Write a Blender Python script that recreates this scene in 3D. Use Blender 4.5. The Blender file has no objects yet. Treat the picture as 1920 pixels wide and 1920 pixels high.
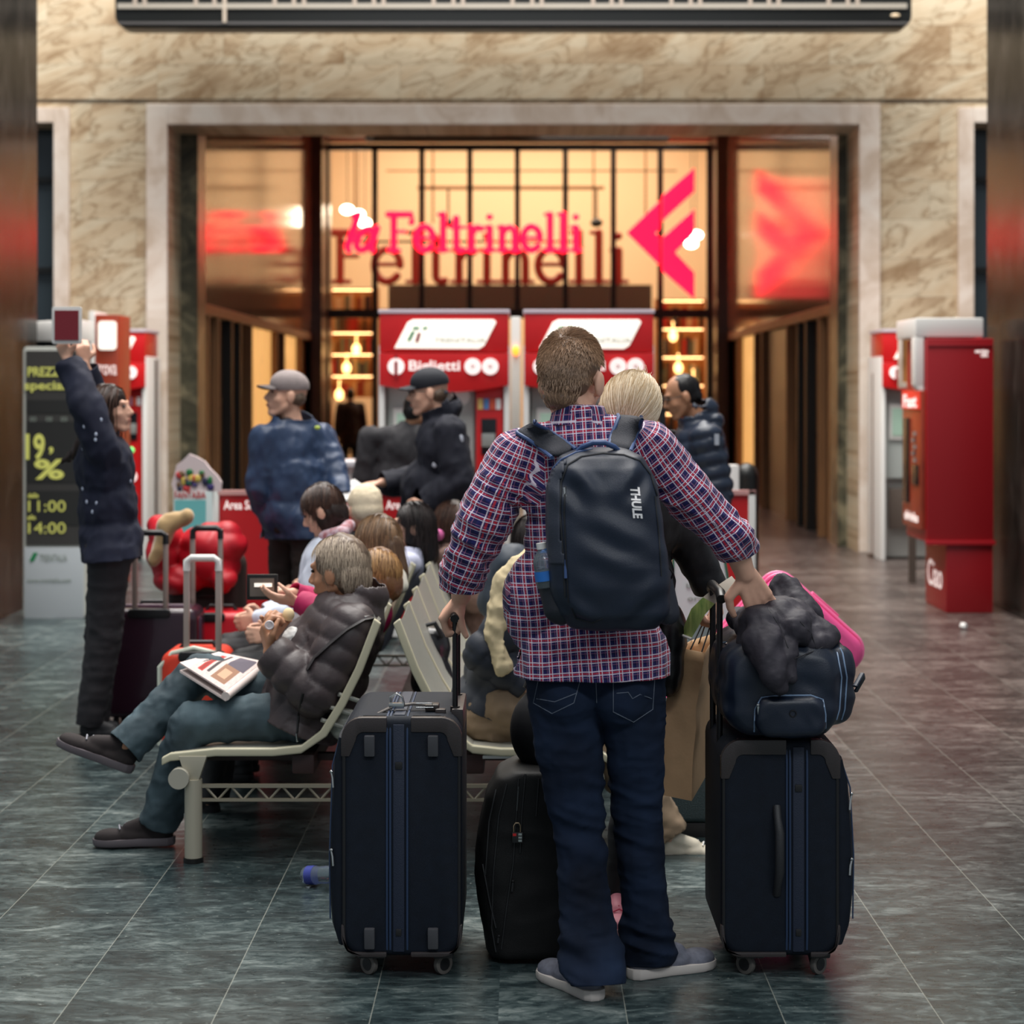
import bpy, bmesh, math, random
import numpy as np
from mathutils import Vector, Matrix, Euler
from mathutils.bvhtree import BVHTree
SC = bpy.context.scene
COL = SC.collection
PI = math.pi
rnd = random.Random(7)
# ---------------------------------------------------------------- camera
FPX, CX, CY, EYE = 3600.0, 977.0, 735.0, 1.65
cam = bpy.data.cameras.new('camera'); camo = bpy.data.objects.new('camera', cam); COL.objects.link(camo)
camo.location = (0, 0, EYE); camo.rotation_euler = (PI/2, 0, 0)
cam.sensor_width = 36; cam.lens = FPX/1920*36
cam.shift_x = -(CX-960)/1920; cam.shift_y = -(960-CY)/1920
cam.clip_start = .1; cam.clip_end = 200
cam.dof.use_dof = True; cam.dof.focus_distance = 5.7; cam.dof.aperture_fstop = 3.2
SC.camera = camo
# ---------------------------------------------------------------- exposure, world, hall light
SC.view_settings.view_transform = 'Standard'; SC.view_settings.look = 'None'
SC.view_settings.gamma = 1; SC.view_settings.use_curve_mapping = False
SC.view_settings.exposure = 0.54
SC.render.film_transparent = False
w = bpy.data.worlds.new('hall_sky'); SC.world = w; w.use_nodes = True
w.node_tree.nodes['Background'].inputs[0].default_value = (0.74, 0.83, 0.92, 1)
w.node_tree.nodes['Background'].inputs[1].default_value = 0.24
def area(name, loc, size, energy, col=(1, 1, 1), rot=(0, 0, 0), sy=None):
    l = bpy.data.lights.new(name, 'AREA'); l.shape = 'RECTANGLE'; l.size = size; l.size_y = sy or size
    l.energy = energy; l.color = col
    o = bpy.data.objects.new(name, l); COL.objects.link(o); o.location = loc; o.rotation_euler = rot
    return o
area('skylight_hall', (-1, 9, 12.5), 9, 1700, (1, .97, .93), sy=14)
area('facade_fill', (0, 15.5, 11.5), 12, 1700, (1, .96, .90), rot=(.35, 0, 0), sy=4)  # extra overhead area light added to brighten the marble facade
area('skylight_rear', (3, -3.5, 9), 8, 1400, (.93, .97, 1), rot=(-.55, .2, 0), sy=5)
area('shop_ceiling_light', (0, 37.5, 7.8), 7, 540, (1, .85, .68), sy=6)

# ---------------------------------------------------------------- helpers
def P(px, py, Y):
    return Vector(((px-CX)*Y/FPX, Y, EYE-(py-CY)*Y/FPX))
def lin(c):
    return tuple(((x/255)/12.92 if x/255 <= .04045 else ((x/255+.055)/1.055)**2.4) for x in c)
def V(*a): return Vector(a)
def mat(name, col, rough=.6, metal=0., var=0., vs=6., bump=0., bs=60., coat=0., emit=None, es=0., stretch=(1, 1, 1), col2=None, spec=.5, trans=0., sheen=0., alpha=1., coord='Object'):
    m = bpy.data.materials.new(name); m.use_nodes = True; nt = m.node_tree; b = nt.nodes['Principled BSDF']
    c = lin(col)
    b.inputs['Base Color'].default_value = (*c, 1); b.inputs['Roughness'].default_value = rough
    b.inputs['Metallic'].default_value = metal; b.inputs['Coat Weight'].default_value = coat
    b.inputs['Specular IOR Level'].default_value = spec; b.inputs['Transmission Weight'].default_value = trans
    b.inputs['Sheen Weight'].default_value = sheen; b.inputs['Alpha'].default_value = alpha
    if emit is not None:
        b.inputs['Emission Color'].default_value = (*lin(emit), 1); b.inputs['Emission Strength'].default_value = es
    if var or bump or col2:
        tc = nt.nodes.new('ShaderNodeTexCoord'); mp = nt.nodes.new('ShaderNodeMapping')
        nt.links.new(tc.outputs[coord], mp.inputs['Vector']); mp.inputs['Scale'].default_value = stretch
    if var or col2:
        n = nt.nodes.new('ShaderNodeTexNoise'); n.inputs['Scale'].default_value = vs; n.inputs['Detail'].default_value = 6
        nt.links.new(mp.outputs[0], n.inputs['Vector'])
        r = nt.nodes.new('ShaderNodeValToRGB'); r.color_ramp.elements[0].position = .3; r.color_ramp.elements[1].position = .7
        c2 = lin(col2) if col2 else tuple(min(1, x*(1+var)) for x in c)
        c1 = c if col2 else tuple(x*(1-var) for x in c)
        r.color_ramp.elements[0].color = (*c1, 1); r.color_ramp.elements[1].color = (*c2, 1)
        nt.links.new(n.outputs['Fac'], r.inputs[0]); nt.links.new(r.outputs[0], b.inputs['Base Color'])
    if bump:
        n2 = nt.nodes.new('ShaderNodeTexNoise'); n2.inputs['Scale'].default_value = bs; n2.inputs['Detail'].default_value = 4
        nt.links.new(mp.outputs[0], n2.inputs['Vector'])
        bp = nt.nodes.new('ShaderNodeBump'); bp.inputs['Strength'].default_value = bump; bp.inputs['Distance'].default_value = .004
        nt.links.new(n2.outputs['Fac'], bp.inputs['Height']); nt.links.new(bp.outputs[0], b.inputs['Normal'])
    return m

class MB:
    def __init__(s): s.v = []; s.f = []; s.m = []; s.mi = 0
    def add(s, vs, fs):
        o = len(s.v); s.v += [tuple(v) for v in vs]; s.f += [tuple(i+o for i in f) for f in fs]; s.m += [s.mi]*len(fs); return s
    def hexa(s, p):     # 8 corners: bottom loop then top loop
        return s.add(p, [(0, 3, 2, 1), (4, 5, 6, 7), (0, 1, 5, 4), (1, 2, 6, 5), (2, 3, 7, 6), (3, 0, 4, 7)])
    def box(s, x0, x1, y0, y1, z0, z1):
        return s.hexa([(x0, y0, z0), (x1, y0, z0), (x1, y1, z0), (x0, y1, z0), (x0, y0, z1), (x1, y0, z1), (x1, y1, z1), (x0, y1, z1)])
    def tube(s, pts, r, n=10, closed=False, flat=None):
        pts = [Vector(p) for p in pts]; k = len(pts); rr = r if isinstance(r, (list, tuple)) else [r]*k
        vs = []; up = None
        for i, p in enumerate(pts):
            a = pts[(i-1) % k] if (closed or i) else p; b = pts[(i+1) % k] if (closed or i < k-1) else p
            t = (b-a).normalized() if (b-a).length > 1e-9 else Vector((0, 0, 1))
            if up is None: up = Vector((0, 0, 1)) if abs(t.z) < .9 else Vector((0, 1, 0))
            x = t.cross(up)
            if x.length < 1e-5: x = t.cross(Vector((1, 0.1, 0)))
            x.normalize(); y = x.cross(t).normalized(); up = y
            for j in range(n):
                an = 2*PI*j/n; vs.append(p+x*math.cos(an)*rr[i]+y*math.sin(an)*rr[i]*(flat or 1))
        fs = []
        for i in range(k if closed else k-1):
            for j in range(n):
                a = i*n+j; b = i*n+(j+1) % n; c = ((i+1) % k)*n+(j+1) % n; d = ((i+1) % k)*n+j; fs.append((a, b, c, d))
        if not closed: fs.append(tuple(range(n))[::-1]); fs.append(tuple((k-1)*n+j for j in range(n)))
        return s.add(vs, fs)
    def cyl(s, a, b, r0, r1=None, n=20): return s.tube([a, b], [r0, r0 if r1 is None else r1], n)
    def ball(s, c, r, n=16, R=None):
        c = Vector(c); r = (r, r, r) if not hasattr(r, '__len__') else r
        v, f = sphere_np(n, n//2); v = v*np.array(r)
        if R is not None: v = v@np.array(R).T
        return s.add([tuple(x) for x in v+np.array(c)], f)
    def prism(s, loop, ax, d0, d1):    # loop: list of 2d, ax: axis extruded ('x','y','z')
        def mk(a, b, d): return {'x': (d, a, b), 'y': (a, d, b), 'z': (a, b, d)}[ax]
        n = len(loop); vs = [mk(a, b, d0) for a, b in loop]+[mk(a, b, d1) for a, b in loop]
        fs = [tuple(range(n)), tuple(range(2*n-1, n-1, -1))]+[(i, (i+1) % n+0, (i+1) % n+n, i+n)[::-1] for i in range(n)]
        return s.add(vs, fs)
    def ring(s, outer, inner, ax, d0, d1):   # frame between two loops with the same count
        def mk(a, b, d): return {'x': (d, a, b), 'y': (a, d, b), 'z': (a, b, d)}[ax]
        n = len(outer); vs = [mk(a, b, d) for d in (d0, d1) for L in (outer, inner) for a, b in L]; fs = []
        for i in range(n):
            j = (i+1) % n
            fs += [(i, j, n+j, n+i), (2*n+i, 3*n+i, 3*n+j, 2*n+j), (i, 2*n+i, 2*n+j, j), (n+i, n+j, 3*n+j, 3*n+i)]
        return s.add(vs, fs)
    def loft(s, rings):
        n = len(rings[0]); vs = [p for r in rings for p in r]; fs = []
        for i in range(len(rings)-1):
            for j in range(n): fs.append((i*n+j, i*n+(j+1) % n, (i+1)*n+(j+1) % n, (i+1)*n+j))
        fs.append(tuple(range(n))[::-1]); fs.append(tuple((len(rings)-1)*n+j for j in range(n)))
        return s.add(vs, fs)
_sph = {}
def sphere_np(n, k):
    if (n, k) in _sph: return _sph[(n, k)]
    vs = [(0, 0, -1)]
    for i in range(1, k):
        t = PI*i/k-PI/2
        for j in range(n): vs.append((math.cos(t)*math.cos(2*PI*j/n), math.cos(t)*math.sin(2*PI*j/n), math.sin(t)))
    vs.append((0, 0, 1)); fs = []
    for j in range(n): fs.append((0, 1+(j+1) % n, 1+j)); fs.append((len(vs)-1, 1+(k-2)*n+j, 1+(k-2)*n+(j+1) % n))
    for i in range(k-2):
        for j in range(n): a = 1+i*n+j; b = 1+i*n+(j+1) % n; fs.append((a, b, b+n, a+n))
    _sph[(n, k)] = (np.array(vs), fs); return _sph[(n, k)]
def rrect(x0, x1, z0, z1, r, n=6):
    out = []
    for cx, cz, a0 in ((x1-r, z1-r, 0), (x0+r, z1-r, 90), (x0+r, z0+r, 180), (x1-r, z0+r, 270)):
        for i in range(n+1):
            a = math.radians(a0+90*i/n); out.append((cx+r*math.cos(a), cz+r*math.sin(a)))
    return out
def origin(parent):
    o = Vector((0, 0, 0)); q = parent
    while q is not None: o += q.location; q = q.parent
    return o
def link_mesh(name, me, m, parent=None, loc=None):
    o = bpy.data.objects.new(name, me); COL.objects.link(o)
    if m is not None:
        for x in (m if isinstance(m, (list, tuple)) else [m]): me.materials.append(x)
    if parent is not None:
        L = origin(parent); me.transform(Matrix.Translation(-L)); o.parent = parent
    elif loc is not None:
        me.transform(Matrix.Translation(-Vector(loc))); o.location = loc
    return o
def put(name, mb, m, parent=None, bevel=0, smooth=35, loc=None, seg=2, sub=0):
    me = bpy.data.meshes.new(name); me.from_pydata(mb.v, [], mb.f); me.update()
    me.polygons.foreach_set('material_index', mb.m)
    bm = bmesh.new(); bm.from_mesh(me); bmesh.ops.recalc_face_normals(bm, faces=bm.faces)
    if bevel:
        es = [e for e in bm.edges if len(e.link_faces) == 2 and e.calc_face_angle(0) > .5]
        bmesh.ops.bevel(bm, geom=es, offset=bevel, segments=seg, affect='EDGES', profile=.6, clamp_overlap=True)
    bm.to_mesh(me); bm.free()
    if smooth: me.shade_smooth(); me.set_sharp_from_angle(angle=math.radians(smooth))
    o = link_mesh(name, me, m, parent, loc)
    if sub:
        md = o.modifiers.new('sub', 'SUBSURF'); md.levels = md.render_levels = sub
    return o
def tag(o, label=None, cat=None, group=None, kind=None):
    if label: o['label'] = label
    if cat: o['category'] = cat
    if group: o['group'] = group
    if kind: o['kind'] = kind
    return o
def thing(name, label, cat, loc, group=None):
    o = bpy.data.objects.new(name, None); COL.objects.link(o); o.location = loc; o.empty_display_size = .1
    return tag(o, label, cat, group)
def struct(name, mb, m, bevel=0, label=None, smooth=0):
    o = put(name, mb, m, None, bevel, smooth); o['kind'] = 'structure'
    if label: o['label'] = label
    return o
def text(s, width, center, m, parent, name='lettering', rot=(PI/2, 0, 0), bold=0., depth=.002, height=None):
    cu = bpy.data.curves.new('t', 'FONT'); cu.body = s; cu.size = 1; cu.align_x = 'CENTER'; cu.align_y = 'CENTER'; cu.offset = bold; cu.resolution_u = 3
    cu.extrude = .001
    o = bpy.data.objects.new('t', cu); COL.objects.link(o)
    dg = bpy.context.evaluated_depsgraph_get(); me = bpy.data.meshes.new_from_object(o.evaluated_get(dg))
    bpy.data.objects.remove(o); bpy.data.curves.remove(cu)
    n = len(me.vertices); co = np.empty(n*3); me.vertices.foreach_get('co', co); co = co.reshape(-1, 3)
    lo, hi = co.min(0), co.max(0); co -= (lo+hi)/2; k = width/(hi[0]-lo[0]); ky = k if height is None else height/(hi[1]-lo[1])
    co *= np.array([k, ky, depth/.002]); R = np.array(Euler(rot).to_matrix()); co = co@R.T+np.array(center)
    me.vertices.foreach_set('co', co.ravel()); me.update()
    me.materials.clear()
    return link_mesh(name, me, m, parent)
# value noise, vectorised
def _h(i, j, k, s):
    x = (i*374761393+j*668265263+k*2147483647+s*1274126177) & 0xffffffff
    x = ((x ^ (x >> 13))*1274126177) & 0xffffffff
    return ((x ^ (x >> 16)) & 0xffff)/65535.0
def vn(p, s=0):
    p = np.asarray(p, float); i = np.floor(p).astype(np.int64); f = p-i; f = f*f*(3-2*f); r = 0
    for a in (0, 1):
        for b in (0, 1):
            for c in (0, 1):
                wgt = (f[:, 0] if a else 1-f[:, 0])*(f[:, 1] if b else 1-f[:, 1])*(f[:, 2] if c else 1-f[:, 2])
                r = r+wgt*_h(i[:, 0]+a, i[:, 1]+b, i[:, 2]+c, s)
    return r*2-1
def fbm(p, s=0, o=3):
    r = 0; a = 1
    for k in range(o): r = r+a*vn(p*(2**k), s+k); a *= .5
    return r
def ridge(p, s=0): return 1-np.abs(vn(p, s))*2
def folds(co, amp, f=(14, 14, 6), s=0, warp=.5):
    q = co*np.array(f)+warp*np.stack([vn(co*7, s+5), vn(co*7, s+6), vn(co*7, s+7)], 1)
    return amp*(np.maximum(ridge(q, s), -.2)*.7+.5*vn(q*2.1, s+3))
# organic surface: union of tapered capsules / ellipsoids / boxes, voxel remeshed to one skin
def cap(a, b, r0, r1=None): return ('c', Vector(a), Vector(b), r0, r0 if r1 is None else r1)
def ell(c, r, R=None): return ('e', Vector(c), r, R)
def prim_mesh(pr, V_, F_):
    o = len(V_)
    if pr[0] == 'c':
        _, a, b, r0, r1 = pr; d = b-a; L = d.length
        if L < 1e-6: d = Vector((0, 0, 1)); L = 1e-6
        d = d/L; x = d.orthogonal().normalized(); y = d.cross(x); n = 14; rows = []
        for t in (-80, -50, -20, 0): rows.append((a+d*math.sin(math.radians(t))*r0, math.cos(math.radians(t))*r0))
        for t in (0, 20, 50, 80): rows.append((b+d*math.sin(math.radians(t))*r1, math.cos(math.radians(t))*r1))
        for c, r in rows:
            for j in range(n): V_.append(c+x*(r*math.cos(2*PI*j/n))+y*(r*math.sin(2*PI*j/n)))
        for i in range(len(rows)-1):
            for j in range(n): F_.append((o+i*n+j, o+i*n+(j+1) % n, o+(i+1)*n+(j+1) % n, o+(i+1)*n+j))
        F_.append(tuple(o+j for j in range(n))[::-1]); F_.append(tuple(o+(len(rows)-1)*n+j for j in range(n)))
    elif pr[0] == 'e':
        _, c, r, R = pr; r = (r, r, r) if not hasattr(r, '__len__') else r
        v, f = sphere_np(20, 12); v = v*np.array(r)
        if R is not None: v = v@np.array(R).T
        V_ += [tuple(q) for q in v+np.array(c)]; F_ += [tuple(i+o for i in g) for g in f]
    elif pr[0] == 'm':
        V_ += [tuple(q) for q in pr[1]]; F_ += [tuple(i+o for i in g) for g in pr[2]]
def blob(name, prims, m, parent=None, vox=.01, it=4, disp=None, cuts=(), uvf=None, loc=None, fac=.5):
    V_, F_ = [], []
    for p in prims: prim_mesh(p, V_, F_)
    me = bpy.data.meshes.new('tmp'); me.from_pydata([tuple(v) for v in V_], [], F_)
    t = bpy.data.objects.new('tmp', me); COL.objects.link(t)
    r = t.modifiers.new('r', 'REMESH'); r.mode = 'VOXEL'; r.voxel_size = vox
    s = t.modifiers.new('s', 'SMOOTH'); s.factor = fac; s.iterations = it
    dg = bpy.context.evaluated_depsgraph_get(); me2 = bpy.data.meshes.new_from_object(t.evaluated_get(dg))
    bpy.data.objects.remove(t); bpy.data.meshes.remove(me)
    n = len(me2.vertices)
    if disp is not None:
        co = np.empty(n*3); me2.vertices.foreach_get('co', co); co = co.reshape(-1, 3)
        no = np.array([tuple(v.vector) for v in me2.vertex_normals])
        co = co+no*np.asarray(disp(co, no)).reshape(-1, 1); me2.vertices.foreach_set('co', co.ravel()); me2.update()
    if cuts:
        bm = bmesh.new(); bm.from_mesh(me2)
        for p, nn, rad in cuts:
            p = Vector(p); vs = [v for v in bm.verts if (v.co-p).length < rad]; S = set(vs)
            fs = [f for f in bm.faces if all(v in S for v in f.verts)]
            es = list({e for f in fs for e in f.edges}); vv = list({v for f in fs for v in f.verts})
            bmesh.ops.bisect_plane(bm, geom=vv+es+fs, plane_co=p, plane_no=Vector(nn), clear_outer=True)
        bm.to_mesh(me2); bm.free()
    if uvf is not None: uvf(me2)
    me2.shade_smooth()
    me2.name = name
    return link_mesh(name, me2, m, parent, loc)
def along(co, bones):
    """nearest bone: index, metres along it, angle around it"""
    best = None
    for k, (a, b) in enumerate(bones):
        a = np.array(a); b = np.array(b); d = b-a; L = np.linalg.norm(d); d = d/L
        t = (co-a)@d; tc = np.clip(t, 0, L); q = co-a-np.outer(tc, d); dist = np.linalg.norm(q, axis=1)
        x = np.cross(d, [0, 1, 0.02]); x /= np.linalg.norm(x); y = np.cross(d, x)
        ang = np.arctan2(q@x, q@y)
        if best is None: best = [dist, np.zeros(len(co), int), t, ang]
        else:
            w_ = dist < best[0]; best[0] = np.where(w_, dist, best[0]); best[1] = np.where(w_, k, best[1]); best[2] = np.where(w_, t, best[2]); best[3] = np.where(w_, ang, best[3])
    return best[1], best[2], best[3]
def bvh(objs):
    vs, fs = [], []
    for o in objs:
        L = origin(o); off = len(vs); vs += [v.co+L for v in o.data.vertices]; fs += [tuple(i+off for i in p.vertices) for p in o.data.polygons]
    return BVHTree.FromPolygons(vs, fs)
def hit(T, px, py, lift=.002):
    d = (P(px, py, 5)-Vector((0, 0, EYE))).normalized(); r = T.ray_cast(Vector((0, 0, EYE)), d)
    return None if r[0] is None else r[0]-d*lift
def seam(T, pts, r, name, m, parent, lift=.001, n=6, step=10, flat=None, closed=False):
    """a raised line sewn onto a surface along a path"""
    out = []; pl = list(pts)
    for (a, b), (c, d) in zip(pl[:-1], pl[1:]):
        k = max(1, int(math.hypot(c-a, d-b)/step))
        for i in range(k): out.append((a+(c-a)*i/k, b+(d-b)*i/k))
    out.append(pl[-1]); q = [hit(T, x, y, lift) for x, y in out]; q = [x for x in q if x is not None]
    if len(q) < 2: return None
    q2 = [q[0]]
    for x in q[1:]:
        if (x-q2[-1]).length < .09: q2.append(x)
    if len(q2) < 2: return None
    mb = MB(); mb.tube(q2, r, n, flat=flat); return put(name, mb, m, parent)
# ---------------------------------------------------------------- stone materials
class NT:
    def __init__(s, name, rough=.5, spec=.5):
        s.m = bpy.data.materials.new(name); s.m.use_nodes = True; s.t = s.m.node_tree; s.b = s.t.nodes['Principled BSDF']
        s.b.inputs['Roughness'].default_value = rough; s.b.inputs['Specular IOR Level'].default_value = spec
    def n(s, ty, **k):
        x = s.t.nodes.new('ShaderNode'+ty)
        for a, b in k.items(): setattr(x, a, b)
        return x
    def l(s, a, b): s.t.links.new(a, b)
    def math(s, op, a, b=None, c=None):
        x = s.n('Math', operation=op)
        for i, q in enumerate((a, b, c)):
            if q is None: continue
            if isinstance(q, (int, float)): x.inputs[i].default_value = q
            else: s.l(q, x.inputs[i])
        return x.outputs[0]
    def vmath(s, op, a, b=None):
        x = s.n('VectorMath', operation=op)
        for i, q in enumerate((a, b)):
            if q is None: continue
            if isinstance(q, tuple): x.inputs[i].default_value = q
            else: s.l(q, x.inputs[i])
        return x.outputs[0]
    def ramp(s, fac, stops):
        r = s.n('ValToRGB'); e = r.color_ramp.elements
        while len(e) < len(stops): e.new(.5)
        for i, (p, c) in enumerate(stops): e[i].position = p; e[i].color = (*lin(c), 1) if hasattr(c, '__len__') else (c, c, c, 1)
        s.l(fac, r.inputs[0]); return r.outputs[0]
    def noise(s, vec, scale, detail=6, rough=.55, dist=0.):
        x = s.n('TexNoise'); x.inputs['Scale'].default_value = scale; x.inputs['Detail'].default_value = detail
        x.inputs['Roughness'].default_value = rough; x.inputs['Distortion'].default_value = dist; s.l(vec, x.inputs['Vector']); return x.outputs['Fac']
    def mix(s, f, a, b, mode='MIX'):
        x = s.n('Mix', data_type='RGBA', blend_type=mode)
        if isinstance(f, (int, float)): x.inputs[0].default_value = f
        else: s.l(f, x.inputs[0])
        for q, i in ((a, 6), (b, 7)):
            if isinstance(q, tuple): x.inputs[i].default_value = (*lin(q), 1)
            else: s.l(q, x.inputs[i])
        return x.outputs[2]
    def xyz(s):
        g = s.n('NewGeometry'); x = s.n('SeparateXYZ'); s.l(g.outputs['Position'], x.inputs[0]); return g.outputs['Position'], x.outputs
    def comb(s, *a):
        x = s.n('CombineXYZ')
        for i, q in enumerate(a):
            if isinstance(q, (int, float)): x.inputs[i].default_value = q
            else: s.l(q, x.inputs[i])
        return x.outputs[0]
def wall_marble():
    s = NT('cream_brown_marble', .42, .4); pos, (x, y, z) = s.xyz()
    zz = s.math('ADD', z, -4.63); row = s.math('FLOOR', s.math('DIVIDE', zz, .40))
    xo = s.math('MULTIPLY', row, .57); col = s.math('FLOOR', s.math('DIVIDE', s.math('ADD', x, xo), 1.25))
    wn = s.n('TexWhiteNoise', noise_dimensions='3D'); s.l(s.comb(col, row, 3), wn.inputs['Vector'])
    off = s.vmath('MULTIPLY', wn.outputs['Color'], (13., 0., 17.))
    sh = s.comb(s.math('ADD', x, s.math('MULTIPLY', z, -.55)), 0, s.math('ADD', s.math('MULTIPLY', z, 2.0), s.math('MULTIPLY', x, -.55)))
    v = s.vmath('ADD', sh, off)
    a = s.noise(v, 1.0, 7, .6, 1.1); b = s.noise(s.vmath('ADD', v, (7., 3., 1.)), 1.6, 5, .55, 1.6); c = s.noise(pos, 9, 5, .6, .5)
    base = s.ramp(a, [(.34, (152, 124, 94)), (.46, (198, 176, 146)), (.58, (214, 200, 174)), (.72, (182, 166, 140))])
    vein = s.ramp(s.math('ABSOLUTE', s.math('SUBTRACT', b, .5)), [(0., 1.), (.012, .55), (.045, 0.)])
    c1 = s.mix(s.math('MULTIPLY', vein, .7), base, (122, 88, 48))
    c2 = s.mix(s.math('MULTIPLY', c, .3), c1, (166, 150, 124))
    bv = s.math('MULTIPLY', wn.outputs['Value'], .16); c3 = s.mix(bv, c2, (140, 116, 84))
    fz = s.math('ABSOLUTE', s.math('SUBTRACT', s.math('FRACT', s.math('DIVIDE', zz, .40)), .5))
    fx = s.math('ABSOLUTE', s.math('SUBTRACT', s.math('FRACT', s.math('DIVIDE', s.math('ADD', x, xo), 1.25)), .5))
    j = s.math('MAXIMUM', s.math('GREATER_THAN', fz, .488), s.math('GREATER_THAN', fx, .497))
    s.l(s.mix(s.math('MULTIPLY', j, .30), c3, (96, 82, 66)), s.b.inputs['Base Color']); return s.m
def trim_marble():
    s = NT('pale_pink_marble', .4, .4); pos, _ = s.xyz()
    s.l(s.ramp(s.noise(pos, 2.3, 6, .6, .8), [(.35, (196, 176, 158)), (.5, (216, 200, 186)), (.65, (224, 212, 200))]), s.b.inputs['Base Color']); return s.m
def dark_stone(name, stops, scale, rough, st=(1, 1, 1), spec=.5):
    s = NT(name, rough, spec); pos, _ = s.xyz(); v = s.vmath('MULTIPLY', pos, st)
    s.l(s.ramp(s.noise(v, scale, 8, .65, .9), stops), s.b.inputs['Base Color']); return s.m
def floor_slate():
    s = NT('green_slate_floor', .25, .5); pos, (x, y, z) = s.xyz()
    left = s.math('LESS_THAN', x, -.06)
    xs = s.math('SUBTRACT', x, s.math('ADD', s.math('MULTIPLY', left, -.676), .279))
    q = s.math('DIVIDE', xs, .412); ix = s.math('FLOOR', s.math('ADD', q, s.math('MULTIPLY', left, -50)))
    dx = s.math('MULTIPLY', s.math('SUBTRACT', .5, s.math('ABSOLUTE', s.math('SUBTRACT', s.math('FRACT', q), .5))), .412)
    qy = s.math('DIVIDE', s.math('SUBTRACT', y, 5.31), .36); iy = s.math('FLOOR', qy)
    dy = s.math('MULTIPLY', s.math('SUBTRACT', .5, s.math('ABSOLUTE', s.math('SUBTRACT', s.math('FRACT', qy), .5))), .36)
    wn = s.n('TexWhiteNoise', noise_dimensions='3D'); s.l(s.comb(ix, iy, 1), wn.inputs['Vector'])
    off = s.vmath('MULTIPLY', wn.outputs['Color'], (9., 9., 0.))
    v = s.vmath('ADD', s.vmath('MULTIPLY', pos, (1., 2.1, 1.)), off)
    v0 = s.vmath('MULTIPLY', pos, (.9, 2.0, 1.))
    a = s.noise(v, 3.4, 10, .70, 1.3); b = s.noise(v, 16, 8, .7, .8); c = s.noise(v0, .9, 4, .5, .5)
    f = s.math('ADD', s.math('MULTIPLY', a, .55), s.math('ADD', s.math('MULTIPLY', b, .33), s.math('MULTIPLY', c, .24)))
    f = s.math('ADD', f, s.math('MULTIPLY', wn.outputs['Value'], .05))
    base = s.ramp(f, [(.46, (22, 31, 33)), (.55, (36, 48, 50)), (.61, (56, 69, 70)), (.68, (92, 103, 102)), (.78, (146, 152, 148))])
    sp = s.noise(v, 42, 3, .6, .2); base = s.mix(s.ramp(sp, [(.66, 0.), (.72, .6)]), base, (150, 158, 152))
    warm = s.ramp(s.math('MULTIPLY_ADD', x, .35, s.math('MULTIPLY', s.math('SUBTRACT', y, 9), .10)), [(.1, 0.), (.9, 1.)])  # browner to the right and far: warm reflections painted into the colour
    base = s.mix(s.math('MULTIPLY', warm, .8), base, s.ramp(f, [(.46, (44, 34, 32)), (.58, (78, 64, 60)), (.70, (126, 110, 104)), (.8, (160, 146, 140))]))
    jx = s.math('LESS_THAN', dx, .0016); jy = s.math('LESS_THAN', dy, .0009)
    base = s.mix(s.math('MULTIPLY', jx, .55), base, (150, 152, 142)); base = s.mix(s.math('MULTIPLY', jy, .5), base, (120, 126, 120))
    s.l(base, s.b.inputs['Base Color'])
    s.l(s.math('ADD', s.math('MULTIPLY', b, .34), .14), s.b.inputs['Roughness'])
    bp = s.n('Bump'); bp.inputs['Strength'].default_value = .25; bp.inputs['Distance'].default_value = .002
    s.l(f, bp.inputs['Height']); s.l(bp.outputs[0], s.b.inputs['Normal']); return s.m
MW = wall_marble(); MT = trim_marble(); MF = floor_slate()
MDG = dark_stone('dark_green_marble', [(.35, (42, 42, 34)), (.5, (72, 70, 56)), (.65, (120, 112, 90))], 3, .3)
MBR = dark_stone('polished_brown_marble', [(.3, (104, 74, 54)), (.5, (134, 98, 72)), (.7, (160, 122, 90))], 2.2, .11, (3, 3, .35), .7)
MCO = dark_stone('dark_column_marble', [(.3, (18, 17, 15)), (.48, (34, 31, 28)), (.62, (52, 47, 43)), (.75, (92, 84, 78))], 5, .2, (1, 1, .45), .12)
MJ = dark_stone('brown_pilaster_stone', [(.3, (70, 48, 36)), (.7, (98, 70, 52))], 3, .3)
MWOOD = mat('warm_wood_panel', (140, 98, 62), .45, var=.2, vs=3, stretch=(3, 3, .4))
BLACK = mat('black_metal', (18, 17, 16), .4); DKGREY = mat('dark_grey_panel', (78, 66, 58), .7)
WHITE = mat('white_enamel', (226, 224, 220), .4); LGREY = mat('light_grey_plastic', (160, 164, 162), .5)
RED = mat('kiosk_red', (200, 22, 26), .35, coat=.2); DRED = mat('deep_red_panel', (150, 16, 26), .4)
GLASS = mat('clear_pane', (255, 255, 255), .02, trans=1.)
GLASS.node_tree.nodes['Principled BSDF'].inputs['IOR'].default_value = 1.01
CREAM = mat('cream_shop_wall', (232, 204, 164), .7)
# ---------------------------------------------------------------- setting
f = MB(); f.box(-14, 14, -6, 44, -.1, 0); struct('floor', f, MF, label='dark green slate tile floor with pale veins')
YW = 19.8
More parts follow.
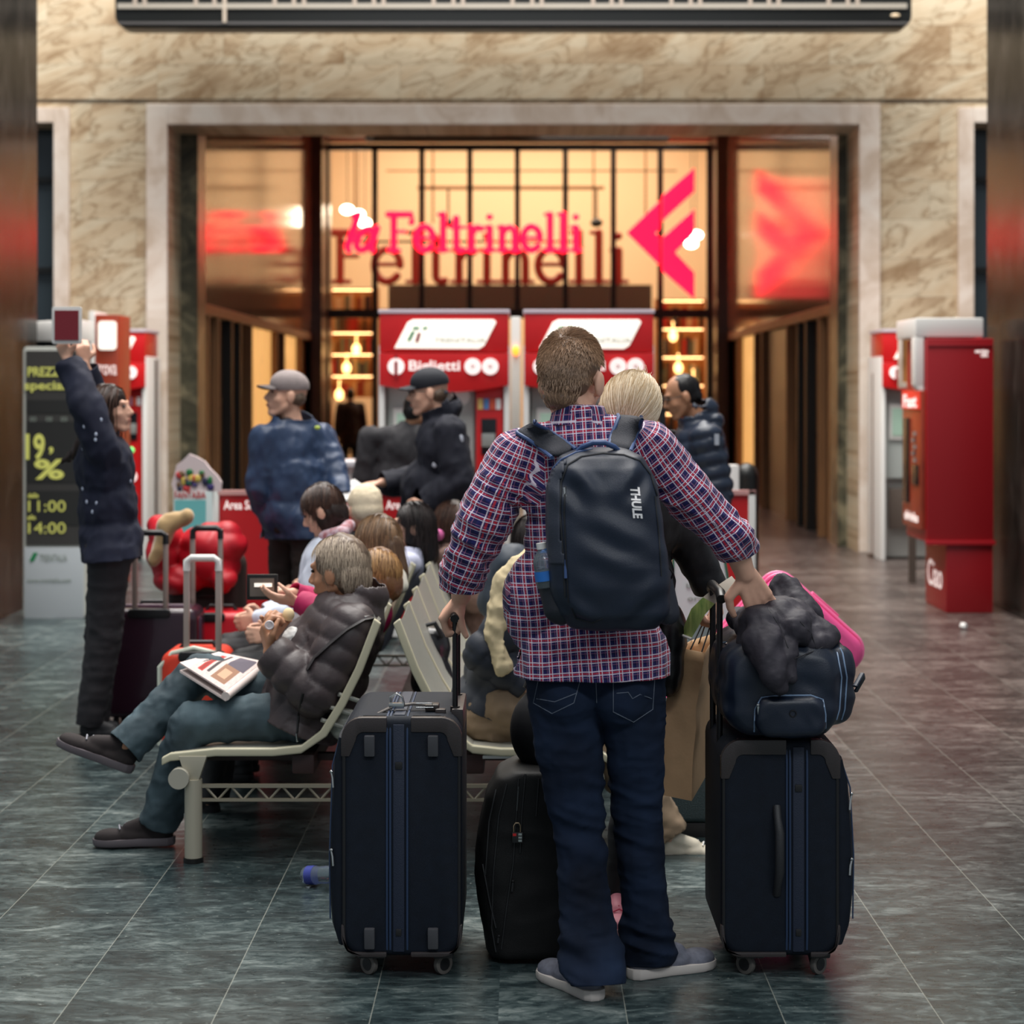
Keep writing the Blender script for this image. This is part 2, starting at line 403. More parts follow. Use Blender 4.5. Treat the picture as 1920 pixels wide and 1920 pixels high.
# facade with its openings: pieces of one wall
wl = MB()
oz, tz = 4.40, 9.5
wl.box(-14, -7.2, YW, YW+.7, 0, tz); wl.box(-7.2, -4.81, YW, YW+.7, 4.42, tz)
wl.box(-4.81, -3.64, YW, YW+.7, 0, tz); wl.box(-3.64, 3.48, YW, YW+.8, oz, tz); wl.box(3.48, 4.66, YW, YW+.7, 0, tz)
wl.box(4.66, 7.2, YW, YW+.7, 4.42, tz); wl.box(7.2, 14, YW, YW+.7, 0, tz)
struct('wall_back', wl, MW, label='cream and brown veined marble hall wall')
t1 = MB()
def trimframe(mb, x0, x1, z1, wd, y0, y1):
    mb.box(x0-wd, x0, y0, y1, 0, z1+wd); mb.box(x1, x1+wd, y0, y1, 0, z1+wd); mb.box(x0, x1, y0, y1, z1, z1+wd)
trimframe(t1, -3.64, 3.48, 4.40, .215, YW-.06, YW+.02); struct('trim_1', t1, MT, .01, 'pale stone frame round the wide central opening')
t2 = MB(); trimframe(t2, -7.0, -4.81, 4.42, .16, YW-.06, YW+.02); struct('trim_2', t2, MT, .01, 'pale stone frame of the left side opening')
t3 = MB(); trimframe(t3, 4.66, 7.0, 4.42, .16, YW-.06, YW+.02); struct('trim_3', t3, MT, .01, 'pale stone frame of the right side opening')
t4 = MB(); t4.box(-14, 14, YW-.015, YW, 4.655, 4.668); struct('trim_4', t4, mat('groove', (86, 76, 62), .8), 0, 'thin dark groove line above the stone frames')
# side openings: dark windows
for k, (x0, x1) in enumerate(((-7.0, -4.81), (4.66, 7.0))):
    wm = MB(); wm.box(x0, x1, YW+.45, YW+.5, 0, 4.42)
    o = struct('window_%d' % (k+1), wm, mat('dark_window', (50, 60, 66), .15), 0, 'dark window pane in side opening')
    fr = MB()
    for z in (0.9, 1.9, 2.9, 3.85): fr.box(x0, x1, YW+.38, YW+.45, z, z+.06)
    for i in range(5): fr.box(x0+(x1-x0)*i/4-.03, x0+(x1-x0)*i/4+.03, YW+.38, YW+.45, 0, 4.42)
    put('window_frame', fr, BLACK, o)
# jamb pilasters and vestibule
jb = MB(); jb.box(-3.66, -3.45, 20.5, 21.0, 0, 6.1); struct('trim_5', jb, MDG, 0, 'dark green marble pilaster at left of the passage')
jb = MB(); jb.box(3.38, 3.60, 20.5, 21.0, 0, 6.1); struct('trim_6', jb, MDG, 0, 'dark green marble pilaster at right of the passage')
for side, X, sg in (('left', -3.45, -1), ('right', 3.40, 1)):
    a = MB(); x0, x1 = (X-.3, X) if sg < 0 else (X, X+.3)
    a.box(x0, x1, 21.0, 33.2, 2.62, 6.1)
    wo = struct('wall_'+side, a, MBR, 0, 'polished brown marble passage wall, %s' % side)
    b = MB(); xa, xb = (X-.34, X-.12) if sg < 0 else (X+.12, X+.34)
    b.box(xa, xb, 21.0, 33.2, 0, 2.62); struct('wall_'+side+'_lower', b, mat('passage_lower_'+side, (150, 108, 70), .25, var=.25, vs=1.2, stretch=(1, 1.6, .6)), 0, 'glossy brown lower passage wall, '+side)
    xs = X-.12 if sg < 0 else X
    c = MB(); c.box(min(xs, xs+.12), max(xs, xs+.12), 21.0, 33.2, 2.50, 2.62)
    struct('trim_%d' % (7 if sg < 0 else 8), c, MWOOD, .01, 'wooden ledge above the shop doors, '+side)
    # door frames along the side
    ys = [(21.2, 22.0), (22.9, 23.7), (24.6, 27.2), (28.0, 30.2)]
    for n_, (ya, yb) in enumerate(ys):
        d = MB(); e = .08
        for yy in (ya, yb-e): d.box(min(xs, xs+.12), max(xs, xs+.12), yy, yy+e, 0, 2.5)
        xi = X-.11 if sg < 0 else X+.09
        dd = MB(); dd.box(xi-.01, xi+.03, ya+e, yb-e, 0, 2.5)
        do = struct('door_%d' % (n_+1+(4 if sg > 0 else 0)), dd, [mat('dark_door', (84, 58, 40), .3), mat('lit_shop_pane', (200, 150, 90), .3, emit=(255, 190, 110), es=.5, col2=(60, 36, 20), vs=2.5)][1 if n_ == 3 or (n_ == 2 and sg < 0) else 0] if n_ != 1 else MWOOD, 0, 'shop door in the passage side')
        put('door_frame', d, BLACK if n_ == 1 else MWOOD, do)
ce = MB(); ce.box(-3.8, 3.8, 20.6, 33.2, 6.0, 6.1); struct('ceiling', ce, mat('vestibule_ceiling', (150, 112, 88), .4), 0, 'brown passage ceiling')
cl = thing('ceiling_light_row', 'white lit panel strip at the passage ceiling edge above the shop windows', 'ceiling light', (1.6, 31.6, 5.95))
for i in range(3):
    q = MB(); q.box(.32+i*.8, 1.07+i*.8, 31.2, 32.0, 5.93, 5.99); put('light_panel', q, mat('lit_panel', (255, 244, 230), .5, emit=(255, 240, 225), es=2.2), cl)
for X0, X1, n_ in ((-3.45, -3.28, 9), (3.22, 3.40, 10)):
    q = MB(); q.box(X0, X1, 31.6, 33.2, 0, 6); struct('trim_%d' % n_, q, MJ, 0, 'brown stone pier beside the glass front')
# shop glass front
gf = thing('storefront_glazing', 'tall black framed glass front of the bookshop', 'storefront', (0, 32.5, 0))
YG = 32.5
def gx(px): return (px-CX)*YG/FPX
for px in (612, 703, 791, 881, 970, 1060, 1150, 1238, 1330):
    q = MB(); q.box(gx(px)-.045, gx(px)+.045, YG-.06, YG+.06, 0, 5.78); put('mullion', q, BLACK, gf)
q = MB(); q.box(gx(606), gx(1336), YG-.07, YG+.07, 2.90, 3.05); put('transom', q, BLACK, gf)
q = MB(); q.box(gx(606), gx(1336), YG-.08, YG+.08, 5.74, 5.84); put('top_rail', q, BLACK, gf)
q = MB(); q.box(gx(690), gx(1250), YG-.55, YG-.1, 5.86, 5.98); put('header', q, BLACK, gf)
q = MB(); q.box(gx(612), gx(1330), YG-.01, YG+.01, 0.1, 5.76); put('glass_pane', q, GLASS, gf)
# shop interior
q = MB(); q.box(-6, 6, 41.8, 42, 0, 8.2); struct('wall_far', q, CREAM, 0, 'cream far wall inside the shop')
q = MB(); q.box(-6.2, -6, 33.2, 42, 0, 8.2); q.box(6, 6.2, 33.2, 42, 0, 8.2); q.box(-6, -3.45, 33.0, 33.2, 0, 8.2); q.box(3.4, 6, 33.0, 33.2, 0, 8.2); q.box(-3.45, 3.4, 33.0, 33.2, 5.95, 8.2); struct('wall_shop_sides', q, CREAM)
q = MB(); q.box(-6.2, 6.2, 33.0, 42, 8.1, 8.2); struct('ceiling_shop', q, CREAM)
bk = thing('shop_bulkhead', 'dark grey bulkhead inside the shop behind the glass, under the big red letters', 'bulkhead', (0, 36, 0))
def ix(px, Y): return (px-CX)*Y/FPX
q = MB(); q.box(ix(728, 36), ix(1222, 36), 36, 36.4, 3.2, 3.66); put('fascia', q, DKGREY, bk)
q = MB(); q.box(ix(728, 36), ix(728, 36)+.2, 36.05, 36.35, 0, 3.2); put('post', q, DKGREY, bk)
q = MB(); q.box(ix(1222, 36)-.2, ix(1222, 36), 36.05, 36.35, 0, 3.2); put('post', q, DKGREY, bk)
lg = thing('lighting_gantry', 'thin grey ceiling track with drop rods inside the shop', 'lighting track', (0, 37, 8.1))
q = MB(); q.box(-2.0, 1.6, 37, 37.06, 5.55, 5.62); q.box(-2.6, 3.0, 37, 37.05, 5.9, 5.93)
for x in (-3.2, -1.7, 1.4, 2.4): q.box(x-.02, x+.02, 37, 37.04, 4.9 if abs(x) > 1.5 else 5.0, 8.1)
put('track', q, mat('track_grey', (150, 116, 80), .5), lg)
for x in (-1.4, 1.45):
    q = MB(); q.ball((x, 36.9, 4.9), (.12, .12, .09)); q.cyl((x, 36.9, 4.9), (x, 36.9, 5.55), .02); put('spot_head', q, BLACK, lg)
# lamps seen as bright ovals
LAMP = mat('lamp_glow', (255, 240, 215), .5, emit=(255, 232, 200), es=9.)
for i, (px, py, Y) in enumerate(((651, 393, 34), (672, 402, 34.6), (684, 418, 35.2), (1305, 441, 34), (1296, 457, 34.8))):
    c = P(px, py, Y); t = thing('pendant_lamp', ['small round lit lamp over the first letters of the pink sign, highest of three', 'small round lit lamp over the first letters of the pink sign, middle of three', 'small round lit lamp over the first letters of the pink sign, lowest of three', 'small lit lamp at the right edge of the pink arrow, upper of two', 'small lit lamp at the right edge of the pink arrow, lower of two'][i], 'lamp', c, 'lit pendants in the shop')
    q = MB(); q.ball(c, (.12, .12, .085)); put('bulb', q, LAMP, t)
    q = MB(); q.cyl(c+V(0, 0, .08), V(c.x, c.y, 8.1), .006); put('cord', q, BLACK, t)
# shelves of books behind the glass
BC = [mat('book_%d' % i, c, .6) for i, c in enumerate([(150, 60, 40), (220, 190, 140), (90, 70, 50), (200, 150, 80), (240, 225, 190), (60, 60, 70), (190, 50, 40), (120, 130, 110)])]
SHW = mat('shelf_wood', (206, 150, 90), .5); SHL = mat('shelf_fill_glow', (255, 210, 150), .5, emit=(255, 205, 140), es=5.)
def bookcase(x0, x1, Y, z0, z1, rows, lab, grp):
    t = thing('bookcase', lab, 'bookcase', ((x0+x1)/2, Y, 0))
    q = MB(); q.box(x0, x1, Y+.28, Y+.3, z0, z1); put('back_panel', q, SHW, t)
    for x in (x0-.03, x1): q = MB(); q.box(x, x+.03, Y, Y+.3, z0 if z0 < .5 else 0, z1+.03); put('side_panel', q, SHW, t)
    for r in range(rows+1):
        z = z0+(z1-z0)*r/rows; q = MB(); q.box(x0, x1, Y, Y+.28, z, z+.025); put('shelf', q, SHW, t)
    for r in range(rows): z = z0+(z1-z0)*(r+1)/rows; q = MB(); q.box(x0+.02, x1-.02, Y+.015, Y+.04, z-.02, z-.004); put('shelf_fill_strip', q, SHL, t)  # glowing strips added under each shelf to brighten the books
    for r in range(rows):
        z = z0+(z1-z0)*r/rows+.026; hh = (z1-z0)/rows-.06; x = x0+.01; k = 0
        while x < x1-.09:
            wd = rnd.uniform(.045, .085); bh = hh*rnd.uniform(.6, .95)
            b = MB(); b.box(x, x+wd, Y+.03, Y+.22, z, z+bh); o = put('book', b, BC[rnd.randrange(8)], None, 0, 0, loc=(x, Y+.03, z))
            tag(o, 'book standing on a shelf of the '+grp, 'book', 'books in the '+grp); x += wd+.004; k += 1
            if rnd.random() < .15: x += .1
LX = ix(614, 34.5)
bookcase(-3.42, -2.60, 34.6, 1.55, 3.5, 5, 'tall wooden bookcase behind the glass at the left end of the shop front', 'left bookcase behind the shop glass')
bookcase(2.45, 3.3, 34.6, .75, 3.3, 5, 'tall wooden bookcase behind the glass at the right end of the shop front', 'right bookcase behind the shop glass')
for i, (px, py, Y, lab) in enumerate(((655, 480, 34.3, 'x'),)):
    pass
tb = thing('display_table', 'low red and cream display table behind the left glass bay', 'table', (ix(660, 33.8), 33.8, 0))
q = MB(); q.box(ix(625, 33.8), ix(698, 33.8), 33.95, 34.45, .55, .62); put('table_top', q, CREAM, tb)
for a_, b_ in ((ix(628, 33.8), 34.0), (ix(695, 33.8)-.05, 34.0), (ix(628, 33.8), 34.35), (ix(695, 33.8)-.05, 34.35)):
    q = MB(); q.box(a_, a_+.05, b_, b_+.05, 0, .55); put('leg', q, DRED, tb)
# glowing warm shop lamps on the lower level
for i, (px, py) in enumerate(((650, 690), (636, 740), (668, 655), (1272, 690), (1262, 630), (1300, 720))):
    c = P(px, py, 34.25); q = MB(); q.ball(c, (.075, .075, .10)); q.cyl(c, c+V(0, 0, .25), .01)
    q.cyl(c+V(0, 0, .25), c+V(0, .2, .25), .01)
    tag(put('shelf_lamp', q, mat('warm_lamp', (255, 200, 130), .5, emit=(255, 196, 120), es=3.5), loc=c), 'small warm lamp on the front of the '+('left' if px < 900 else 'right')+' bookcase behind the shop glass', 'lamp', 'shelf lamps, '+('left' if px < 900 else 'right'))
# dark hall columns
for k, (x0, x1, lab) in enumerate(((-5.6, -3.78, 'dark polished marble column at the left edge'), (3.64, 5.6, 'dark polished marble column at the right edge'))):
    YC = 12.9
    q = MB(); q.box(x0, x1, YC, YC+2.1, 0, 9.5)
    o = struct('wall_column_'+('left', 'right')[k], q, MCO, 0, lab)
# departure board
db = thing('departure_board', 'wide black departure board hanging at the top of the picture', 'departure board', (0, 18.4, 5.2))
a_ = P(215, 52, 18.4); b_ = P(1710, 52, 18.4)
q = MB(); q.prism(rrect(a_.x, b_.x, a_.z, a_.z+1.6, .12), 'y', 18.4, 18.7); put('housing', q, mat('board_black', (20, 22, 22), .35), db, .02)
q = MB(); q.box(a_.x+.04, b_.x-.04, 18.385, 18.4, a_.z+.03, a_.z+.055); put('lower_rail', q, mat('rail_grey', (62, 60, 60), .5), db)
q = MB(); zb = P(0, 22, 18.385).z; z2 = P(0, 12, 18.385).z
q.box(a_.x+.03, b_.x-.05, 18.38, 18.4, zb+.03, z2+.03); put('row_line', q, mat('board_line', (140, 134, 124), .5), db)
for px in (253, 271, 367, 402, 515, 551, 570, 665, 701, 719, 813, 850, 868, 961, 998, 1016, 1112, 1147, 1165, 1259, 1295, 1313, 1407, 1442, 1460, 1554, 1590, 1608):
    x = P(px, 0, 18.38).x; q = MB(); q.box(x-.017, x+.017, 18.378, 18.4, zb+.05, a_.z+1.5); put('column_bar', q, mat('board_bar', (150, 138, 126), .5), db)
x = P(421, 0, 18.38).x; q = MB(); q.box(x-.017, x+.017, 18.376, 18.4, P(0, 42, 18.38).z, a_.z+1.5); put('column_bar', q, mat('board_bar2', (160, 148, 134), .5), db)
q = MB(); c = P(1679, 29, 18.38); q.ball(c, (.045, .01, .02)); put('maker_badge', q, mat('badge', (190, 170, 140), .4), db)
# ---------------------------------------------------------------- sign letters from strokes
def arc(cx, cz, rx, rz, a0, a1, n=10): return [(cx+rx*math.cos(math.radians(a0+(a1-a0)*i/n)), cz+rz*math.sin(math.radians(a0+(a1-a0)*i/n))) for i in range(n+1)]
GL = {
 'F': (.82, [[(.17, 0), (.17, 1)], [(0, 0), (.36, 0)], [(0, 1), (.72, 1), (.72, .78)], [(.17, .52), (.52, .52)]]),
 'e': (.70, [arc(.3, .33, .26, .33, 0, 320, 16), [(.04, .35), (.56, .35)]]),
 'l': (.40, [[(.17, 0), (.17, 1)], [(0, 0), (.34, 0)], [(.02, 1), (.17, 1)]]),
 't': (.50, [[(.18, .9), (.18, .12)]+arc(.30, .12, .12, .12, 180, 300, 5), [(.0, .64), (.42, .64)]]),
 'r': (.54, [[(.15, 0), (.15, .64)], [(0, 0), (.32, 0)], [(.02, .64), (.15, .64)], [(.15, .44), (.24, .58), (.36, .64), (.44, .60)]]),
 'i': (.40, [[(.17, 0), (.17, .64)], [(0, 0), (.34, 0)], [(.02, .64), (.17, .64)], [(.16, .92), (.17, .93)]]),
 'n': (.76, [[(.15, 0), (.15, .64)], [(0, 0), (.30, 0)], [(.02, .64), (.15, .64)], [(.15, .46), (.26, .60), (.40, .65), (.52, .56), (.55, .42), (.55, 0)], [(.42, 0), (.70, 0)]]),
 'a': (.62, [arc(.26, .3, .22, .3, 20, 340, 14), [(.50, .62), (.50, .06), (.58, 0)]]),
 'L': (.32, [[(.14, 1), (.14, .1), (.22, 0)], [(.02, .95), (.14, 1)]]),
}
def sign_word(word, px0, px1, py_base, py_top, Y, m, parent, th, shear=0., depth=.05, dark=None):
    tot = sum(GL[c][0] for c in word)-.1; x0 = (px0-CX)*Y/FPX; x1 = (px1-CX)*Y/FPX; zb = EYE-(py_base-CY)*Y/FPX; hh = (py_base-py_top)*Y/FPX
    kx = (x1-x0)/tot; cx_ = 0
    for c in word:
        q = MB()
        for st in GL[c][1]:
            tk = th*(.55 if max(b for a, b in st)-min(b for a, b in st) < .02 and c != 'i' or (c == 'i' and st[0][1] < .8 and max(b for a, b in st)-min(b for a, b in st) < .02) else 1)
            pts = [V(x0+kx*(cx_+a)+shear*b*hh, Y, zb+b*hh) for a, b in st]
            q.tube(pts, [tk]*len(pts), 8)
            for p in (pts[0], pts[-1]): q.ball(p, (tk, tk, tk), 8)
        q.v = [(a, Y+(b-Y)*depth/th, c_) for a, b, c_ in q.v]
        put('letter', q, m, parent); cx_ += GL[c][0]
NEON = mat('pink_red_neon', (255, 30, 70), .4, emit=(255, 14, 48), es=2.6)
ns = thing('neon_sign', 'glowing pink red serif shop name hung in front of the glass', 'neon sign', (0, 31.9, 3.9))
sign_word('La', 640, 694, 469, 402, 31.9, NEON, ns, .060, .35)
sign_word('Feltrinelli', 728, 1088, 469, 402, 31.9, NEON, ns, .058)
q = MB()
for px in (640, 881, 1060): q.cyl(P(px, 440, 31.95), P(px, 440, 32.2), .012)
q.box(P(636, 0, 31.97).x, P(1090, 0, 31.97).x, 31.97, 31.99, P(0, 455, 31.97).z, P(0, 451, 31.97).z)
put('mounting_rail', q, BLACK, ns)
DR = mat('dark_red_letter', (150, 40, 28), .5)
bs = thing('letter_sign', 'large dark red serif letters standing on the bulkhead inside the shop', 'sign', (0, 36, 3.66))
sign_word('Feltrinelli', 622, 1172, 528, 436, 36.1, DR, bs, .075)
# arrow logo
lo = thing('neon_emblem', 'glowing pink red angular emblem at the right of the glass front', 'neon sign', (2.3, 31.9, 4.2))
def poly(pts, name, d=.12):
    q = MB(); q.prism([(P(a, b, 31.9).x, P(a, b, 31.9).z) for a, b in pts], 'y', 31.9-d, 31.9); put(name, q, NEON, lo, .02)
poly([(1175, 437), (1236, 377), (1236, 430), (1228, 438), (1236, 446), (1236, 498)], 'left_stroke')
poly([(1241, 368), (1301, 316), (1301, 360), (1241, 416)], 'upper_stroke')
poly([(1241, 446), (1301, 393), (1301, 438), (1265, 474), (1301, 512), (1301, 561), (1241, 508)], 'lower_stroke')
q = MB(); q.cyl(P(1220, 437, 31.9), P(1220, 437, 32.3), .02); q.cyl(P(1270, 450, 31.9), P(1270, 450, 32.3), .02); put('mounting_arm', q, BLACK, lo)
nl = area('neon_spill', (2.3, 31.75, 4.2), 1.2, 5, (1, .06, .06), rot=(-PI/2, 0, 0), sy=2.)
# ---------------------------------------------------------------- ticket machines
SIGNW = mat('lit_white_sign', (255, 250, 238), .4, emit=(255, 246, 232), es=.45)
TXG = mat('grey_lettering', (150, 160, 150), .5); TXW = mat('white_lettering', (250, 240, 236), .5, emit=(255, 235, 230), es=.35)
GRN = mat('flag_green', (20, 140, 80), .5); FRD = mat('flag_red', (150, 26, 30), .5)
STEEL = mat('brushed_steel', (172, 174, 170), .35, metal=.5); SCRN = mat('screen_glow', (140, 165, 150), .2, emit=(200, 230, 205), es=.15)
DISP = mat('dark_display', (26, 28, 32), .15)
def ticket_machine(cx, Y, label, group='red ticket machines', hid_text=False):
    t = thing('ticket_machine', label, 'ticket machine', (cx, Y, 0), group)
    x0, x1 = cx-.49, cx+.49; g = lambda *a: MB().box(*a)
    put('cabinet', g(x0+.04, x1-.04, Y+.08, Y+.6, .02, 2.2), STEEL, t, .01)
    for a, b in ((x0, x0+.045), (x1-.045, x1)): put('side_panel', g(a, b, Y-.12, Y+.6, 0, 2.0), WHITE, t, .012)
    put('top_trim', g(x0, x1, Y-.16, Y+.55, 2.235, 2.265), mat('trim_lilac', (205, 190, 200), .4), t, .005)
    put('header', g(x0+.01, x1-.01, Y-.15, Y+.5, 1.945, 2.235), RED, t, .008)
    m = MB(); zz = 1.68; lp = [(x0+.01, 1.94), (x1-.01, 1.94), (x1-.01, zz+.02)]+[(x1-.01-(x1-x0-.02)*i/12, zz+.02-.055*math.sin(PI*i/12)) for i in range(1, 12)]+[(x0+.01, zz+.02)]
    m.prism(lp, 'y', Y-.17, Y+.1); put('fascia', m, RED, t, .004)
    m = MB(); m.prism([(x0+.12, 1.975), (x0+.22, 2.17), (x0+.26, 2.19), (x1-.12, 2.19), (x1-.10, 2.17), (x1-.19, 1.995), (x1-.23, 1.97)], 'y', Y-.165, Y-.14); sg = put('lit_sign', m, SIGNW, t, .004)
    for pts, mm in (([(x0+.215, 2.03), (x0+.24, 2.03), (x0+.275, 2.10), (x0+.25, 2.10)], GRN), ([(x0+.255, 2.115), (x0+.30, 2.115), (x0+.31, 2.135), (x0+.265, 2.135)], GRN), ([(x0+.275, 2.02), (x0+.30, 2.02), (x0+.32, 2.09), (x0+.295, 2.09)], FRD), ([(x0+.33, 2.115), (x0+.36, 2.115), (x0+.37, 2.135), (x0+.34, 2.135)], GRN)):
        q = MB(); q.prism(pts, 'y', Y-.172, Y-.164); put('logo_mark', q, mm, sg)
    text('TRENITALIA', .38, (cx+.12, Y-.168, 2.035), TXG, sg, 'logo_lettering', height=.032)
    for dx in (-.355, .215, .345):
        q = MB(); q.cyl((cx+dx, Y-.172, 1.84), (cx+dx, Y-.19, 1.84), .062, n=24); ic = put('round_icon', q, TXW, t)
        text({-.355: 'i', .215: '>', .345: '='}[dx], .03, (cx+dx, Y-.192, 1.84), DRED, ic, 'icon_mark')
    text('Biglietti', .38, (cx-.07, Y-.175, 1.835), TXW, t, bold=.02, height=.10)
    put('red_column', g(cx+.235, x1-.05, Y-.06, Y+.1, .05, 1.70), RED, t, .01)
    put('payment_unit', g(cx+.275, cx+.39, Y-.075, Y-.05, 1.18, 1.45), DISP, t, .005)
    put('card_slot', g(cx+.28, cx+.38, Y-.08, Y-.05, 1.24, 1.34), STEEL, t, .003)
    for i, c in enumerate(((230, 200, 120), (90, 140, 200), (220, 90, 60), (240, 240, 240))):
        put('card_decal', g(cx+.25+.045*i, cx+.288+.045*i, Y-.07, Y-.055, 1.52, 1.60), mat('decal_%d' % i, c, .5), t)
    q = MB(); q.ball((cx+.33, Y-.08, 1.08), (.03, .015, .03)); put('green_button', q, mat('lit_green', (90, 220, 120), .3, emit=(80, 230, 120), es=.8), t)
    for zz in (.82, .62):
        q = MB(); q.cyl((cx+.33, Y-.06, zz), (cx+.33, Y-.075, zz), .055); put('round_decal', q, TXW, t)
    put('panel', g(x0+.06, cx+.22, Y+.02, Y+.1, .8, 1.72), mat('machine_grey', (176, 182, 178), .4), t, .01)
    put('screen_bezel', g(x0+.10, cx+.02, Y-.01, Y+.05, 1.18, 1.53), WHITE, t, .01); put('screen', g(x0+.13, cx-.01, Y-.02, Y+.03, 1.22, 1.49), SCRN, t, .004)
    q = MB(); q.cyl((cx+.12, Y+.02, 1.62), (cx+.12, Y+.01, 1.62), .07); put('round_sticker', q, WHITE, t)
    put('lower_grille', g(x0+.10, cx+.18, Y-.0, Y+.04, .3, .7), DKGREY, t, .01)
    return t
def kx(px, Y): return (px-CX)*Y/FPX
ticket_machine(kx(834, 14.45), 14.45, 'red ticket machine behind the man in the black cap')
ticket_machine(kx(1103, 14.45), 14.45, 'red ticket machine behind the head of the man with the backpack')
ticket_machine(kx(186, 18.9), 18.9, 'red ticket machine against the left wall behind the woman with raised arms')
ticket_machine(kx(1741, 18.9), 18.9, 'red and grey ticket machine half hidden behind the tall red vending machine')
# bin or post between the machines
pl = thing('sign_post', 'white post with small orange lamp between the two middle ticket machines', 'post', (kx(966, 15.3), 15.3, 0))
q = MB(); q.box(kx(958, 15.3), kx(976, 15.3), 15.3, 15.36, 0, 2.25); put('post', q, WHITE, pl, .01)
q = MB(); q.ball((kx(967, 15.3), 15.28, 1.98), (.03, .02, .04)); put('orange_lamp', q, mat('orange_glow', (255, 150, 60), .4, emit=(255, 130, 40), es=2), pl)
# red vending machine at the right
vm = thing('vending_machine', 'tall deep red vending machine with a white top at the right', 'vending machine', (3.25, 14.7, 0))
q = MB(); q.box(3.02, 3.52, 14.3, 15.05, .53, 2.05); put('cabinet', q, DRED, vm, .012)
q = MB(); q.box(3.17, 3.52, 14.32, 15.05, 0, .52); put('plinth', q, DRED, vm, .01)
q = MB(); q.box(3.01, 3.53, 14.285, 14.30, .51, .545); put('seam_band', q, mat('band_red', (170, 24, 34), .4), vm, .004)
q = MB(); q.box(3.03, 3.51, 14.29, 14.30, 1.985, 2.0); put('top_groove', q, mat('groove_red', (120, 12, 22), .4), vm, .003)
q = MB(); q.box(2.95, 3.46, 14.36, 15.1, 2.06, 2.205); put('top_box', q, WHITE, vm, .015)
q = MB(); q.box(2.945, 3.015, 14.36, 14.5, 1.70, 2.06); q.prism([(2.945, 1.70), (3.015, 1.70), (3.015, 1.64), (2.99, 1.64)], 'y', 14.36, 14.5); put('corner_post', q, WHITE, vm, .01)
q = MB(); q.box(2.985, 3.02, 14.34, 15.02, .62, 1.66); put('front_door', q, mat('vending_front', (150, 58, 38), .3, var=.3, vs=4), vm, .006)
q = MB(); q.box(2.975, 2.99, 14.36, 15.0, 1.52, 1.66); hd = put('front_header', q, mat('vending_header', (226, 66, 52), .4, emit=(220, 40, 30), es=.25), vm)
text('Fast', .5, (2.972, 14.68, 1.58), TXW, hd, rot=(PI/2, 0, -PI/2), bold=.03, height=.10)
text('Ciao', .5, (3.167, 14.7, .26), TXW, vm, 'plinth_lettering', rot=(PI/2, 0, -PI/2), bold=.0, height=.2)
text('drinks', .5, (2.982, 14.68, .70), TXW, vm, 'front_lettering', rot=(PI/2, 0, -PI/2), bold=.02, height=.07)
q = MB(); q.box(2.97, 2.99, 14.40, 14.62, .95, 1.10); put('coin_slot', q, DISP, vm, .004)
q = MB(); q.box(2.97, 2.99, 14.75, 14.95, .80, 1.45); put('product_window', q, DISP, vm, .004)
for i in range(5):
    q = MB(); q.box(2.965, 2.985, 14.50+.05*(i % 2), 14.54+.05*(i % 2), 1.12+.05*i, 1.15+.05*i); put('button', q, STEEL, vm)
text('service', .10, (3.43, 14.297, 1.955), TXW, vm, 'small_lettering', bold=.04, height=.028)
text('ORA', .055, (3.45, 14.297, 1.925), TXW, vm, 'small_lettering', bold=.05, height=.03)
# framed lit panel beside it
fp = thing('framed_panel', 'pale framed hanging panel with amber picture beside the vending machine', 'framed sign', (kx(1714, 16.5), 16.5, 0))
X0, X1 = kx(1686, 16.5), kx(1742, 16.5); z0, z1 = P(0, 728, 16.5).z, P(0, 612, 16.5).z
q = MB(); q.ring([(X0, z0), (X1, z0), (X1, z1), (X0, z1)], [(X0+.03, z0+.05), (X1-.03, z0+.05), (X1-.03, z1-.03), (X0+.03, z1-.03)], 'y', 16.5, 16.56); put('frame', q, MT, fp, .005)
q = MB(); q.box(X0+.03, X1-.03, 16.53, 16.55, z0+.05, z1-.03); put('picture', q, mat('amber_picture', (110, 74, 44), .4, col2=(214, 150, 84), vs=4), fp)
q = MB(); q.box((X0+X1)/2-.03, (X0+X1)/2+.03, 16.56, 16.6, 0, z0+.05); put('stand', q, DKGREY, fp)
# ---------------------------------------------------------------- left signs
YB = 14.0
pb = thing('price_board', 'tall dark price board with yellow lettering by the left column', 'price board', (kx(101, YB), YB, 0))
X0, X1 = kx(43, YB), kx(160, YB); zt = P(0, 650, YB).z; zm = P(0, 1022, YB).z
q = MB(); q.prism(rrect(X0, X1, 0.0, zt, .03), 'y', YB, YB+.10); put('frame', q, mat('frame_silver', (196, 198, 190), .4), pb, .006)
q = MB(); q.box(X0+.025, X1-.01, YB-.012, YB, zm, zt-.03); bd = put('board_face', q, mat('board_dark', (66, 64, 62), .5), pb)
q = MB(); q.box(X0+.012, X1-.01, YB-.012, YB, .0, zm-.015); put('lower_panel', q, mat('panel_white', (196, 202, 206), .5), pb, .004)
q = MB(); q.box(X0+.03, X1-.02, YB-.016, YB-.012, P(0, 985, YB).z, P(0, 920, YB).z); q.box(X0+.03, X1-.02, YB-.016, YB-.012, P(0, 905, YB).z, P(0, 790, YB).z); q.box(X0+.03, X1-.02, YB-.016, YB-.012, P(0, 775, YB).z, P(0, 750, YB).z); put('slot_panel', q, mat('slot_dark', (44, 44, 43), .5), bd)
YEL = mat('yellow_lettering', (214, 214, 120), .5, emit=(220, 220, 90), es=.12)
def pt(s_, pxc, pyc, wpx, hpx, b=.02, m=None): text(s_, wpx*YB/FPX, P(pxc, pyc, YB-.02), m or YEL, bd, 'price_lettering', bold=b, height=hpx*YB/FPX)
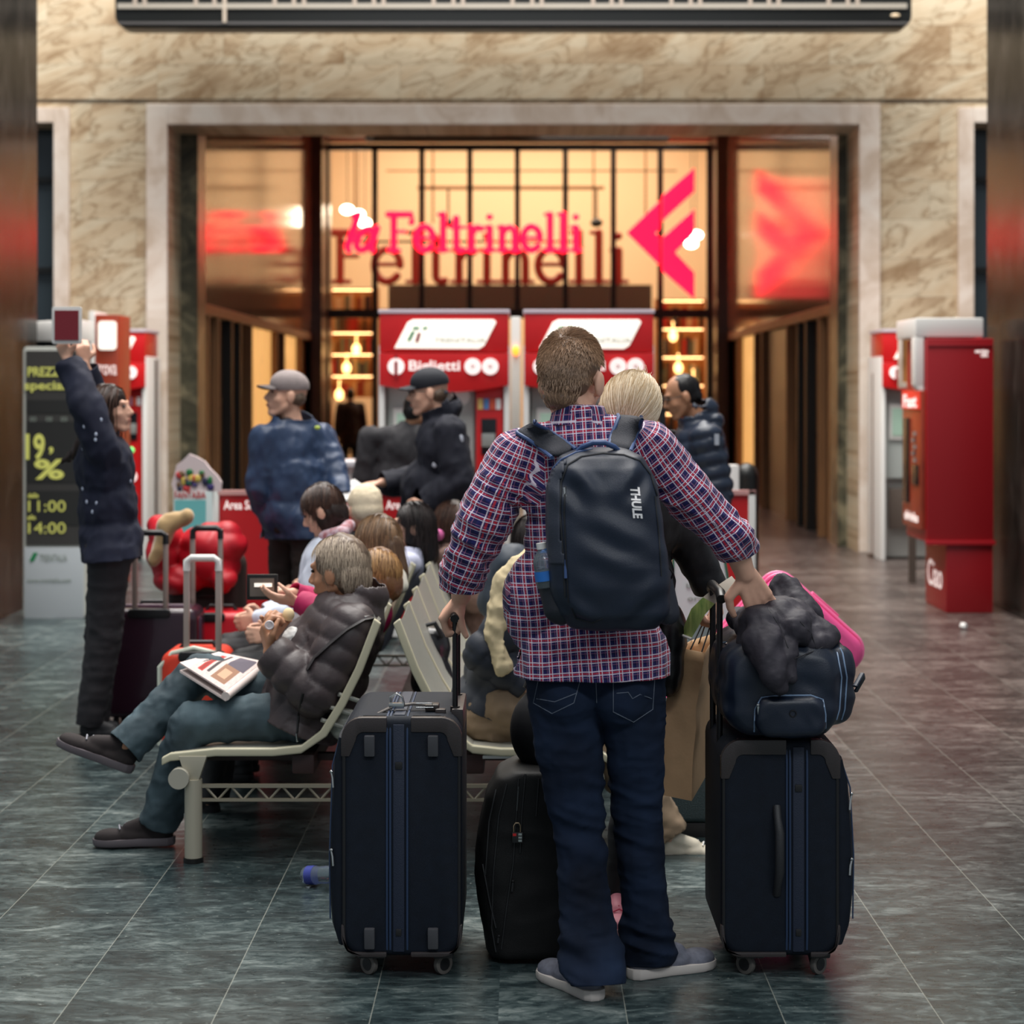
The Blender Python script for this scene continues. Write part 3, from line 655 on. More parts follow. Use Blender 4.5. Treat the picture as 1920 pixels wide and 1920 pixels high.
pt('PREZZO', 90, 697, 76, 18); pt('special', 84, 725, 76, 22)
pt('19', 66, 838, 36, 50, .03); pt(',', 96, 845, 8, 14); pt('%', 92, 880, 56, 38, .03)
pt('dalle', 62, 929, 20, 9); pt('11:00', 88, 949, 70, 21, .0); pt('alle', 59, 970, 16, 9); pt('14:00', 88, 990, 70, 21, .0)
for px in (62, 92, 120): pt('00', px, 786, 12, 9, 0, TXG)
text('TRENITALIA', .20, P(100, 1046, YB-.016), TXG, pb, 'logo_lettering', height=.05); text('www.trenitalia.com', .32, P(92, 1088, YB-.016), TXG, pb, 'web_lettering', height=.035)
q = MB(); q.prism([(P(56, 0, YB).x, P(0, 1052, YB).z), (P(64, 0, YB).x, P(0, 1052, YB).z), (P(72, 0, YB).x, P(0, 1036, YB).z), (P(64, 0, YB).x, P(0, 1036, YB).z)], 'y', YB-.018, YB-.011); put('logo_mark', q, GRN, pb)
wt = thing('white_machine', 'white topped machine just behind the price board', 'machine', (kx(75, 15.6), 15.6, 0))
c = P(78, 620, 15.4); q = MB(); q.prism([(P(46, 0, 15.4).x, P(0, 612, 15.4).z), (P(58, 0, 15.4).x, P(0, 603, 15.4).z), (P(150, 0, 15.4).x, P(0, 598, 15.4).z), (P(150, 0, 15.4).x, P(0, 640, 15.4).z), (P(58, 0, 15.4).x, P(0, 640, 15.4).z)], 'y', 15.4, 15.9); put('top_box', q, WHITE, wt, .02)
q = MB(); q.box(P(46, 0, 15.5).x, P(150, 0, 15.5).x, 15.5, 15.9, 0, P(0, 640, 15.5).z); put('cabinet', q, DISP, wt, .01)
od = thing('advert_panel', 'orange advertising panel with a lit white screen behind the raised arms', 'advert panel', (kx(196, 16.2), 16.2, 0))
X0, X1 = kx(178, 16.2), kx(222, 16.2); ORG = mat('orange_red_panel', (150, 58, 36), .4)
q = MB(); q.box(X0, X1, 16.2, 16.7, 0, P(0, 590, 16.2).z); put('cabinet', q, ORG, od, .01)
q = MB(); q.prism(rrect(X0+.03, X1-.015, P(0, 656, 16.2).z, P(0, 602, 16.2).z, .03), 'y', 16.18, 16.2); put('lit_screen', q, SIGNW, od)
text('trova', .17, ((X0+X1)/2, 16.19, P(0, 692, 16.2).z), TXW, od, height=.10)
q = MB(); q.box(X0-.05, X0, 16.19, 16.7, 0, P(0, 583, 16.2).z); put('side_panel', q, WHITE, od, .008)
ps = thing('wall_post', 'narrow dark bronze post beside the left ticket machine', 'post', (kx(286, 19.2), 19.2, 0))
q = MB(); q.box(kx(282, 19.2), kx(293, 19.2), 19.2, 19.26, 0, P(0, 675, 19.2).z); put('post', q, mat('bronze', (66, 50, 40), .4), ps)
q = MB(); q.box(kx(274, 19.2), kx(300, 19.2), 19.15, 19.3, 0, .03); put('base', q, mat('bronze_base', (66, 50, 40), .4), ps)
ps = thing('wall_post', 'narrow dark bronze post beside the right ticket machine', 'post', (kx(1643, 19.2), 19.2, 0))
q = MB(); q.box(kx(1637, 19.2), kx(1647, 19.2), 19.2, 19.26, 0, P(0, 700, 19.2).z); put('post', q, mat('bronze', (100, 70, 56), .4), ps)
q = MB(); q.box(kx(1630, 19.2), kx(1655, 19.2), 19.15, 19.3, 0, .03); put('base', q, mat('bronze_base', (66, 50, 40), .4), ps)
# ---------------------------------------------------------------- red barriers with white frames
def barrier(px0, px1, Y, label, txt=True, skew=0):
    t = thing('barrier_panel', label, 'barrier', ((kx(px0, Y)+kx(px1, Y))/2, Y, 0), 'red barrier panels round the ticket area')
    x0, x1 = kx(px0, Y), kx(px1, Y)
    q = MB(); q.box(x0+.03, x1-.03, Y, Y+.02, .14, .98); put('panel', q, mat('barrier_red', (192, 26, 32), .4), t)
    for a in (x0, x1-.045): q = MB(); q.box(a, a+.045, Y-.02, Y+.04, 0, 1.01); put('post', q, WHITE, t, .004)
    q = MB(); q.box(x0, x1, Y-.02, Y+.04, .98, 1.01); put('top_rail', q, mat('rail_pink', (200, 150, 146), .4), t)
    q = MB(); q.box(x0+.045, x1-.045, Y-.02, Y+.04, .06, .13); put('bottom_rail', q, WHITE, t)
    if txt: text('Area Self Service', min(.75, x1-x0-.15), ((x0+x1)/2, Y-.004, .915), TXW, t, bold=.015, height=.06)
barrier(398, 560, 12.5, 'red barrier panel with white lettering left of the man in the grey cap')
barrier(562, 700, 12.5, 'red barrier panel directly behind the man in the grey cap')
barrier(702, 862, 12.5, 'red barrier panel behind the legs of the man in the black cap')
barrier(1290, 1416, 12.5, 'red barrier panel with white posts right of the man with the backpack', False)
wc = thing('white_counter', 'white counter top seen between the two capped men', 'counter', (kx(670, 13.2), 13.2, 0))
q = MB(); q.box(kx(560, 13.2), kx(800, 13.2), 13.2, 13.7, 0, P(0, 872, 13.2).z); put('body', q, WHITE, wc, .01)
q = MB(); q.box(kx(556, 13.2), kx(804, 13.2), 13.15, 13.75, P(0, 876, 13.2).z, P(0, 868, 13.2).z+.01); put('counter_top', q, mat('counter_grey', (205, 205, 210), .3), wc, .008)
wp = thing('white_post', 'short white post beside a dark litter bin right of the man in the puffer jacket', 'post', (kx(1374, 13.2), 13.2, 0))
q = MB(); q.box(kx(1364, 13.2), kx(1386, 13.2), 13.2, 13.3, 0, P(0, 872, 13.2).z); put('post', q, WHITE, wp, .01)
bn = thing('litter_bin', 'black round topped litter bin behind the right barrier', 'bin', (kx(1400, 13.6), 13.6, 0))
q = MB(); c = Vector((kx(1400, 13.6), 13.6, 0)); q.cyl(c, c+V(0, 0, 1.05), .085, n=24); put('body', q, BLACK, bn); q = MB(); q.ball(c+V(0, 0, 1.05), (.085, .085, .10)); put('lid', q, BLACK, bn)
# promotional stand with a colourful top
pr = thing('promotional_stand', 'small promotional stand with colourful cut-out top and turquoise front', 'display stand', (kx(365, 12.2), 12.2, 0))
Y = 12.2; x0, x1 = kx(325, Y), kx(398, Y)
q = MB(); q.box(x0, x1, Y, Y+.22, 0, P(0, 922, Y).z); put('box', q, mat('pale_card', (214, 226, 224), .6), pr, .004)
q = MB(); q.box(x0+.01, x1-.04, Y-.006, Y, .75, P(0, 938, Y).z); put('front_panel', q, mat('turquoise', (120, 196, 196), .5), pr)
text('FANTASIA', .20, ((x0+x1)/2-.015, Y-.008, P(0, 928, Y).z), RED, pr, bold=.02, height=.045)
lp = [(x0-.01, .0), (x1+.01, 0)]; zt = P(0, 922, Y).z
lp = [(x1+.05, zt), (x1+.055, zt+.06), (x1+.03, zt+.10), (x1-.02, zt+.15), (x1-.05, zt+.19), (x1-.10, zt+.22), (x1-.15, zt+.24), (x1-.19, zt+.20), (x1-.23, zt+.17), (x0-.0, zt+.10), (x0-.015, zt+.05), (x0, zt)]
q = MB(); q.prism(lp, 'y', Y+.02, Y+.05); tp = put('cut_out_top', q, mat('pale_pink_card', (226, 206, 206), .6), pr)
for i in range(22):
    a = rnd.uniform(x0+.03, x1-.01); b = zt+rnd.uniform(.02, .15)*(1-abs(a-(x0+x1)/2)*2.2)
    q = MB(); q.ball((a, Y+.01, b), (rnd.uniform(.012, .028), .01, rnd.uniform(.012, .03))); put('painted_blob', q, mat('blob_%d' % i, [(30, 110, 60), (60, 50, 110), (200, 60, 60), (110, 80, 50), (40, 40, 70), (220, 190, 90)][i % 6], .6), tp)
# white notice stand beyond the man's right arm
wn_ = thing('notice_board', 'white notice board with thin green border beyond the arm of the backpack man', 'notice board', (kx(1330, 8.6), 8.6, 0))
Y = 8.6; lp = [(kx(1262, Y), P(0, 1165, Y).z), (kx(1378, Y), P(0, 1165, Y).z), (kx(1352, Y), P(0, 1008, Y).z), (kx(1262, Y), P(0, 1000, Y).z)]
q = MB(); q.prism(lp, 'y', Y, Y+.03); put('board', q, mat('notice_white', (222, 232, 230), .5), wn_)
q = MB(); q.tube([V(a, Y-.004, b) for a, b in lp], .007, 6, closed=True); put('border', q, mat('green_border', (40, 110, 84), .5), wn_)
for i in range(4): text(['Avviso ai', 'viaggiatori', 'binari', 'orari'][i], .13-.01*i, (kx(1310, Y), Y-.004, P(0, 1050+24*i, Y).z), TXG, wn_, 'notice_lettering', height=.022)
q = MB(); q.box(kx(1266, Y), kx(1376, Y), Y+.0, Y+.24, 0, P(0, 1168, Y).z); put('stand', q, mat('stand_grey', (120, 140, 138), .5), wn_, .01)
# crumpled litter on the far floor
lt = MB(); c = V(kx(1807, 13.35), 13.35, .022); lt.ball(c, (.03, .03, .024), 8)
lt.v = [(a+rnd.uniform(-.006, .006), b+rnd.uniform(-.006, .006), max(0, d+rnd.uniform(-.006, .006))) for a, b, d in lt.v]
tag(put('crumpled_paper', lt, WHITE, None, loc=c), 'small crumpled white paper on the floor in front of the vending machine', 'litter')
# ---------------------------------------------------------------- waiting bench
SEATM = mat('seat_steel', (176, 176, 166), .35, metal=.35, var=.06, vs=60, bump=.4, bs=260); CASTM = mat('cast_cream_frame', (192, 186, 160), .38)
BEAM = mat('beam_maroon', (58, 38, 36), .5); PIPE = mat('pipe_grey', (176, 170, 152), .4, metal=.2)
bench = thing('waiting_bench', 'back to back row of pale perforated metal seats in the middle of the hall', 'bench', (-.47, 6.9, 0))
XB = -.47
prof = [(-.79, .362), (-.76, .378), (-.60, .395), (-.40, .395), (-.30, .405), (-.235, .455), (-.17, .56), (-.11, .68), (-.045, .85)]   # (x from centre, z)
def seatprof(sg): return [(XB+sg*-a if sg > 0 else XB+a, b) for a, b in prof]
NS = 6
for sg in (-1, 1):
    pp = [(XB+(a if sg < 0 else -a), b) for a, b in prof]
    for k in range(NS):
        ya, yb = 6.765+k*.56, 6.765+k*.56+.50
        # seat pan and back rest as separate shells with a slight scoop
        for nm, seg in (('seat', pp[:5]), ('backrest', pp[4:])):
            q = MB(); rings = []
            for j in range(9):
                yy = ya+(yb-ya)*j/8; sc = .012*(1-abs(j-4)/4)**.5
                rings.append([(x, yy, z-sc) for x, z in seg]+[(x+(.008 if nm == 'backrest' and sg < 0 else -.008 if nm == 'backrest' else 0), yy, z-sc-.012) for x, z in seg[::-1]])
            q.loft(rings); put(nm, q, SEATM, bench, smooth=50)
    for y in [6.725]+[6.765+k*.56-.03 for k in range(1, NS)]+[6.765+NS*.56-.03]:
        q = MB(); th = .016
        for (x0, z0), (x1, z1) in zip(pp[:-1], pp[1:]): pass
        up = [(x, z+.006) for x, z in pp]; dn = [(x, z-.022) if i < 5 else (x-sg*.024 if False else x+(.024 if sg < 0 else -.024), z-.012) for i, (x, z) in enumerate(pp)]
        v = [(x, y, z) for x, z in up]+[(x, y, z) for x, z in dn]+[(x, y+.03, z) for x, z in up]+[(x, y+.03, z) for x, z in dn]
        n = len(pp); fs = []
        for i in range(n-1): fs += [(i, i+1, n+i+1, n+i), (2*n+i, 3*n+i, 3*n+i+1, 2*n+i+1), (i, 2*n+i, 2*n+i+1, i+1), (n+i, n+i+1, 3*n+i+1, 3*n+i)]
        fs += [(0, n, 3*n, 2*n), (n-1, 3*n-1, 4*n-1, 2*n-1)]
        q.add(v, fs); put('end_frame', q, CASTM, bench, .006, smooth=60, seg=3)
    for yl in (6.74, 10.05):
        xl = XB+sg*.68*1
        q = MB(); q.cyl((xl, yl, .012), (xl, yl, .292), .031, n=24); lg_ = put('leg', q, PIPE, bench)
        q = MB(); q.cyl((xl, yl, 0), (xl, yl, .018), .035, n=24); put('rubber_foot', q, BLACK, lg_)
        q = MB(); q.prism([(xl-.02, .285), (xl+.02, .285), (xl+.05*1, .375), (xl-.05, .375)], 'y', yl-.02, yl+.02); put('bracket', q, PIPE, bench, .004)
        q = MB(); q.cyl((xl+sg*.045, yl-.045, .30), (xl+sg*.045, yl+.0, .30), .036, n=24); put('round_cap', q, mat('cap_plastic', (168, 164, 150), .5), bench)
    q = MB(); q.box(XB+sg*.30-.04, XB+sg*.30+.04, 6.78, 10.1, .30, .37); put('beam', q, BEAM, bench, .01)
for yl in (6.74, 10.05):
    q = MB(); q.box(XB-.66, XB+.66, yl-.008, yl+.008, .262, .274); q.box(XB-.66, XB+.66, yl-.008, yl+.008, .214, .224)
    x = XB-.64; k = 0
    while x < XB+.60: q.tube([(x, yl, .218 if k % 2 else .268), (x+.045, yl, .268 if k % 2 else .218)], .0045, 6); x += .045; k += 1
    put('truss', q, mat('truss_metal', (150, 142, 124), .4, metal=.3), bench)
q = MB(); q.box(XB+.0-.03, XB+.03, 6.78, 10.1, .36, .40); q.box(XB-.66, XB+.66, 6.90, 6.94, .325, .352); put('cross_beam', q, BEAM, bench, .006)
for i in range(3):
    q = MB(); q.cyl((-.70+.03*i, 6.735, .50+.045*i), (-.63+.03*i, 6.77, .47+.045*i), .008, n=8); put('spoke', q, SEATM, bench)
q = MB(); q.ball((-.62, 6.80, .47), (.06, .02, .06)); put('hub_cap', q, SEATM, bench)
# ---------------------------------------------------------------- luggage
NAVY = mat('navy_canvas', (11, 19, 31), .7, var=.15, vs=30, bump=.35, bs=700, spec=.25); NAVYP = mat('navy_piping', (34, 52, 80), .5)
GUARD = mat('dark_brown_plastic', (50, 44, 44), .36, bump=.15, bs=300); GUARD2 = mat('black_plastic', (24, 23, 25), .38); CHROME = mat('chrome', (200, 200, 198), .18, metal=1.)
ALU = mat('aluminium_tube', (190, 170, 160), .3, metal=.6); LEATH = mat('dark_leather', (46, 38, 36), .4)
RUB = mat('grey_rubber', (86, 82, 78), .6)
def rb_rings(x0, x1, y0, y1, z0, z1, r, e, n=6):
    out = []
    for t in (0, .3, .7, 1):
        ins = e*(1-math.sin(t*PI/2)); out.append((y0+e*(1-math.cos(t*PI/2)), ins))
    out += [(y1-(y-y0), i) for y, i in out[::-1]]
    return [[(a, y, b) for a, b in rrect(x0+i, x1-i, z0+i, z1-i, max(r-i*.5, .004), n)] for y, i in out]
def rbox(x0, x1, y0, y1, z0, z1, r=.04, e=.015, n=6): q = MB(); q.loft(rb_rings(x0, x1, y0, y1, z0, z1, r, e, n)); return q
def guard(mb, x0, x1, z0, z1, r, wd, ya, yb, corner, ext1, ext2, n=8):
    """corner protector following a rounded corner; corner in 'tl','tr','bl','br'"""
    sx = -1 if 'l' in corner else 1; sz = 1 if 't' in corner else -1
    cx = (x0+r) if sx < 0 else (x1-r); cz = (z1-r) if sz > 0 else (z0+r)
    o, i = [], []
    o.append((cx-sx*ext1, cz+sz*r)); i.append((cx-sx*ext1, cz+sz*(r-wd)))
    for k in range(n+1):
        a = PI/2*k/n; o.append((cx+sx*r*math.sin(a), cz+sz*r*math.cos(a))); ri = r*.35; ci = (r-wd)
        i.append((cx+sx*(ci-ri+ri*math.sin(a)), cz+sz*(ci-ri+ri*math.cos(a))))
    o.append((cx+sx*r, cz-sz*ext2)); i.append((cx+sx*(r-wd*.55), cz-sz*ext2))
    mb.prism(o+i[::-1], 'y', ya, yb)
def wheel(parent, x, y, z0=0, R_=.029, side=1):
    B_ = len(bpy.data.meshes)
    RZ = Matrix.Rotation(side*.85, 3, 'Z'); rr_ = lambda q: rotq(MBs(q, (x, y, 0)), V(x, y, 0), RZ)
    q = MB(); q.cyl((x-.008, y, R_), (x+.008, y, R_), R_, n=24); wh = put('wheel', rr_(q), RUB, parent, .003)
    q = MB(); q.cyl((x-.0095, y, R_), (x+.0095, y, R_), R_*.6, n=20); put('hub', rr_(q), GUARD2, wh)
    q = MB(); q.prism([(x+side*.010, .02), (x+side*.020, .02), (x+side*.034, .062), (x-.004, .062), (x-.004, .054), (x+side*.010, .05)], 'y', y-.012, y+.012); put('caster_fork', rr_(q), GUARD2, wh, .002)
def MBs(q, c): q.v = [(a-c[0], b-c[1], d-c[2]) for a, b, d in q.v]; return q
def rotq(q, c, Rm): q.v = [tuple(Rm@Vector(v)+c) for v in q.v]; return q
def big_case(name, label, x0, x1, y0, y1, z0, z1, bulge, side, grp=None):
    t = thing(name, label, 'suitcase', ((x0+x1)/2, (y0+y1)/2, 0), grp)
    put('body', rbox(x0, x1, y0, y1, z0, z1, .058, .02), NAVY, t, smooth=50)
    # bulging front pocket on the outer side
    q = MB(); rings = []
    xs = x0 if side < 0 else x1
    for zz, b in ((z0+.03, .25), (z0+.08, .75), (z0+.2, 1), (z0+(z1-z0)*.55, .92), (z1-.12, .62), (z1-.06, .28)):
        bx = xs+side*bulge*b; pts = [(xs-side*.03, y0+.03), (xs, y0+.012), (xs+side*bulge*b*.7, y0+.022), (bx, y0+.07), (bx, y1-.07), (xs+side*bulge*b*.7, y1-.022), (xs, y1-.012), (xs-side*.03, y1-.03)]
        rings.append([(a, b_, zz) for a, b_ in pts])
    q.loft(rings); pk = put('front_pocket', q, NAVY, t, smooth=70)
    q = MB(); q.tube([(xs+side*bulge*.80, y0+.030, z0+.1), (xs+side*bulge*.85, y0+.030, z0+.28), (xs+side*bulge*.65, y0+.030, z1-.14), (xs+side*bulge*.2, y0+.035, z1-.07)], .0022, 6); put('zipper', q, NAVYP, pk)
    for zz in (z1-.17, z0+.42*(z1-z0)):
        q = MB(); xx = xs+side*bulge*.70; q.tube([(xx, y0+.018, zz+.012), (xx-side*.004, y0+.014, zz-.004), (xx-side*.006, y0+.012, zz-.03)], .003, 6, flat=.5); q.ball((xx, y0+.018, zz+.014), .005, 8); put('zipper_pull', q, CHROME, pk)
    # central expansion zip band round the narrow face
    xc = (x0+x1)/2+(-.008 if side < 0 else .05)
    q = MB(); q.box(xc-.016, xc+.016, y0-.004, y0+.01, z0+.015, z1-.02); q.box(xc-.016, xc+.016, y0+.03, y1-.03, z1-.01, z1+.003); put('zip_band', q, mat('navy_band', (20, 30, 50), .6, bump=.3, bs=400), t, .003)
    for dx in (-.024, .024, -.033):
        q = MB(); q.tube([(xc+dx, y0+.002, z0+.02), (xc+dx, y0-.003, z0+.06), (xc+dx, y0-.003, z1-.06), (xc+dx, y0+.006, z1-.012), (xc+dx, y0+.03, z1+.001), (xc+dx, y1-.04, z1+.001)], .0032, 8); put('piping', q, NAVYP, t)
    q = MB(); q.box(xc-.010, xc+.010, y0-.008, y0, z1-.145, z1-.125); q.box(xc-.008, xc+.008, y0-.007, y0, z0+.06, z0+.08); put('zip_stop', q, GUARD2, t, .002)
    for cn in ('tl', 'tr', 'bl', 'br'):
        q = MB(); gl = (xc-x0-.058-.036) if 'l' in cn else (x1-.058-xc-.036); guard(q, x0, x1, z0, z1, .060, .042 if 't' in cn else .014, y0-.004, y0+.035, cn, gl, .05 if 't' in cn else .03)
        put('corner_guard', q, GUARD, t, .004, smooth=50)
    # slim dark edging down both sides
    for xx in (x0+.008, x1-.008):
        q = MB(); q.tube([(xx, y0+.004, z0+.06), (xx, y0+.004, z1-.07)], .005, 8); put('edge_trim', q, GUARD2, t)
    for xx, s_ in ((x0+.075, 1), (x1-.055, -1)):
        for yy in (y0+.045, y1-.05): wheel(t, xx, yy, side=s_)
        q = MB(); q.box(xx-.03, xx+.05 if s_ > 0 else xx+.03, y0+.01, y0+.09, .052, z0+.03); put('wheel_housing', q, GUARD2, t, .008)
    return t, xc
YL = 5.40
lc, lxc = big_case('suitcase', 'large dark navy fabric suitcase with brown corner guards left of the standing man', -.506, -.166, YL, 5.88, .061, .735, .042, -1)
for px in (693, 812):
    for py, h in ((1397, 38), (1758, 38)):
        c = P(px, py, YL-.006); q = MB(); q.box(c.x-.015, c.x+.015, YL-.022, YL+.0, c.z-.032, c.z+.028); q.v = [(a, b+(.008 if d < c.z-.01 and b < YL-.01 else 0), d) for a, b, d in q.v]
        put('rest_foot', q, mat('foot_grey', (66, 66, 70), .4), lc, .005)
# carry strap, luggage lock and telescopic pole of the left case
q = MB(); z = .742; q.tube([(-.43, 5.47, z-.018), (-.37, 5.50, z+.006), (-.31, 5.52, z+.012), (-.25, 5.52, z+.006)], [.006, .009, .009, .006], 8, flat=.5); put('leather_strap', q, LEATH, lc)
q = MB(); q.box(-.275, -.235, 5.49, 5.54, z-.005, z+.014); q.box(-.245, -.215, 5.47, 5.50, z-.03, z+.004); put('strap_loop', q, LEATH, lc, .006)
q = MB(); q.tube([(-.37, 5.50, z+.012), (-.375, 5.50, z+.034), (-.357, 5.50, z+.044), (-.34, 5.50, z+.034), (-.335, 5.50, z+.012)], .0035, 8); q.box(-.378, -.335, 5.492, 5.51, z+.002, z+.018); put('zip_lock', q, CHROME, lc, .002)
q = MB(); q.tube([(-.30, 5.49, z+.018), (-.255, 5.49, z+.018), (-.25, 5.49, z+.006), (-.30, 5.49, z+.006)], .002, 6, closed=True); put('buckle', q, CHROME, lc)
for yy in (5.53, 5.76):
    q = MB(); q.cyl((-.190, yy, .60), (-.190, yy, 1.000), .008, n=14); q.cyl((-.190, yy, .70), (-.190, yy, .745), .014, n=14); put('telescopic_pole', q, GUARD2, lc)
q = MB(); q.tube([(-.190, 5.50, 1.0), (-.190, 5.53, 1.010), (-.190, 5.76, 1.010), (-.190, 5.79, 1.0)], .013, 14); put('grip', q, GUARD2, lc)
q = MB(); q.box(-.20, -.165, 5.50, 5.80, .66, .742); put('handle_housing', q, GUARD, lc, .008)
# right case
rc, rxc = big_case('suitcase', 'large dark navy fabric suitcase under the holdall right of the standing man', .562, .898, YL, 5.88, .061, .672, .050, 1)
q = MB(); c0, c1 = P(1457, 1512, YL-.004), P(1457, 1678, YL-.004)
q.tube([c0+V(0, .006, 0), c0+V(0, -.012, -.03), c0+V(.004, -.026, -.07), c1+V(.004, -.026, .07), c1+V(0, -.012, .03), c1+V(0, .006, 0)], [.012, .011, .013, .013, .011, .012], 12, flat=.8); put('side_handle', q, mat('handle_dark', (34, 34, 37), .45, bump=.3, bs=500), rc)
for yy in (5.56, 5.76):
    q = MB(); q.cyl((.575, yy, .60), (.575, yy, 1.06), .009, n=14); put('telescopic_pole', q, GUARD2, rc)
q = MB(); q.tube([(.575, 5.51, 1.055), (.575, 5.54, 1.07), (.575, 5.78, 1.07), (.575, 5.81, 1.055)], .015, 14); put('grip', q, GUARD2, rc)
# holdall on the right case
hd = thing('holdall', 'dark navy holdall with pale blue zip piping lying on the right suitcase', 'holdall', (.75, 5.6, .675))
def boxprim(*a, **k): q = rbox(*a, **k); return ('m', q.v, q.f)
SATIN = mat('navy_satin', (10, 22, 40), .42, var=.2, vs=8, bump=.12, bs=300)
b0, b1 = P(1352, 1382, 5.34), P(1556, 1196, 5.34)
hb = blob('body', [boxprim(.565, .90, 5.34, 5.84, .680, .955, r=.09, e=.05), boxprim(.84, .945, 5.38, 5.80, .71, .935, r=.05, e=.05)], SATIN, hd, vox=.009, it=6, disp=lambda co, no: folds(co, .007, (9, 9, 14), 3)-.004)
TH = bvh([hb]); PIP = mat('pale_blue_piping', (110, 132, 160), .4)
pk = blob('front_pocket', [boxprim(P(1416, 0, 5.33).x, P(1550, 0, 5.33).x, 5.315, 5.40, .692, P(0, 1306, 5.33).z, r=.04, e=.02)], SATIN, hd, vox=.006, it=4, disp=lambda co, no: folds(co, .003, (16, 16, 16), 8))
T2 = bvh([hb, pk])
seam(T2, [(1414, 1372), (1416, 1330), (1428, 1308), (1460, 1304), (1520, 1304), (1543, 1312), (1548, 1340), (1548, 1378)], .0026, 'pocket_zip', PIP, hd)
seam(TH, [(1560, 1378), (1574, 1330), (1578, 1270), (1570, 1225), (1562, 1208)], .0024, 'piping', PIP, hd)
seam(TH, [(1569, 1378), (1584, 1330), (1588, 1270), (1580, 1225), (1570, 1206)], .0024, 'piping', PIP, hd)
seam(TH, [(1345, 1207), (1362, 1204), (1385, 1214)], .0024, 'piping', PIP, hd)
def pull(T, px, py, dx, dy, parent, L=.03, mm=None):
    a = hit(T, px, py, .006)
    if a is None: return
    s_ = FPX/a.y; b = a+V(dx, 0, -dy).normalized()*L; q = MB(); q.ball(a, .005, 8); q.tube([a, b], .0038, 8, flat=.5); put('zipper_pull', q, mm or CHROME, parent)
pull(T2, 1421, 1322, .1, 1, hd); pull(TH, 1362, 1208, -.25, 1, hd); pull(TH, 1566, 1205, .6, 1, hd); pull(TH, 1418, 1340, .15, 1, hd)
a = hit(T2, 1487, 1338, .003)
if a: q = MB(); q.tube([a+V(.009*math.cos(t), 0, .009*math.sin(t)) for t in np.linspace(0, 2*PI, 16)[:-1]], .0015, 6, closed=True); put('round_badge', q, GUARD2, hd)
q = MB(); q.tube([(.93, 5.35, .83), (.955, 5.38, .86), (.965, 5.42, .84), (.95, 5.45, .80)], .008, 8, flat=.5); put('side_loop', q, SATIN, hd)
# grey padded jacket thrown over the holdall
PADG = mat('grey_padded_nylon', (50, 47, 54), .62, var=.12, vs=12, bump=.35, bs=55, spec=.25)
jk = thing('padded_jacket', 'crumpled dark grey padded jacket thrown over the navy holdall', 'jacket', (.72, 5.6, .96))
Pj = lambda px, py, Y: P(px, py, Y)
prs = [ell(Pj(1455, 1170, 5.52), (.115, .16, .075)), ell(Pj(1510, 1190, 5.5), (.09, .13, .05)), ell(Pj(1428, 1192, 5.42), (.065, .09, .085)), ell(Pj(1475, 1118, 5.72), (.055, .07, .04)), ell(Pj(1400, 1160, 5.58), (.05, .07, .030)),
       cap(Pj(1430, 1200, 5.36), Pj(1452, 1262, 5.30), .058, .036), cap(Pj(1452, 1262, 5.30), Pj(1460, 1288, 5.31), .030, .020), cap(Pj(1478, 1215, 5.34), Pj(1484, 1268, 5.315), .028, .018),
       cap(Pj(1475, 1110, 5.70), Pj(1500, 1160, 5.62), .05, .06), ell(Pj(1540, 1200, 5.55), (.05, .09, .035)), cap(Pj(1468, 1150, 5.42), Pj(1490, 1178, 5.38), .04, .05)]
jkm = blob('shell', prs, PADG, jk, vox=.006, it=3, disp=lambda co, no: folds(co, .013, (11, 11, 8), 21)+folds(co, .004, (26, 22, 20), 31)+folds(co, .0015, (60, 55, 50), 33))
TJ = bvh([jkm])
for pts in ([(1440, 1140), (1462, 1175), (1478, 1215)], [(1478, 1112), (1500, 1140), (1510, 1165)], [(1490, 1235), (1520, 1225), (1552, 1208)], [(1500, 1165), (1522, 1190), (1530, 1215)]):
    seam(TJ, pts, .0016, 'quilt_seam', mat('seam_dark', (30, 28, 33), .6), jk, lift=.0)
# black soft case in the middle
BCAN = mat('black_canvas', (13, 13, 14), .6, var=.25, vs=14, bump=.3, bs=500, spec=.3)
mc = thing('suitcase', 'black soft suitcase with a small padlock behind the left leg of the standing man', 'suitcase', (0, 5.65, 0))
def sil(rows, y0, y1, ed=.03):   # rows: (py, px0, px1) at depth y0
    rg = []
    for py, a, b in rows:
        z = P(0, py, y0).z; x0, x1 = P(a, 0, y0).x, P(b, 0, y0).x; n = []
        for k in range(24):
            t = 2*PI*k/24; c, s_ = math.cos(t), math.sin(t); e = .45
            n.append(((x0+x1)/2+(x1-x0)/2*math.copysign(abs(c)**e, c), (y0+y1)/2+(y1-y0)/2*math.copysign(abs(s_)**e, s_), z))
        rg.append(n)
    q = MB(); q.loft(rg); return ('m', q.v, q.f)
mcb = blob('body', [sil([(1800, 912, 1085), (1770, 905, 1095), (1700, 893, 1100), (1640, 888, 1100), (1580, 893, 1095), (1500, 912, 1088), (1465, 930, 1078), (1450, 960, 1060)], 5.52, 5.84)], BCAN, mc, vox=.009, it=5, disp=lambda co, no: folds(co, .004, (7, 7, 12), 41))
TM = bvh([mcb]); ZG = mat('dull_zip', (70, 72, 74), .35, metal=.4)
for pts in ([(972, 1460), (968, 1530), (962, 1620), (950, 1700), (940, 1780)], [(985, 1452), (978, 1530), (975, 1600)], [(950, 1470), (935, 1530), (925, 1640), (922, 1740), (930, 1785)], [(930, 1480), (917, 1540), (910, 1640)], [(1010, 1460), (1005, 1530)], [(905, 1620), (918, 1690), (930, 1740)]):
    seam(TM, pts, .003, 'seam', mat('black_seam', (22, 23, 25), .5), mc)
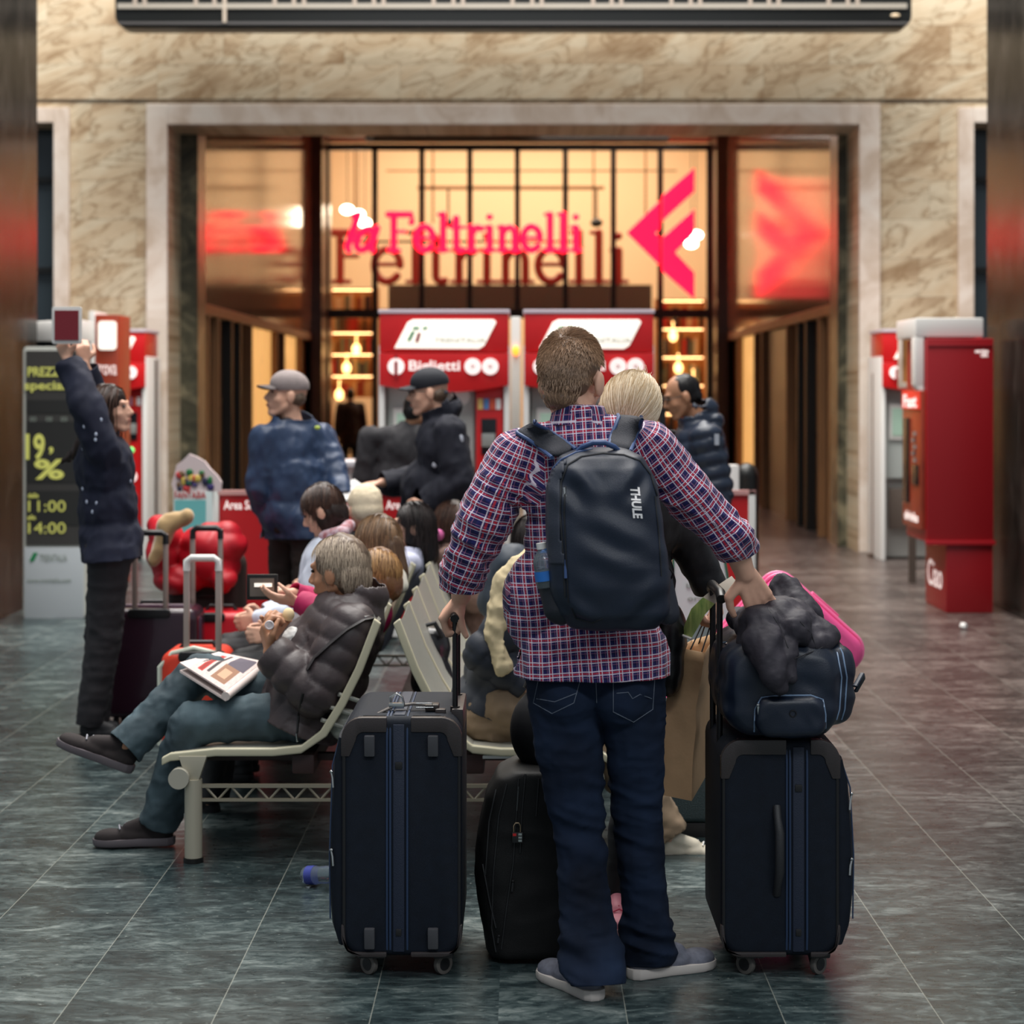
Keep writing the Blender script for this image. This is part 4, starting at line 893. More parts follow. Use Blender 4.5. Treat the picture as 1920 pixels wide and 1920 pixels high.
seam(TM, [(972, 1475), (969, 1520)], .003, 'zipper', ZG, mc)
a = hit(TM, 970, 1560, .012)
q = MB(); q.tube([a+V(-.010, 0, 0), a+V(-.010, 0, .018), a+V(-.005, 0, .026), a+V(.004, 0, .026), a+V(.009, 0, .018), a+V(.009, 0, 0)], .002, 8); pdl = put('padlock_shackle', q, mat('brass', (196, 170, 140), .25, metal=.9), mc)
q = MB(); q.box(a.x-.015, a.x+.016, a.y-.006, a.y+.006, a.z-.03, a.z+.0); put('padlock_body', q, GUARD2, pdl, .002)
for i in range(3): q = MB(); q.box(a.x+.003, a.x+.013, a.y-.009, a.y-.005, a.z-.026+.009*i, a.z-.020+.009*i); put('padlock_dial', q, CHROME, pdl)
q = MB(); q.box(a.x-.013, a.x-.003, a.y-.008, a.y-.005, a.z-.010, a.z-.003); put('red_mark', q, RED, pdl)
pull(TM, 962, 1652, -.1, 1, mc, .03, GUARD2); pull(TM, 935, 1755, -.1, 1, mc, .02, GUARD2)
for x in (-.075, .08):
    q = MB(); q.cyl((x-.01, 5.60, .026), (x+.01, 5.60, .026), .026, n=20); put('wheel', q, GUARD2, mc, .003)
    q = MB(); q.cyl((x-.01, 5.79, .026), (x+.01, 5.79, .026), .026, n=20); put('wheel', q, GUARD2, mc, .003)
# kraft paper carrier bag
KR = mat('kraft_paper', (216, 176, 134), .75, var=.18, vs=6, bump=1., bs=11)
kb = thing('paper_bag', 'creased brown kraft paper carrier bag hanging from the hand beside the man', 'paper bag', (.52, 5.95, .5))
A = [P(1272, 1214, 5.90), P(1322, 1224, 5.84), P(1345, 1186, 6.02), P(1298, 1200, 6.08)]
B = [P(1238, 1490, 5.90), P(1297, 1502, 5.86), P(1347, 1415, 6.04), P(1292, 1405, 6.08)]
q = MB(); n = 14; rings = []
for k in range(n+1):
    t = k/n; r_ = []
    for i in range(4):
        for u in np.linspace(0, 1, 7)[:-1]:
            top = A[i].lerp(A[(i+1) % 4], u); bot = B[i].lerp(B[(i+1) % 4], u); p = top.lerp(bot, t)
            bow = .018*math.sin(PI*t)*(1 if i in (0,) else -.6 if i == 1 else .3)
            nx = vn([[p.x*16, p.y*16, p.z*16]], 3)[0]*.018*math.sin(PI*min(1, t*1.3))
            p = p+V((-bow if i in (0, 3) else bow)+nx*.6, -abs(nx)*.9, 0); r_.append(tuple(p))
    rings.append(r_)
m = 24; vs = [p for r in rings for p in r]; fs = [(i*m+j, i*m+(j+1) % m, (i+1)*m+(j+1) % m, (i+1)*m+j) for i in range(n) for j in range(m)]+[tuple(n*m+j for j in range(m))]
q.add(vs, fs); o = put('bag_body', q, KR, kb, smooth=22); md = o.modifiers.new('s', 'SOLIDIFY'); md.thickness = .0015
hp = P(1343, 1136, 5.96)
for a_, b_ in ((A[0].lerp(A[1], .35), A[0].lerp(A[1], .8)), (A[3].lerp(A[2], .25), A[3].lerp(A[2], .9))):
    q = MB(); q.tube([a_+V(0, 0, -.02), a_.lerp(hp, .5)+V(-.004, 0, .0), hp+V(-.008, 0, 0), hp+V(.006, 0, 0), b_.lerp(hp, .5)+V(.004, 0, 0), b_+V(0, 0, -.02)], .0025, 6); put('cord_handle', q, BLACK, kb)
# green brochure held between the hands
BRO = mat('brochure_green', (96, 128, 66), .45, col2=(170, 184, 112), vs=26, stretch=(3, 1, .4)); BRW = mat('brochure_grey', (168, 160, 148), .5)
br = thing('brochure', 'folded green and white brochure held above the paper bag', 'brochure', P(1325, 1140, 5.78))
q = MB(); L = [(1278, 1188), (1286, 1166), (1296, 1142), (1318, 1120), (1345, 1098), (1372, 1080)]; R_ = [(1297, 1196), (1309, 1176), (1322, 1152), (1340, 1132), (1362, 1114), (1384, 1094)]
def strip(i0, i1, mm, nm):
    q = MB(); k = i1-i0+1; v = [P(*L[i], 5.80-.01*i) for i in range(i0, i1+1)]+[P(*R_[i], 5.76-.01*i) for i in range(i0, i1+1)]
    v2 = [p+V(0, .003, 0) for p in v]; fs = []
    for i in range(k-1): fs += [(i, i+1, k+i+1, k+i), (2*k+i, 3*k+i, 3*k+i+1, 2*k+i+1)]
    fs += [(0, k, 3*k, 2*k), (k-1, 3*k-1, 4*k-1, 2*k-1)]+[(i, 2*k+i, 2*k+i+1, i+1) for i in range(k-1)]+[(k+i, k+i+1, 3*k+i+1, 3*k+i) for i in range(k-1)]
    q.add(v+v2, fs); put(nm, q, mm, br, smooth=60)
strip(0, 3, BRO, 'green_page'); strip(3, 5, BRW, 'grey_page')
q = MB(); q.tube([P(1277, 1190, 5.795), P(1297, 1198, 5.755)], .004, 6); put('white_edge', q, WHITE, br)
# pink hard shell case leaning far behind
PINK = mat('pink_shell', (236, 84, 146), .35, var=.05, vs=3, bump=.1, bs=200)
Yp = 7.5; pc = thing('suitcase', 'bright pink hard shell suitcase tilted behind the grey jacket', 'suitcase', P(1420, 1300, Yp))
ctr = P(1430, 1262, Yp+.13); ang = math.radians(-42); Rm = Matrix.Rotation(-ang, 3, 'Y')
def rotq(q, c, Rm): q.v = [tuple(Rm@Vector(v)+c) for v in q.v]; return q
q = rbox(-.235, .235, -.13, .13, -.46, .35, .07, .03); put('shell', rotq(q, ctr, Rm), PINK, pc, smooth=50)
for yy in (-.05, .03):
    q = MB(); lp = rrect(-.243, .243, -.466, .357, .075); q.tube([(a, yy, b) for a, b in lp], .008, 8, closed=True); put('shell_rim', rotq(q, ctr, Rm), mat('pink_rim', (250, 120, 170), .35), pc)
for dx in (-.18, .18):
    q = MB(); q.cyl((dx-.02, -.08, -.47), (dx+.02, -.08, -.47), .03); put('wheel', rotq(q, ctr, Rm), GUARD2, pc)
q = MB(); q.box(-.07, .07, -.02, .02, .355, .375); put('top_handle', rotq(q, ctr, Rm), mat('pink_handle', (240, 110, 160), .4), pc, .005)
# black rounded bag on the black case
sb = thing('shoulder_bag', 'plain black rounded bag resting on the black suitcase behind the man', 'bag', P(1020, 1440, 5.68))
blob('body', [ell(P(1018, 1368, 5.72), (.100, .10, .125)), ell(P(1040, 1340, 5.72), (.10, .09, .125)), ell(P(1035, 1405, 5.70), (.09, .09, .07))], mat('black_smooth', (14, 14, 18), .6, spec=.3), sb, vox=.009, it=5)
q = MB(); q.tube([P(985, 1290, 5.72), P(1005, 1240, 5.74), P(1040, 1225, 5.76), P(1070, 1270, 5.74)], .008, 8); put('strap', q, BLACK, sb)
# ---------------------------------------------------------------- left group of trolleys
def small_case(name, label, px0, px1, pytop, Y, dep, m, shell=False, poles=None, pole_top=None, grip=None, z0=.05, ribs=None, polem=None):
    x0, x1 = kx(px0, Y), kx(px1, Y); z1 = P(0, pytop, Y).z; t = thing(name, label, 'suitcase', ((x0+x1)/2, Y+dep/2, 0))
    put('shell', rbox(x0, x1, Y, Y+dep, z0, z1, .05, .035), m, t, smooth=50)
    for x in (x0+.06, x1-.06):
        for y in (Y+.05, Y+dep-.05): q = MB(); q.cyl((x-.012, y, .024), (x+.012, y, .024), .024); q.cyl((x, y, .024), (x, y, z0+.02), .01); put('wheel', q, GUARD2, t)
    q = MB(); q.tube([((x0+x1)/2-.08, Y+dep*.5, z1-.005), ((x0+x1)/2-.06, Y+dep*.5, z1+.022), ((x0+x1)/2+.06, Y+dep*.5, z1+.022), ((x0+x1)/2+.08, Y+dep*.5, z1-.005)], .010, 10); put('carry_handle', q, GUARD2, t)
    if poles:
        zt = P(0, pole_top, Y).z
        for px in poles: q = MB(); x = kx(px, Y); q.box(x-.013, x+.013, Y+.03, Y+.05, z1-.25 if shell else z1-.05, zt); put('telescopic_pole', q, polem or ALU, t, .004)
        a, b = kx(poles[0], Y), kx(poles[1], Y); q = MB(); q.tube([(a-.0, Y+.04, zt-.05), (a+.0, Y+.04, zt-.01), (a+.02, Y+.04, zt+.005), (b-.02, Y+.04, zt+.005), (b, Y+.04, zt-.01), (b, Y+.04, zt-.05)], .016, 10); put('grip', q, grip or GUARD2, t)
        q = rbox(a-.03, b+.03, Y-.006, Y+.05, z1-.045, z1-.0, .02, .005); put('handle_recess', q, GUARD2, t)
    return t, (x0, x1, z1)
pcase, (a, b, c) = small_case('suitcase', 'dark purple suitcase with raised metal handle beside the woman with raised arms', 191, 368, 1142, 9.4, .28, mat('purple_shell', (44, 20, 34), .3, coat=.3), poles=(250, 308), pole_top=1002)
q = MB(); q.tube([(a+.0, 9.5, .1), (a, 9.5, c-.06), (a+.05, 9.5, c+.002), (b-.05, 9.5, c+.002), (b, 9.5, c-.06), (b, 9.5, .1)], .012, 8); put('rim', q, mat('purple_rim', (74, 42, 62), .3), pcase)
small_case('suitcase', 'bright red suitcase with black raised handle behind the purple one', 352, 462, 1150, 9.75, .28, mat('red_shell', (196, 12, 32), .4), poles=(359, 411), pole_top=993)
oc, (a, b, c) = small_case('suitcase', 'orange red hard case with white raised handle behind the knees of the grey haired man', 300, 424, 1222, 8.3, .3, mat('orange_shell', (214, 60, 36), .35), shell=True, poles=(347, 407), pole_top=1050, grip=WHITE)
q = MB(); q.tube([(a-.004, 8.32, .12), (a-.004, 8.32, c-.07), (a+.05, 8.32, c-.01), ((a+b)/2, 8.32, c+.012), (b-.05, 8.32, c-.01), (b+.004, 8.32, c-.07), (b+.004, 8.32, .12)], .012, 8); put('pale_rim', q, mat('pale_rim', (200, 206, 190), .4), oc)
# red down coat with beige lining on a dark bag
db_ = thing('travel_bag', 'dark brown upright travel bag under the red down coat', 'bag', (kx(375, 10.1), 10.1, 0))
x0, x1 = kx(312, 10.1), kx(450, 10.1); put('body', rbox(x0, x1, 10.1, 10.4, .02, .80, .08, .04), mat('brown_canvas', (52, 36, 32), .7, bump=.3), db_, smooth=50)
q = MB(); q.tube([(x0+.1, 10.09, .70), (x0+.12, 10.07, .58), (x1-.12, 10.07, .58), (x1-.1, 10.09, .70)], .01, 8); put('handle', q, BLACK, db_)
rcj = thing('down_coat', 'bright red quilted down coat piled on the travel bag beside the raised handles', 'coat', (kx(370, 10), 10, .85))
REDN = mat('red_nylon', (186, 3, 28), .5)
blob('shell', [ell(P(395, 1040, 10.1), (.17, .16, .17)), ell(P(310, 1030, 10.1), (.09, .14, .17)), ell(P(425, 1020, 10.1), (.10, .12, .12)), ell(P(340, 1085, 10.05), (.14, .12, .07)), ell(P(420, 1090, 10.0), (.06, .1, .06)), ell(P(300, 985, 10.2), (.06, .1, .06))], REDN, rcj, vox=.014, it=4, disp=lambda co, no: .018*np.abs(np.sin(co[:, 2]*22+co[:, 0]*5))-.008+folds(co, .01, (8, 8, 8), 51))
blob('beige_lining', [cap(P(352, 968, 9.93), P(312, 985, 9.93), .035, .05), cap(P(312, 985, 9.93), P(290, 1050, 9.93), .05, .035)], mat('beige_fleece', (186, 154, 108), .9, sheen=.5), rcj, vox=.012, it=4, disp=lambda co, no: folds(co, .012, (14, 14, 9), 55))
# newspaper
npz = thing('newspaper', 'folded newspaper with red headline lying on the lap of the grey haired man', 'newspaper', P(400, 1260, 6.95))
NW = NT('newsprint', .8); tc = NW.n('TexCoord'); sx = NW.n('SeparateXYZ'); NW.l(tc.outputs['UV'], sx.inputs[0]); U_, V_2 = sx.outputs[0], sx.outputs[1]
def band(a, b, c_, d): return NW.math('MULTIPLY', NW.math('MULTIPLY', NW.math('GREATER_THAN', U_, a), NW.math('LESS_THAN', U_, b)), NW.math('MULTIPLY', NW.math('GREATER_THAN', V_2, c_), NW.math('LESS_THAN', V_2, d)))
col = NW.mix(NW.math('MULTIPLY', NW.ramp(NW.noise(NW.vmath('MULTIPLY', tc.outputs['UV'], (4., 60., 1.)), 3, 3), [(.45, 0.), (.55, 1.)]), .35), (226, 206, 200), (120, 108, 106))
for (a, b, c_, d), k in (((.0, 1, .80, 1.), (230, 214, 208)), ((.10, .80, .60, .70), (190, 50, 44)), ((.12, .55, .62, .68), (150, 46, 40)), ((.16, .85, .50, .555), (70, 60, 62)), ((.1, .52, .12, .42), (150, 110, 86)), ((.52, .9, .06, .40), (92, 84, 96)), ((.2, .42, .2, .36), (206, 160, 130))):
    col = NW.mix(band(a, b, c_, d), col, k)
NW.l(col, NW.b.inputs['Base Color'])
c4 = [P(337, 1242, 6.90), P(410, 1222, 7.22), P(494, 1240, 7.14), P(423, 1296, 6.80)]
# two folded leaves joined by a rounded spine on the near right side
q = MB(); me_v = []; 
def leaf(dz): return [p+V(0, 0, dz) for p in c4]
tp_, bt = leaf(0), leaf(-.028)
nrm = V(0, 0, 1)
def sheet(name, cs, th, m_):
    q = MB(); q.hexa([tuple(p+V(0, 0, -th)) for p in cs]+[tuple(p) for p in cs]); return put(name, q, m_, npz, smooth=0)
s1 = sheet('upper_leaf', tp_, .006, NW.m); s2 = sheet('lower_leaf', bt, .008, mat('newsprint_side', (222, 204, 198), .8))
uvl = s1.data.uv_layers.new(name='UVMap'); L0 = origin(npz)
e1 = c4[3]-c4[2]; e2 = c4[0]-c4[3]
for lp_ in s1.data.loops:
    p = s1.data.vertices[lp_.vertex_index].co+L0-c4[2]; G_ = np.array([[e1.dot(e1), e1.dot(e2)], [e1.dot(e2), e2.dot(e2)]]); w_ = np.linalg.solve(G_, [p.dot(e1), p.dot(e2)]); uvl.data[lp_.index].uv = (1-w_[0], w_[1])
q = MB(); q.tube([c4[3]+V(0, 0, -.018), c4[2]+V(0, 0, -.018)], .0165, 12); put('folded_spine', q, mat('newsprint_spine', (226, 210, 204), .8), npz)
mst = text('Gazzetta', .15, c4[0].lerp(c4[1], .5)*0.86+((c4[3]+c4[2])/2)*.14+V(0, 0, .003), mat('news_ink', (60, 52, 54), .8), npz, 'masthead', rot=(0.05, 0, math.atan2((c4[1]-c4[0]).y, (c4[1]-c4[0]).x)), height=.05)
# water bottle on the floor
PLA = mat('clear_plastic', (215, 232, 240), .08, trans=.9); wb = thing('water_bottle', 'small clear plastic bottle with blue label on the floor left of the navy suitcase', 'bottle', (kx(605, 6.42), 6.42, 0))
c = V(kx(605, 6.42), 6.42, 0)
q = MB(); rr = [(.0, .026), (.01, .0305), (.05, .030), (.06, .028), (.10, .030), (.13, .024), (.15, .012), (.165, .011)]; q.loft([[(c.x+r*math.cos(2*PI*j/20), c.y+r*math.sin(2*PI*j/20), z) for j in range(20)] for z, r in rr])
rotq(q, V(0, 0, 0), Matrix.Identity(3)); Rr = Matrix.Rotation(math.radians(82), 3, 'Y')@Matrix.Identity(3)
def lay(q): q.v = [tuple(Matrix.Rotation(-.5, 3, 'Z')@Rr@(Vector(v)-c)+c+V(-.06, 0, .034)) for v in q.v]; return q
put('body', lay(q), PLA, wb)
q = MB(); q.cyl(c+V(0, 0, .015), c+V(0, 0, .045), .0312, n=20); put('label_band', lay(q), mat('blue_label', (60, 70, 150), .4), wb)
q = MB(); q.cyl(c+V(0, 0, .165), c+V(0, 0, .18), .013, n=16); put('cap', lay(q), WHITE, wb)
# papers on the right hand seat
q = MB(); q.hexa([tuple(p+V(0, 0, -.003)) for p in (P(905, 1421, 6.78), P(1010, 1421, 6.78), P(1010, 1396, 7.05), P(912, 1396, 7.05))]+[tuple(p) for p in (P(905, 1417, 6.78), P(1010, 1417, 6.78), P(1010, 1392, 7.05), P(912, 1392, 7.05))])
tag(put('paper_sheet', q, mat('white_paper', (232, 236, 240), .6), None, loc=P(950, 1410, 6.9)), 'small stack of white paper lying on the front seat behind the black bag', 'paper')
# textured teal bag behind the paper bag
tb_ = thing('teal_case', 'dark teal textured case standing on the floor behind the paper bag', 'suitcase', (kx(1310, 7.1), 7.1, 0))
put('body', rbox(kx(1235, 7.1), kx(1420, 7.1), 7.1, 7.4, .055, P(0, 1330, 7.1).z, .03, .02), mat('teal_mesh', (44, 58, 60), .6, bump=.8, bs=240, var=.3, vs=160), tb_, smooth=50)
q = MB(); q.box(kx(1240, 7.1), kx(1415, 7.1), 7.11, 7.39, 0, .055); put('base', q, GUARD2, tb_, .01)
# ---------------------------------------------------------------- people
SKIN = mat('skin_fair', (226, 176, 150), .5, var=.08, vs=20, spec=.35); SKIN2 = mat('skin_tan', (184, 132, 100), .5, var=.08, vs=20); LIPS = mat('lip_colour', (160, 84, 76), .4)
EYEM = mat('eye_dark', (34, 26, 24), .15)
def hairmat(name, c, c2, rough=.42):
    s = NT(name, rough, .35); a = s.n('Attribute', attribute_name='shade'); g = s.n('TexCoord')
    f = s.math('ADD', s.math('MULTIPLY', a.outputs['Fac'], .75), s.math('MULTIPLY', s.noise(g.outputs['Object'], 60, 3), .25))
    s.l(s.ramp(f, [(.1, c), (.85, c2)]), s.b.inputs['Base Color']); return s.m
def frame(f, up=(0, 0, 1)):
    f = Vector(f).normalized(); r = f.cross(Vector(up)).normalized(); u = r.cross(f).normalized()
    return Matrix((r, f, u)).transposed()
def head_prims(c, R, k=1.0, ears=True):
    A = lambda x, y, z: c+R@(V(x, y, z)*k); Rn = np.array(R); e = lambda p, r: ell(A(*p), tuple(q*k for q in r), Rn)
    pr = [e((0, -.012, .035), (.073, .094, .088)), e((0, .030, -.025), (.060, .064, .082)), e((0, .062, -.095), (.026, .026, .022)),
          cap(A(.050, -.005, -.05), A(.018, .060, -.100), .022*k, .018*k), cap(A(-.050, -.005, -.05), A(-.018, .060, -.100), .022*k, .018*k),
          cap(A(0, .088, .012), A(0, .109, -.026), .0085*k, .0115*k), e((.010, .100, -.032), (.009, .010, .007)), e((-.010, .100, -.032), (.009, .010, .007)),
          cap(A(-.034, .078, .028), A(.034, .078, .028), .013*k), cap(A(-.016, .084, -.062), A(.016, .084, -.062), .011*k),
          e((.040, .052, -.028), (.022, .026, .022)), e((-.040, .052, -.028), (.022, .026, .022))]
    if ears: pr += [e((sx*.082, -.006, -.008), (.012, .022, .035)) for sx in (-1, 1)]
    return pr
def hand_prims(W, D, N, side, curl=(.35, .5, .4), k=1.0, spread=.12, thumb=(.75, .55)):
    """side: +1 when the thumb lies on D x N side"""
    D = Vector(D).normalized(); N = Vector(N); N = (N-D*N.dot(D)).normalized(); S = D.cross(N).normalized()*side; pr = []
    for i, (off, L, r) in enumerate(((.030, .95, .0100), (.010, 1.05, .0105), (-.010, .98, .0100), (-.028, .78, .0088))):
        K = W+(D*(.088-.004*abs(i-1))+S*off)*k; pr.append(cap(W+S*(off*.55*k)+D*.01*k, K, .0150*k, .0125*k))
        d = (D+S*spread*(off/.03)).normalized(); p = K; a = 0
        for j, (l, cj) in enumerate(zip((.044, .027, .021), curl)):
            a += cj; q = p+(d*math.cos(a)+N*math.sin(a))*(l*L*k); pr.append(cap(p, q, (r-.0008*j)*k, (r-.0008*(j+1))*k)); p = q
    b = W+(D*.022+S*.026)*k; t1 = b+(S*thumb[0]+D*.6+N*thumb[1]*.5).normalized()*.042*k; t2 = t1+(S*.25+D*.85+N*thumb[1]).normalized()*.030*k; t3 = t2+(D*.8+N*thumb[1]*1.2).normalized()*.024*k
    pr += [cap(W+D*.01*k, t1, .016*k, .0135*k), cap(t1, t2, .0122*k, .0105*k), cap(t2, t3, .0105*k, .0085*k)]
    return pr
def strands(c, R, rad, m, parent, n=1500, length=.05, w=.0011, style='short', seed=1, name='hair_strands', zmin=-.9, part=None, curlz=.0, facey=.55, grav=1., lift=.25, steps=6, gath=None, fwdlim=None, obj=None):
    """ribbons of hair growing over an ellipsoid of radii rad in the head frame"""
    g = np.random.default_rng(seed); d = g.normal(size=(n*3, 3)); d /= np.linalg.norm(d, axis=1)[:, None]
    ok = (d[:, 2] > zmin) & ~((d[:, 1] > facey) & (d[:, 2] < .45))
    if style == 'short': ok &= ~((np.abs(d[:, 0]) > .70) & (d[:, 2] < .08) & (d[:, 1] > -.45))
    if style == 'long': ok &= ~((d[:, 1] > .30) & (d[:, 2] < .72))
    d = d[ok][:n]; n = len(d); rad = np.array(rad); p = d*rad; P0 = [p]; nrm = d/rad; nrm /= np.linalg.norm(nrm, axis=1)[:, None]
    Rn = np.array(R); down = Rn.T@np.array([0, 0, -1.]); L = length*g.uniform(.65, 1.1, n); jit = g.normal(size=(n, 3))*.18
    for s_ in range(steps):
        nn = p/rad**2; nn /= np.linalg.norm(nn, axis=1)[:, None]; inside = ((p/rad)**2).sum(1)
        if style == 'short': fl = np.stack([d[:, 0]*.3, -.55-.0*d[:, 1]+np.where(d[:, 2] > .75, 1.4, 0), -.9+0*d[:, 2]], 1)+jit
        elif style == 'back': fl = np.stack([-p[:, 0]*4, -1+0*p[:, 0], -.55+0*p[:, 0]], 1)+jit*.6 if gath is None else (np.array(gath)-p)*8+jit*.5
        else:
            px_ = part if part is not None else 0.
            fl = np.stack([np.sign(p[:, 0]-px_)*.8*np.clip(p[:, 2]/rad[2], 0, 1), -.25*np.clip(p[:, 2]/rad[2], 0, 1), 0*p[:, 0]], 1)+down[None]*grav+jit*.5
        fl = fl-nn*((fl*nn).sum(1)*(inside < 1.25))[:, None]; fl /= np.linalg.norm(fl, axis=1)[:, None]+1e-9
        st = (L/steps)[:, None]; p = p+(fl+nn*lift*(1 if style == 'short' else .12))*st
        ins = np.sqrt(((p/rad)**2).sum(1)); p = np.where((ins < 1.01)[:, None], p/ins[:, None]*1.012, p); P0.append(p)
    Wd = w*g.uniform(.7, 1.4, n); vs = []; m_ = steps+1
    A_ = np.stack(P0, 1); wl = (A_@Rn.T)+np.array(c); T = np.gradient(wl, axis=1); view = wl-np.array([0, 0, EYE]); sd = np.cross(T, np.stack([np.array([0, 1., .2])+0*wl[:, 0]]*m_, 1)); sd /= np.linalg.norm(sd, axis=2)[:, :, None]+1e-9
    tp = np.linspace(1, .25, m_)[None, :, None]*Wd[:, None, None]
    a = wl-sd*tp; b = wl+sd*tp; vv = np.stack([a, b], 2).reshape(-1, 3); fs = []
    base = np.arange(n)*(2*m_)
    F_ = np.concatenate([np.stack([base+2*i, base+2*i+1, base+2*i+3, base+2*i+2], 1) for i in range(m_-1)])
    me = bpy.data.meshes.new(name); me.from_pydata([tuple(x) for x in vv], [], [tuple(x) for x in F_]); me.update()
    at = me.attributes.new('shade', 'FLOAT', 'POINT'); at.data.foreach_set('value', np.repeat(g.uniform(0, 1, n), 2*m_))
    me.shade_smooth(); o = link_mesh(name, me, m, parent); o['kind'] = 'stuff'; return o
def shoe(parent, heel, d, up, um, sm, k=1.0, lace=None, name='shoe'):
    d = Vector(d).normalized(); up = Vector(up); up = (up-d*up.dot(d)).normalized(); s = d.cross(up); L = .285*k
    A = lambda t, x, z: heel+d*(t*L)+s*x*k+up*z*k
    out = [(0, 0), (.02, .022), (.08, .034), (.25, .036), (.45, .036), (.62, .044), (.78, .047), (.9, .038), (.97, .022), (1, 0)]
    loop = out+[(t, -x) for t, x in out[-2:0:-1]]
    q = MB(); n = len(loop); vs = [A(t*.98+.01, x*.92, 0) for t, x in loop]+[A(t, x, .010) for t, x in loop]+[A(t, x, .024+.006*(1-t)) for t, x in loop]
    fs = [tuple(range(n))[::-1], tuple(range(2*n, 3*n))]+[(r*n+i, r*n+(i+1) % n, (r+1)*n+(i+1) % n, (r+1)*n+i) for r in range(2) for i in range(n)]
    q.add(vs, fs)
    Rn = np.array(Matrix((s, d, up)).transposed()); e = lambda t, x, z, r: ell(A(t, x, z), tuple(v*k for v in r), Rn)
    pr = [e(.17, 0, .052, (.034, .045, .046)), cap(A(.22, 0, .085), A(.55, 0, .052), .030*k, .030*k), e(.55, 0, .034, (.038, .06, .030)), e(.78, 0, .028, (.043, .058, .030)), cap(A(.17, 0, .04), A(.17, 0, .080), .036*k, .032*k), e(.3, 0, .035, (.034, .07, .03))]
    o = blob(name, pr, um, parent, vox=.006, it=4)
    put('sole', q, sm, o, .003, smooth=50)
    if lace:
        q = MB()
        for i in range(5): t = .36+.075*i; q.tube([A(t, -.020, .078-.055*(t-.3)), A(t+.02, 0, .094-.07*(t-.3)), A(t, .020, .078-.055*(t-.3))], .003*k, 6)
        put('laces', q, lace, o)
    return o
def stand(x, y, H_, yaw, k=None):
    k = k or H_/1.75; c, s = math.cos(yaw), math.sin(yaw)
    A = lambda a, b, z: V(x+(a*c-b*s)*k, y+(a*s+b*c)*k, z*k)
    return dict(k=k, pel=A(0, 0, .95), neck=A(0, -.01, 1.475), head=A(0, .025, 1.625), shL=A(-.185, -.01, 1.42), shR=A(.185, -.01, 1.42), elL=A(-.235, -.03, 1.13), elR=A(.235, -.03, 1.13), wrL=A(-.235, .07, .89), wrR=A(.235, .07, .89),
                hipL=A(-.09, 0, .92), hipR=A(.09, 0, .92), knL=A(-.10, .02, .50), knR=A(.10, .02, .50), anL=A(-.10, -.03, .085), anR=A(.10, -.03, .085), f=V(-s, c, 0), r=V(c, s, 0))
def sit(x, y, H_, yaw, sz=.40, lean=0., k=None, spread=.10):
    k = k or H_/1.75; c, s = math.cos(yaw), math.sin(yaw)
    A = lambda a, b, z: V(x+(a*c-b*s)*k, y+(a*s+b*c)*k, z)
    B = lambda a, b, z: A(a, b+math.sin(lean)*z, sz+.115+z*k*math.cos(lean))
    return dict(k=k, pel=A(0, 0, sz+.115), neck=B(0, -.02, .52), head=B(0, .02, .67), shL=B(-.175, -.02, .465), shR=B(.175, -.02, .465), elL=B(-.22, .05, .19), elR=B(.22, .05, .19), wrL=B(-.12, .26, .12), wrR=B(.12, .26, .12),
                hipL=A(-.09, .02, sz+.105), hipR=A(.09, .02, sz+.105), knL=A(-spread, .43, sz+.085), knR=A(spread, .43, sz+.085), anL=A(-spread, .40, .09), anR=A(spread, .40, .09), f=V(-s, c, 0), r=V(c, s, 0))
def face_bits(root, c, R, k, lips=True, glasses=False, brow=None):
    A = lambda x, y, z: c+R@(V(x, y, z)*k)
    for sx in (-1, 1):
        q = MB(); q.ball(A(sx*.030, .083, .010), (.0105*k, .008*k, .0065*k), 12, np.array(R)); put('eye', q, EYEM, root)
        if brow: q = MB(); q.tube([A(sx*.014, .094, .026), A(sx*.030, .092, .031), A(sx*.046, .080, .026)], .0032*k, 6); put('eyebrow', q, brow, root)
    if lips: q = MB(); q.tube([A(-.020, .088, -.062), A(-.008, .0955, -.059), A(.008, .0955, -.059), A(.020, .088, -.062)], .0042*k, 6); put('lips', q, LIPS, root)
    if glasses:
        q = MB()
        for sx in (-1, 1):
            q.tube([A(sx*(.033+.021*math.cos(t)), .104-.006*abs(math.cos(t)), .006+.017*math.sin(t)) for t in np.linspace(0, 2*PI, 15)[:-1]], .0018*k, 6, closed=True)
            q.tube([A(sx*.054, .098, .012), A(sx*.078, .02, .010)], .0018*k, 6)
        q.tube([A(-.012, .106, .010), A(.012, .106, .010)], .0018*k, 6); put('glasses', q, BLACK, root)
def torso_R(J):
    up = (J['neck']-J['pel']).normalized(); r = (J['shR']-J['shL']).normalized(); f = up.cross(r).normalized(); r = f.cross(up).normalized()
    return Matrix((r, f, up)).transposed()
def dir_disp(kind, J, amp, seed):
    bones = [(J['pel'], J['neck']), (J['shL'], J['elL']), (J['elL'], J['wrL']), (J['shR'], J['elR']), (J['elR'], J['wrR'])]
    def f(co, no):
        if kind == 'puffer':
            i, t, a = along(co, bones); pitch = np.where(i == 0, .085, .075)
            return amp*(np.abs(np.sin(PI*t/pitch))**.6-.5)+folds(co, amp*.35, (12, 12, 12), seed)
        return folds(co, amp, (9, 9, 6), seed)+folds(co, amp*.45, (20, 20, 13), seed+9)
    return f
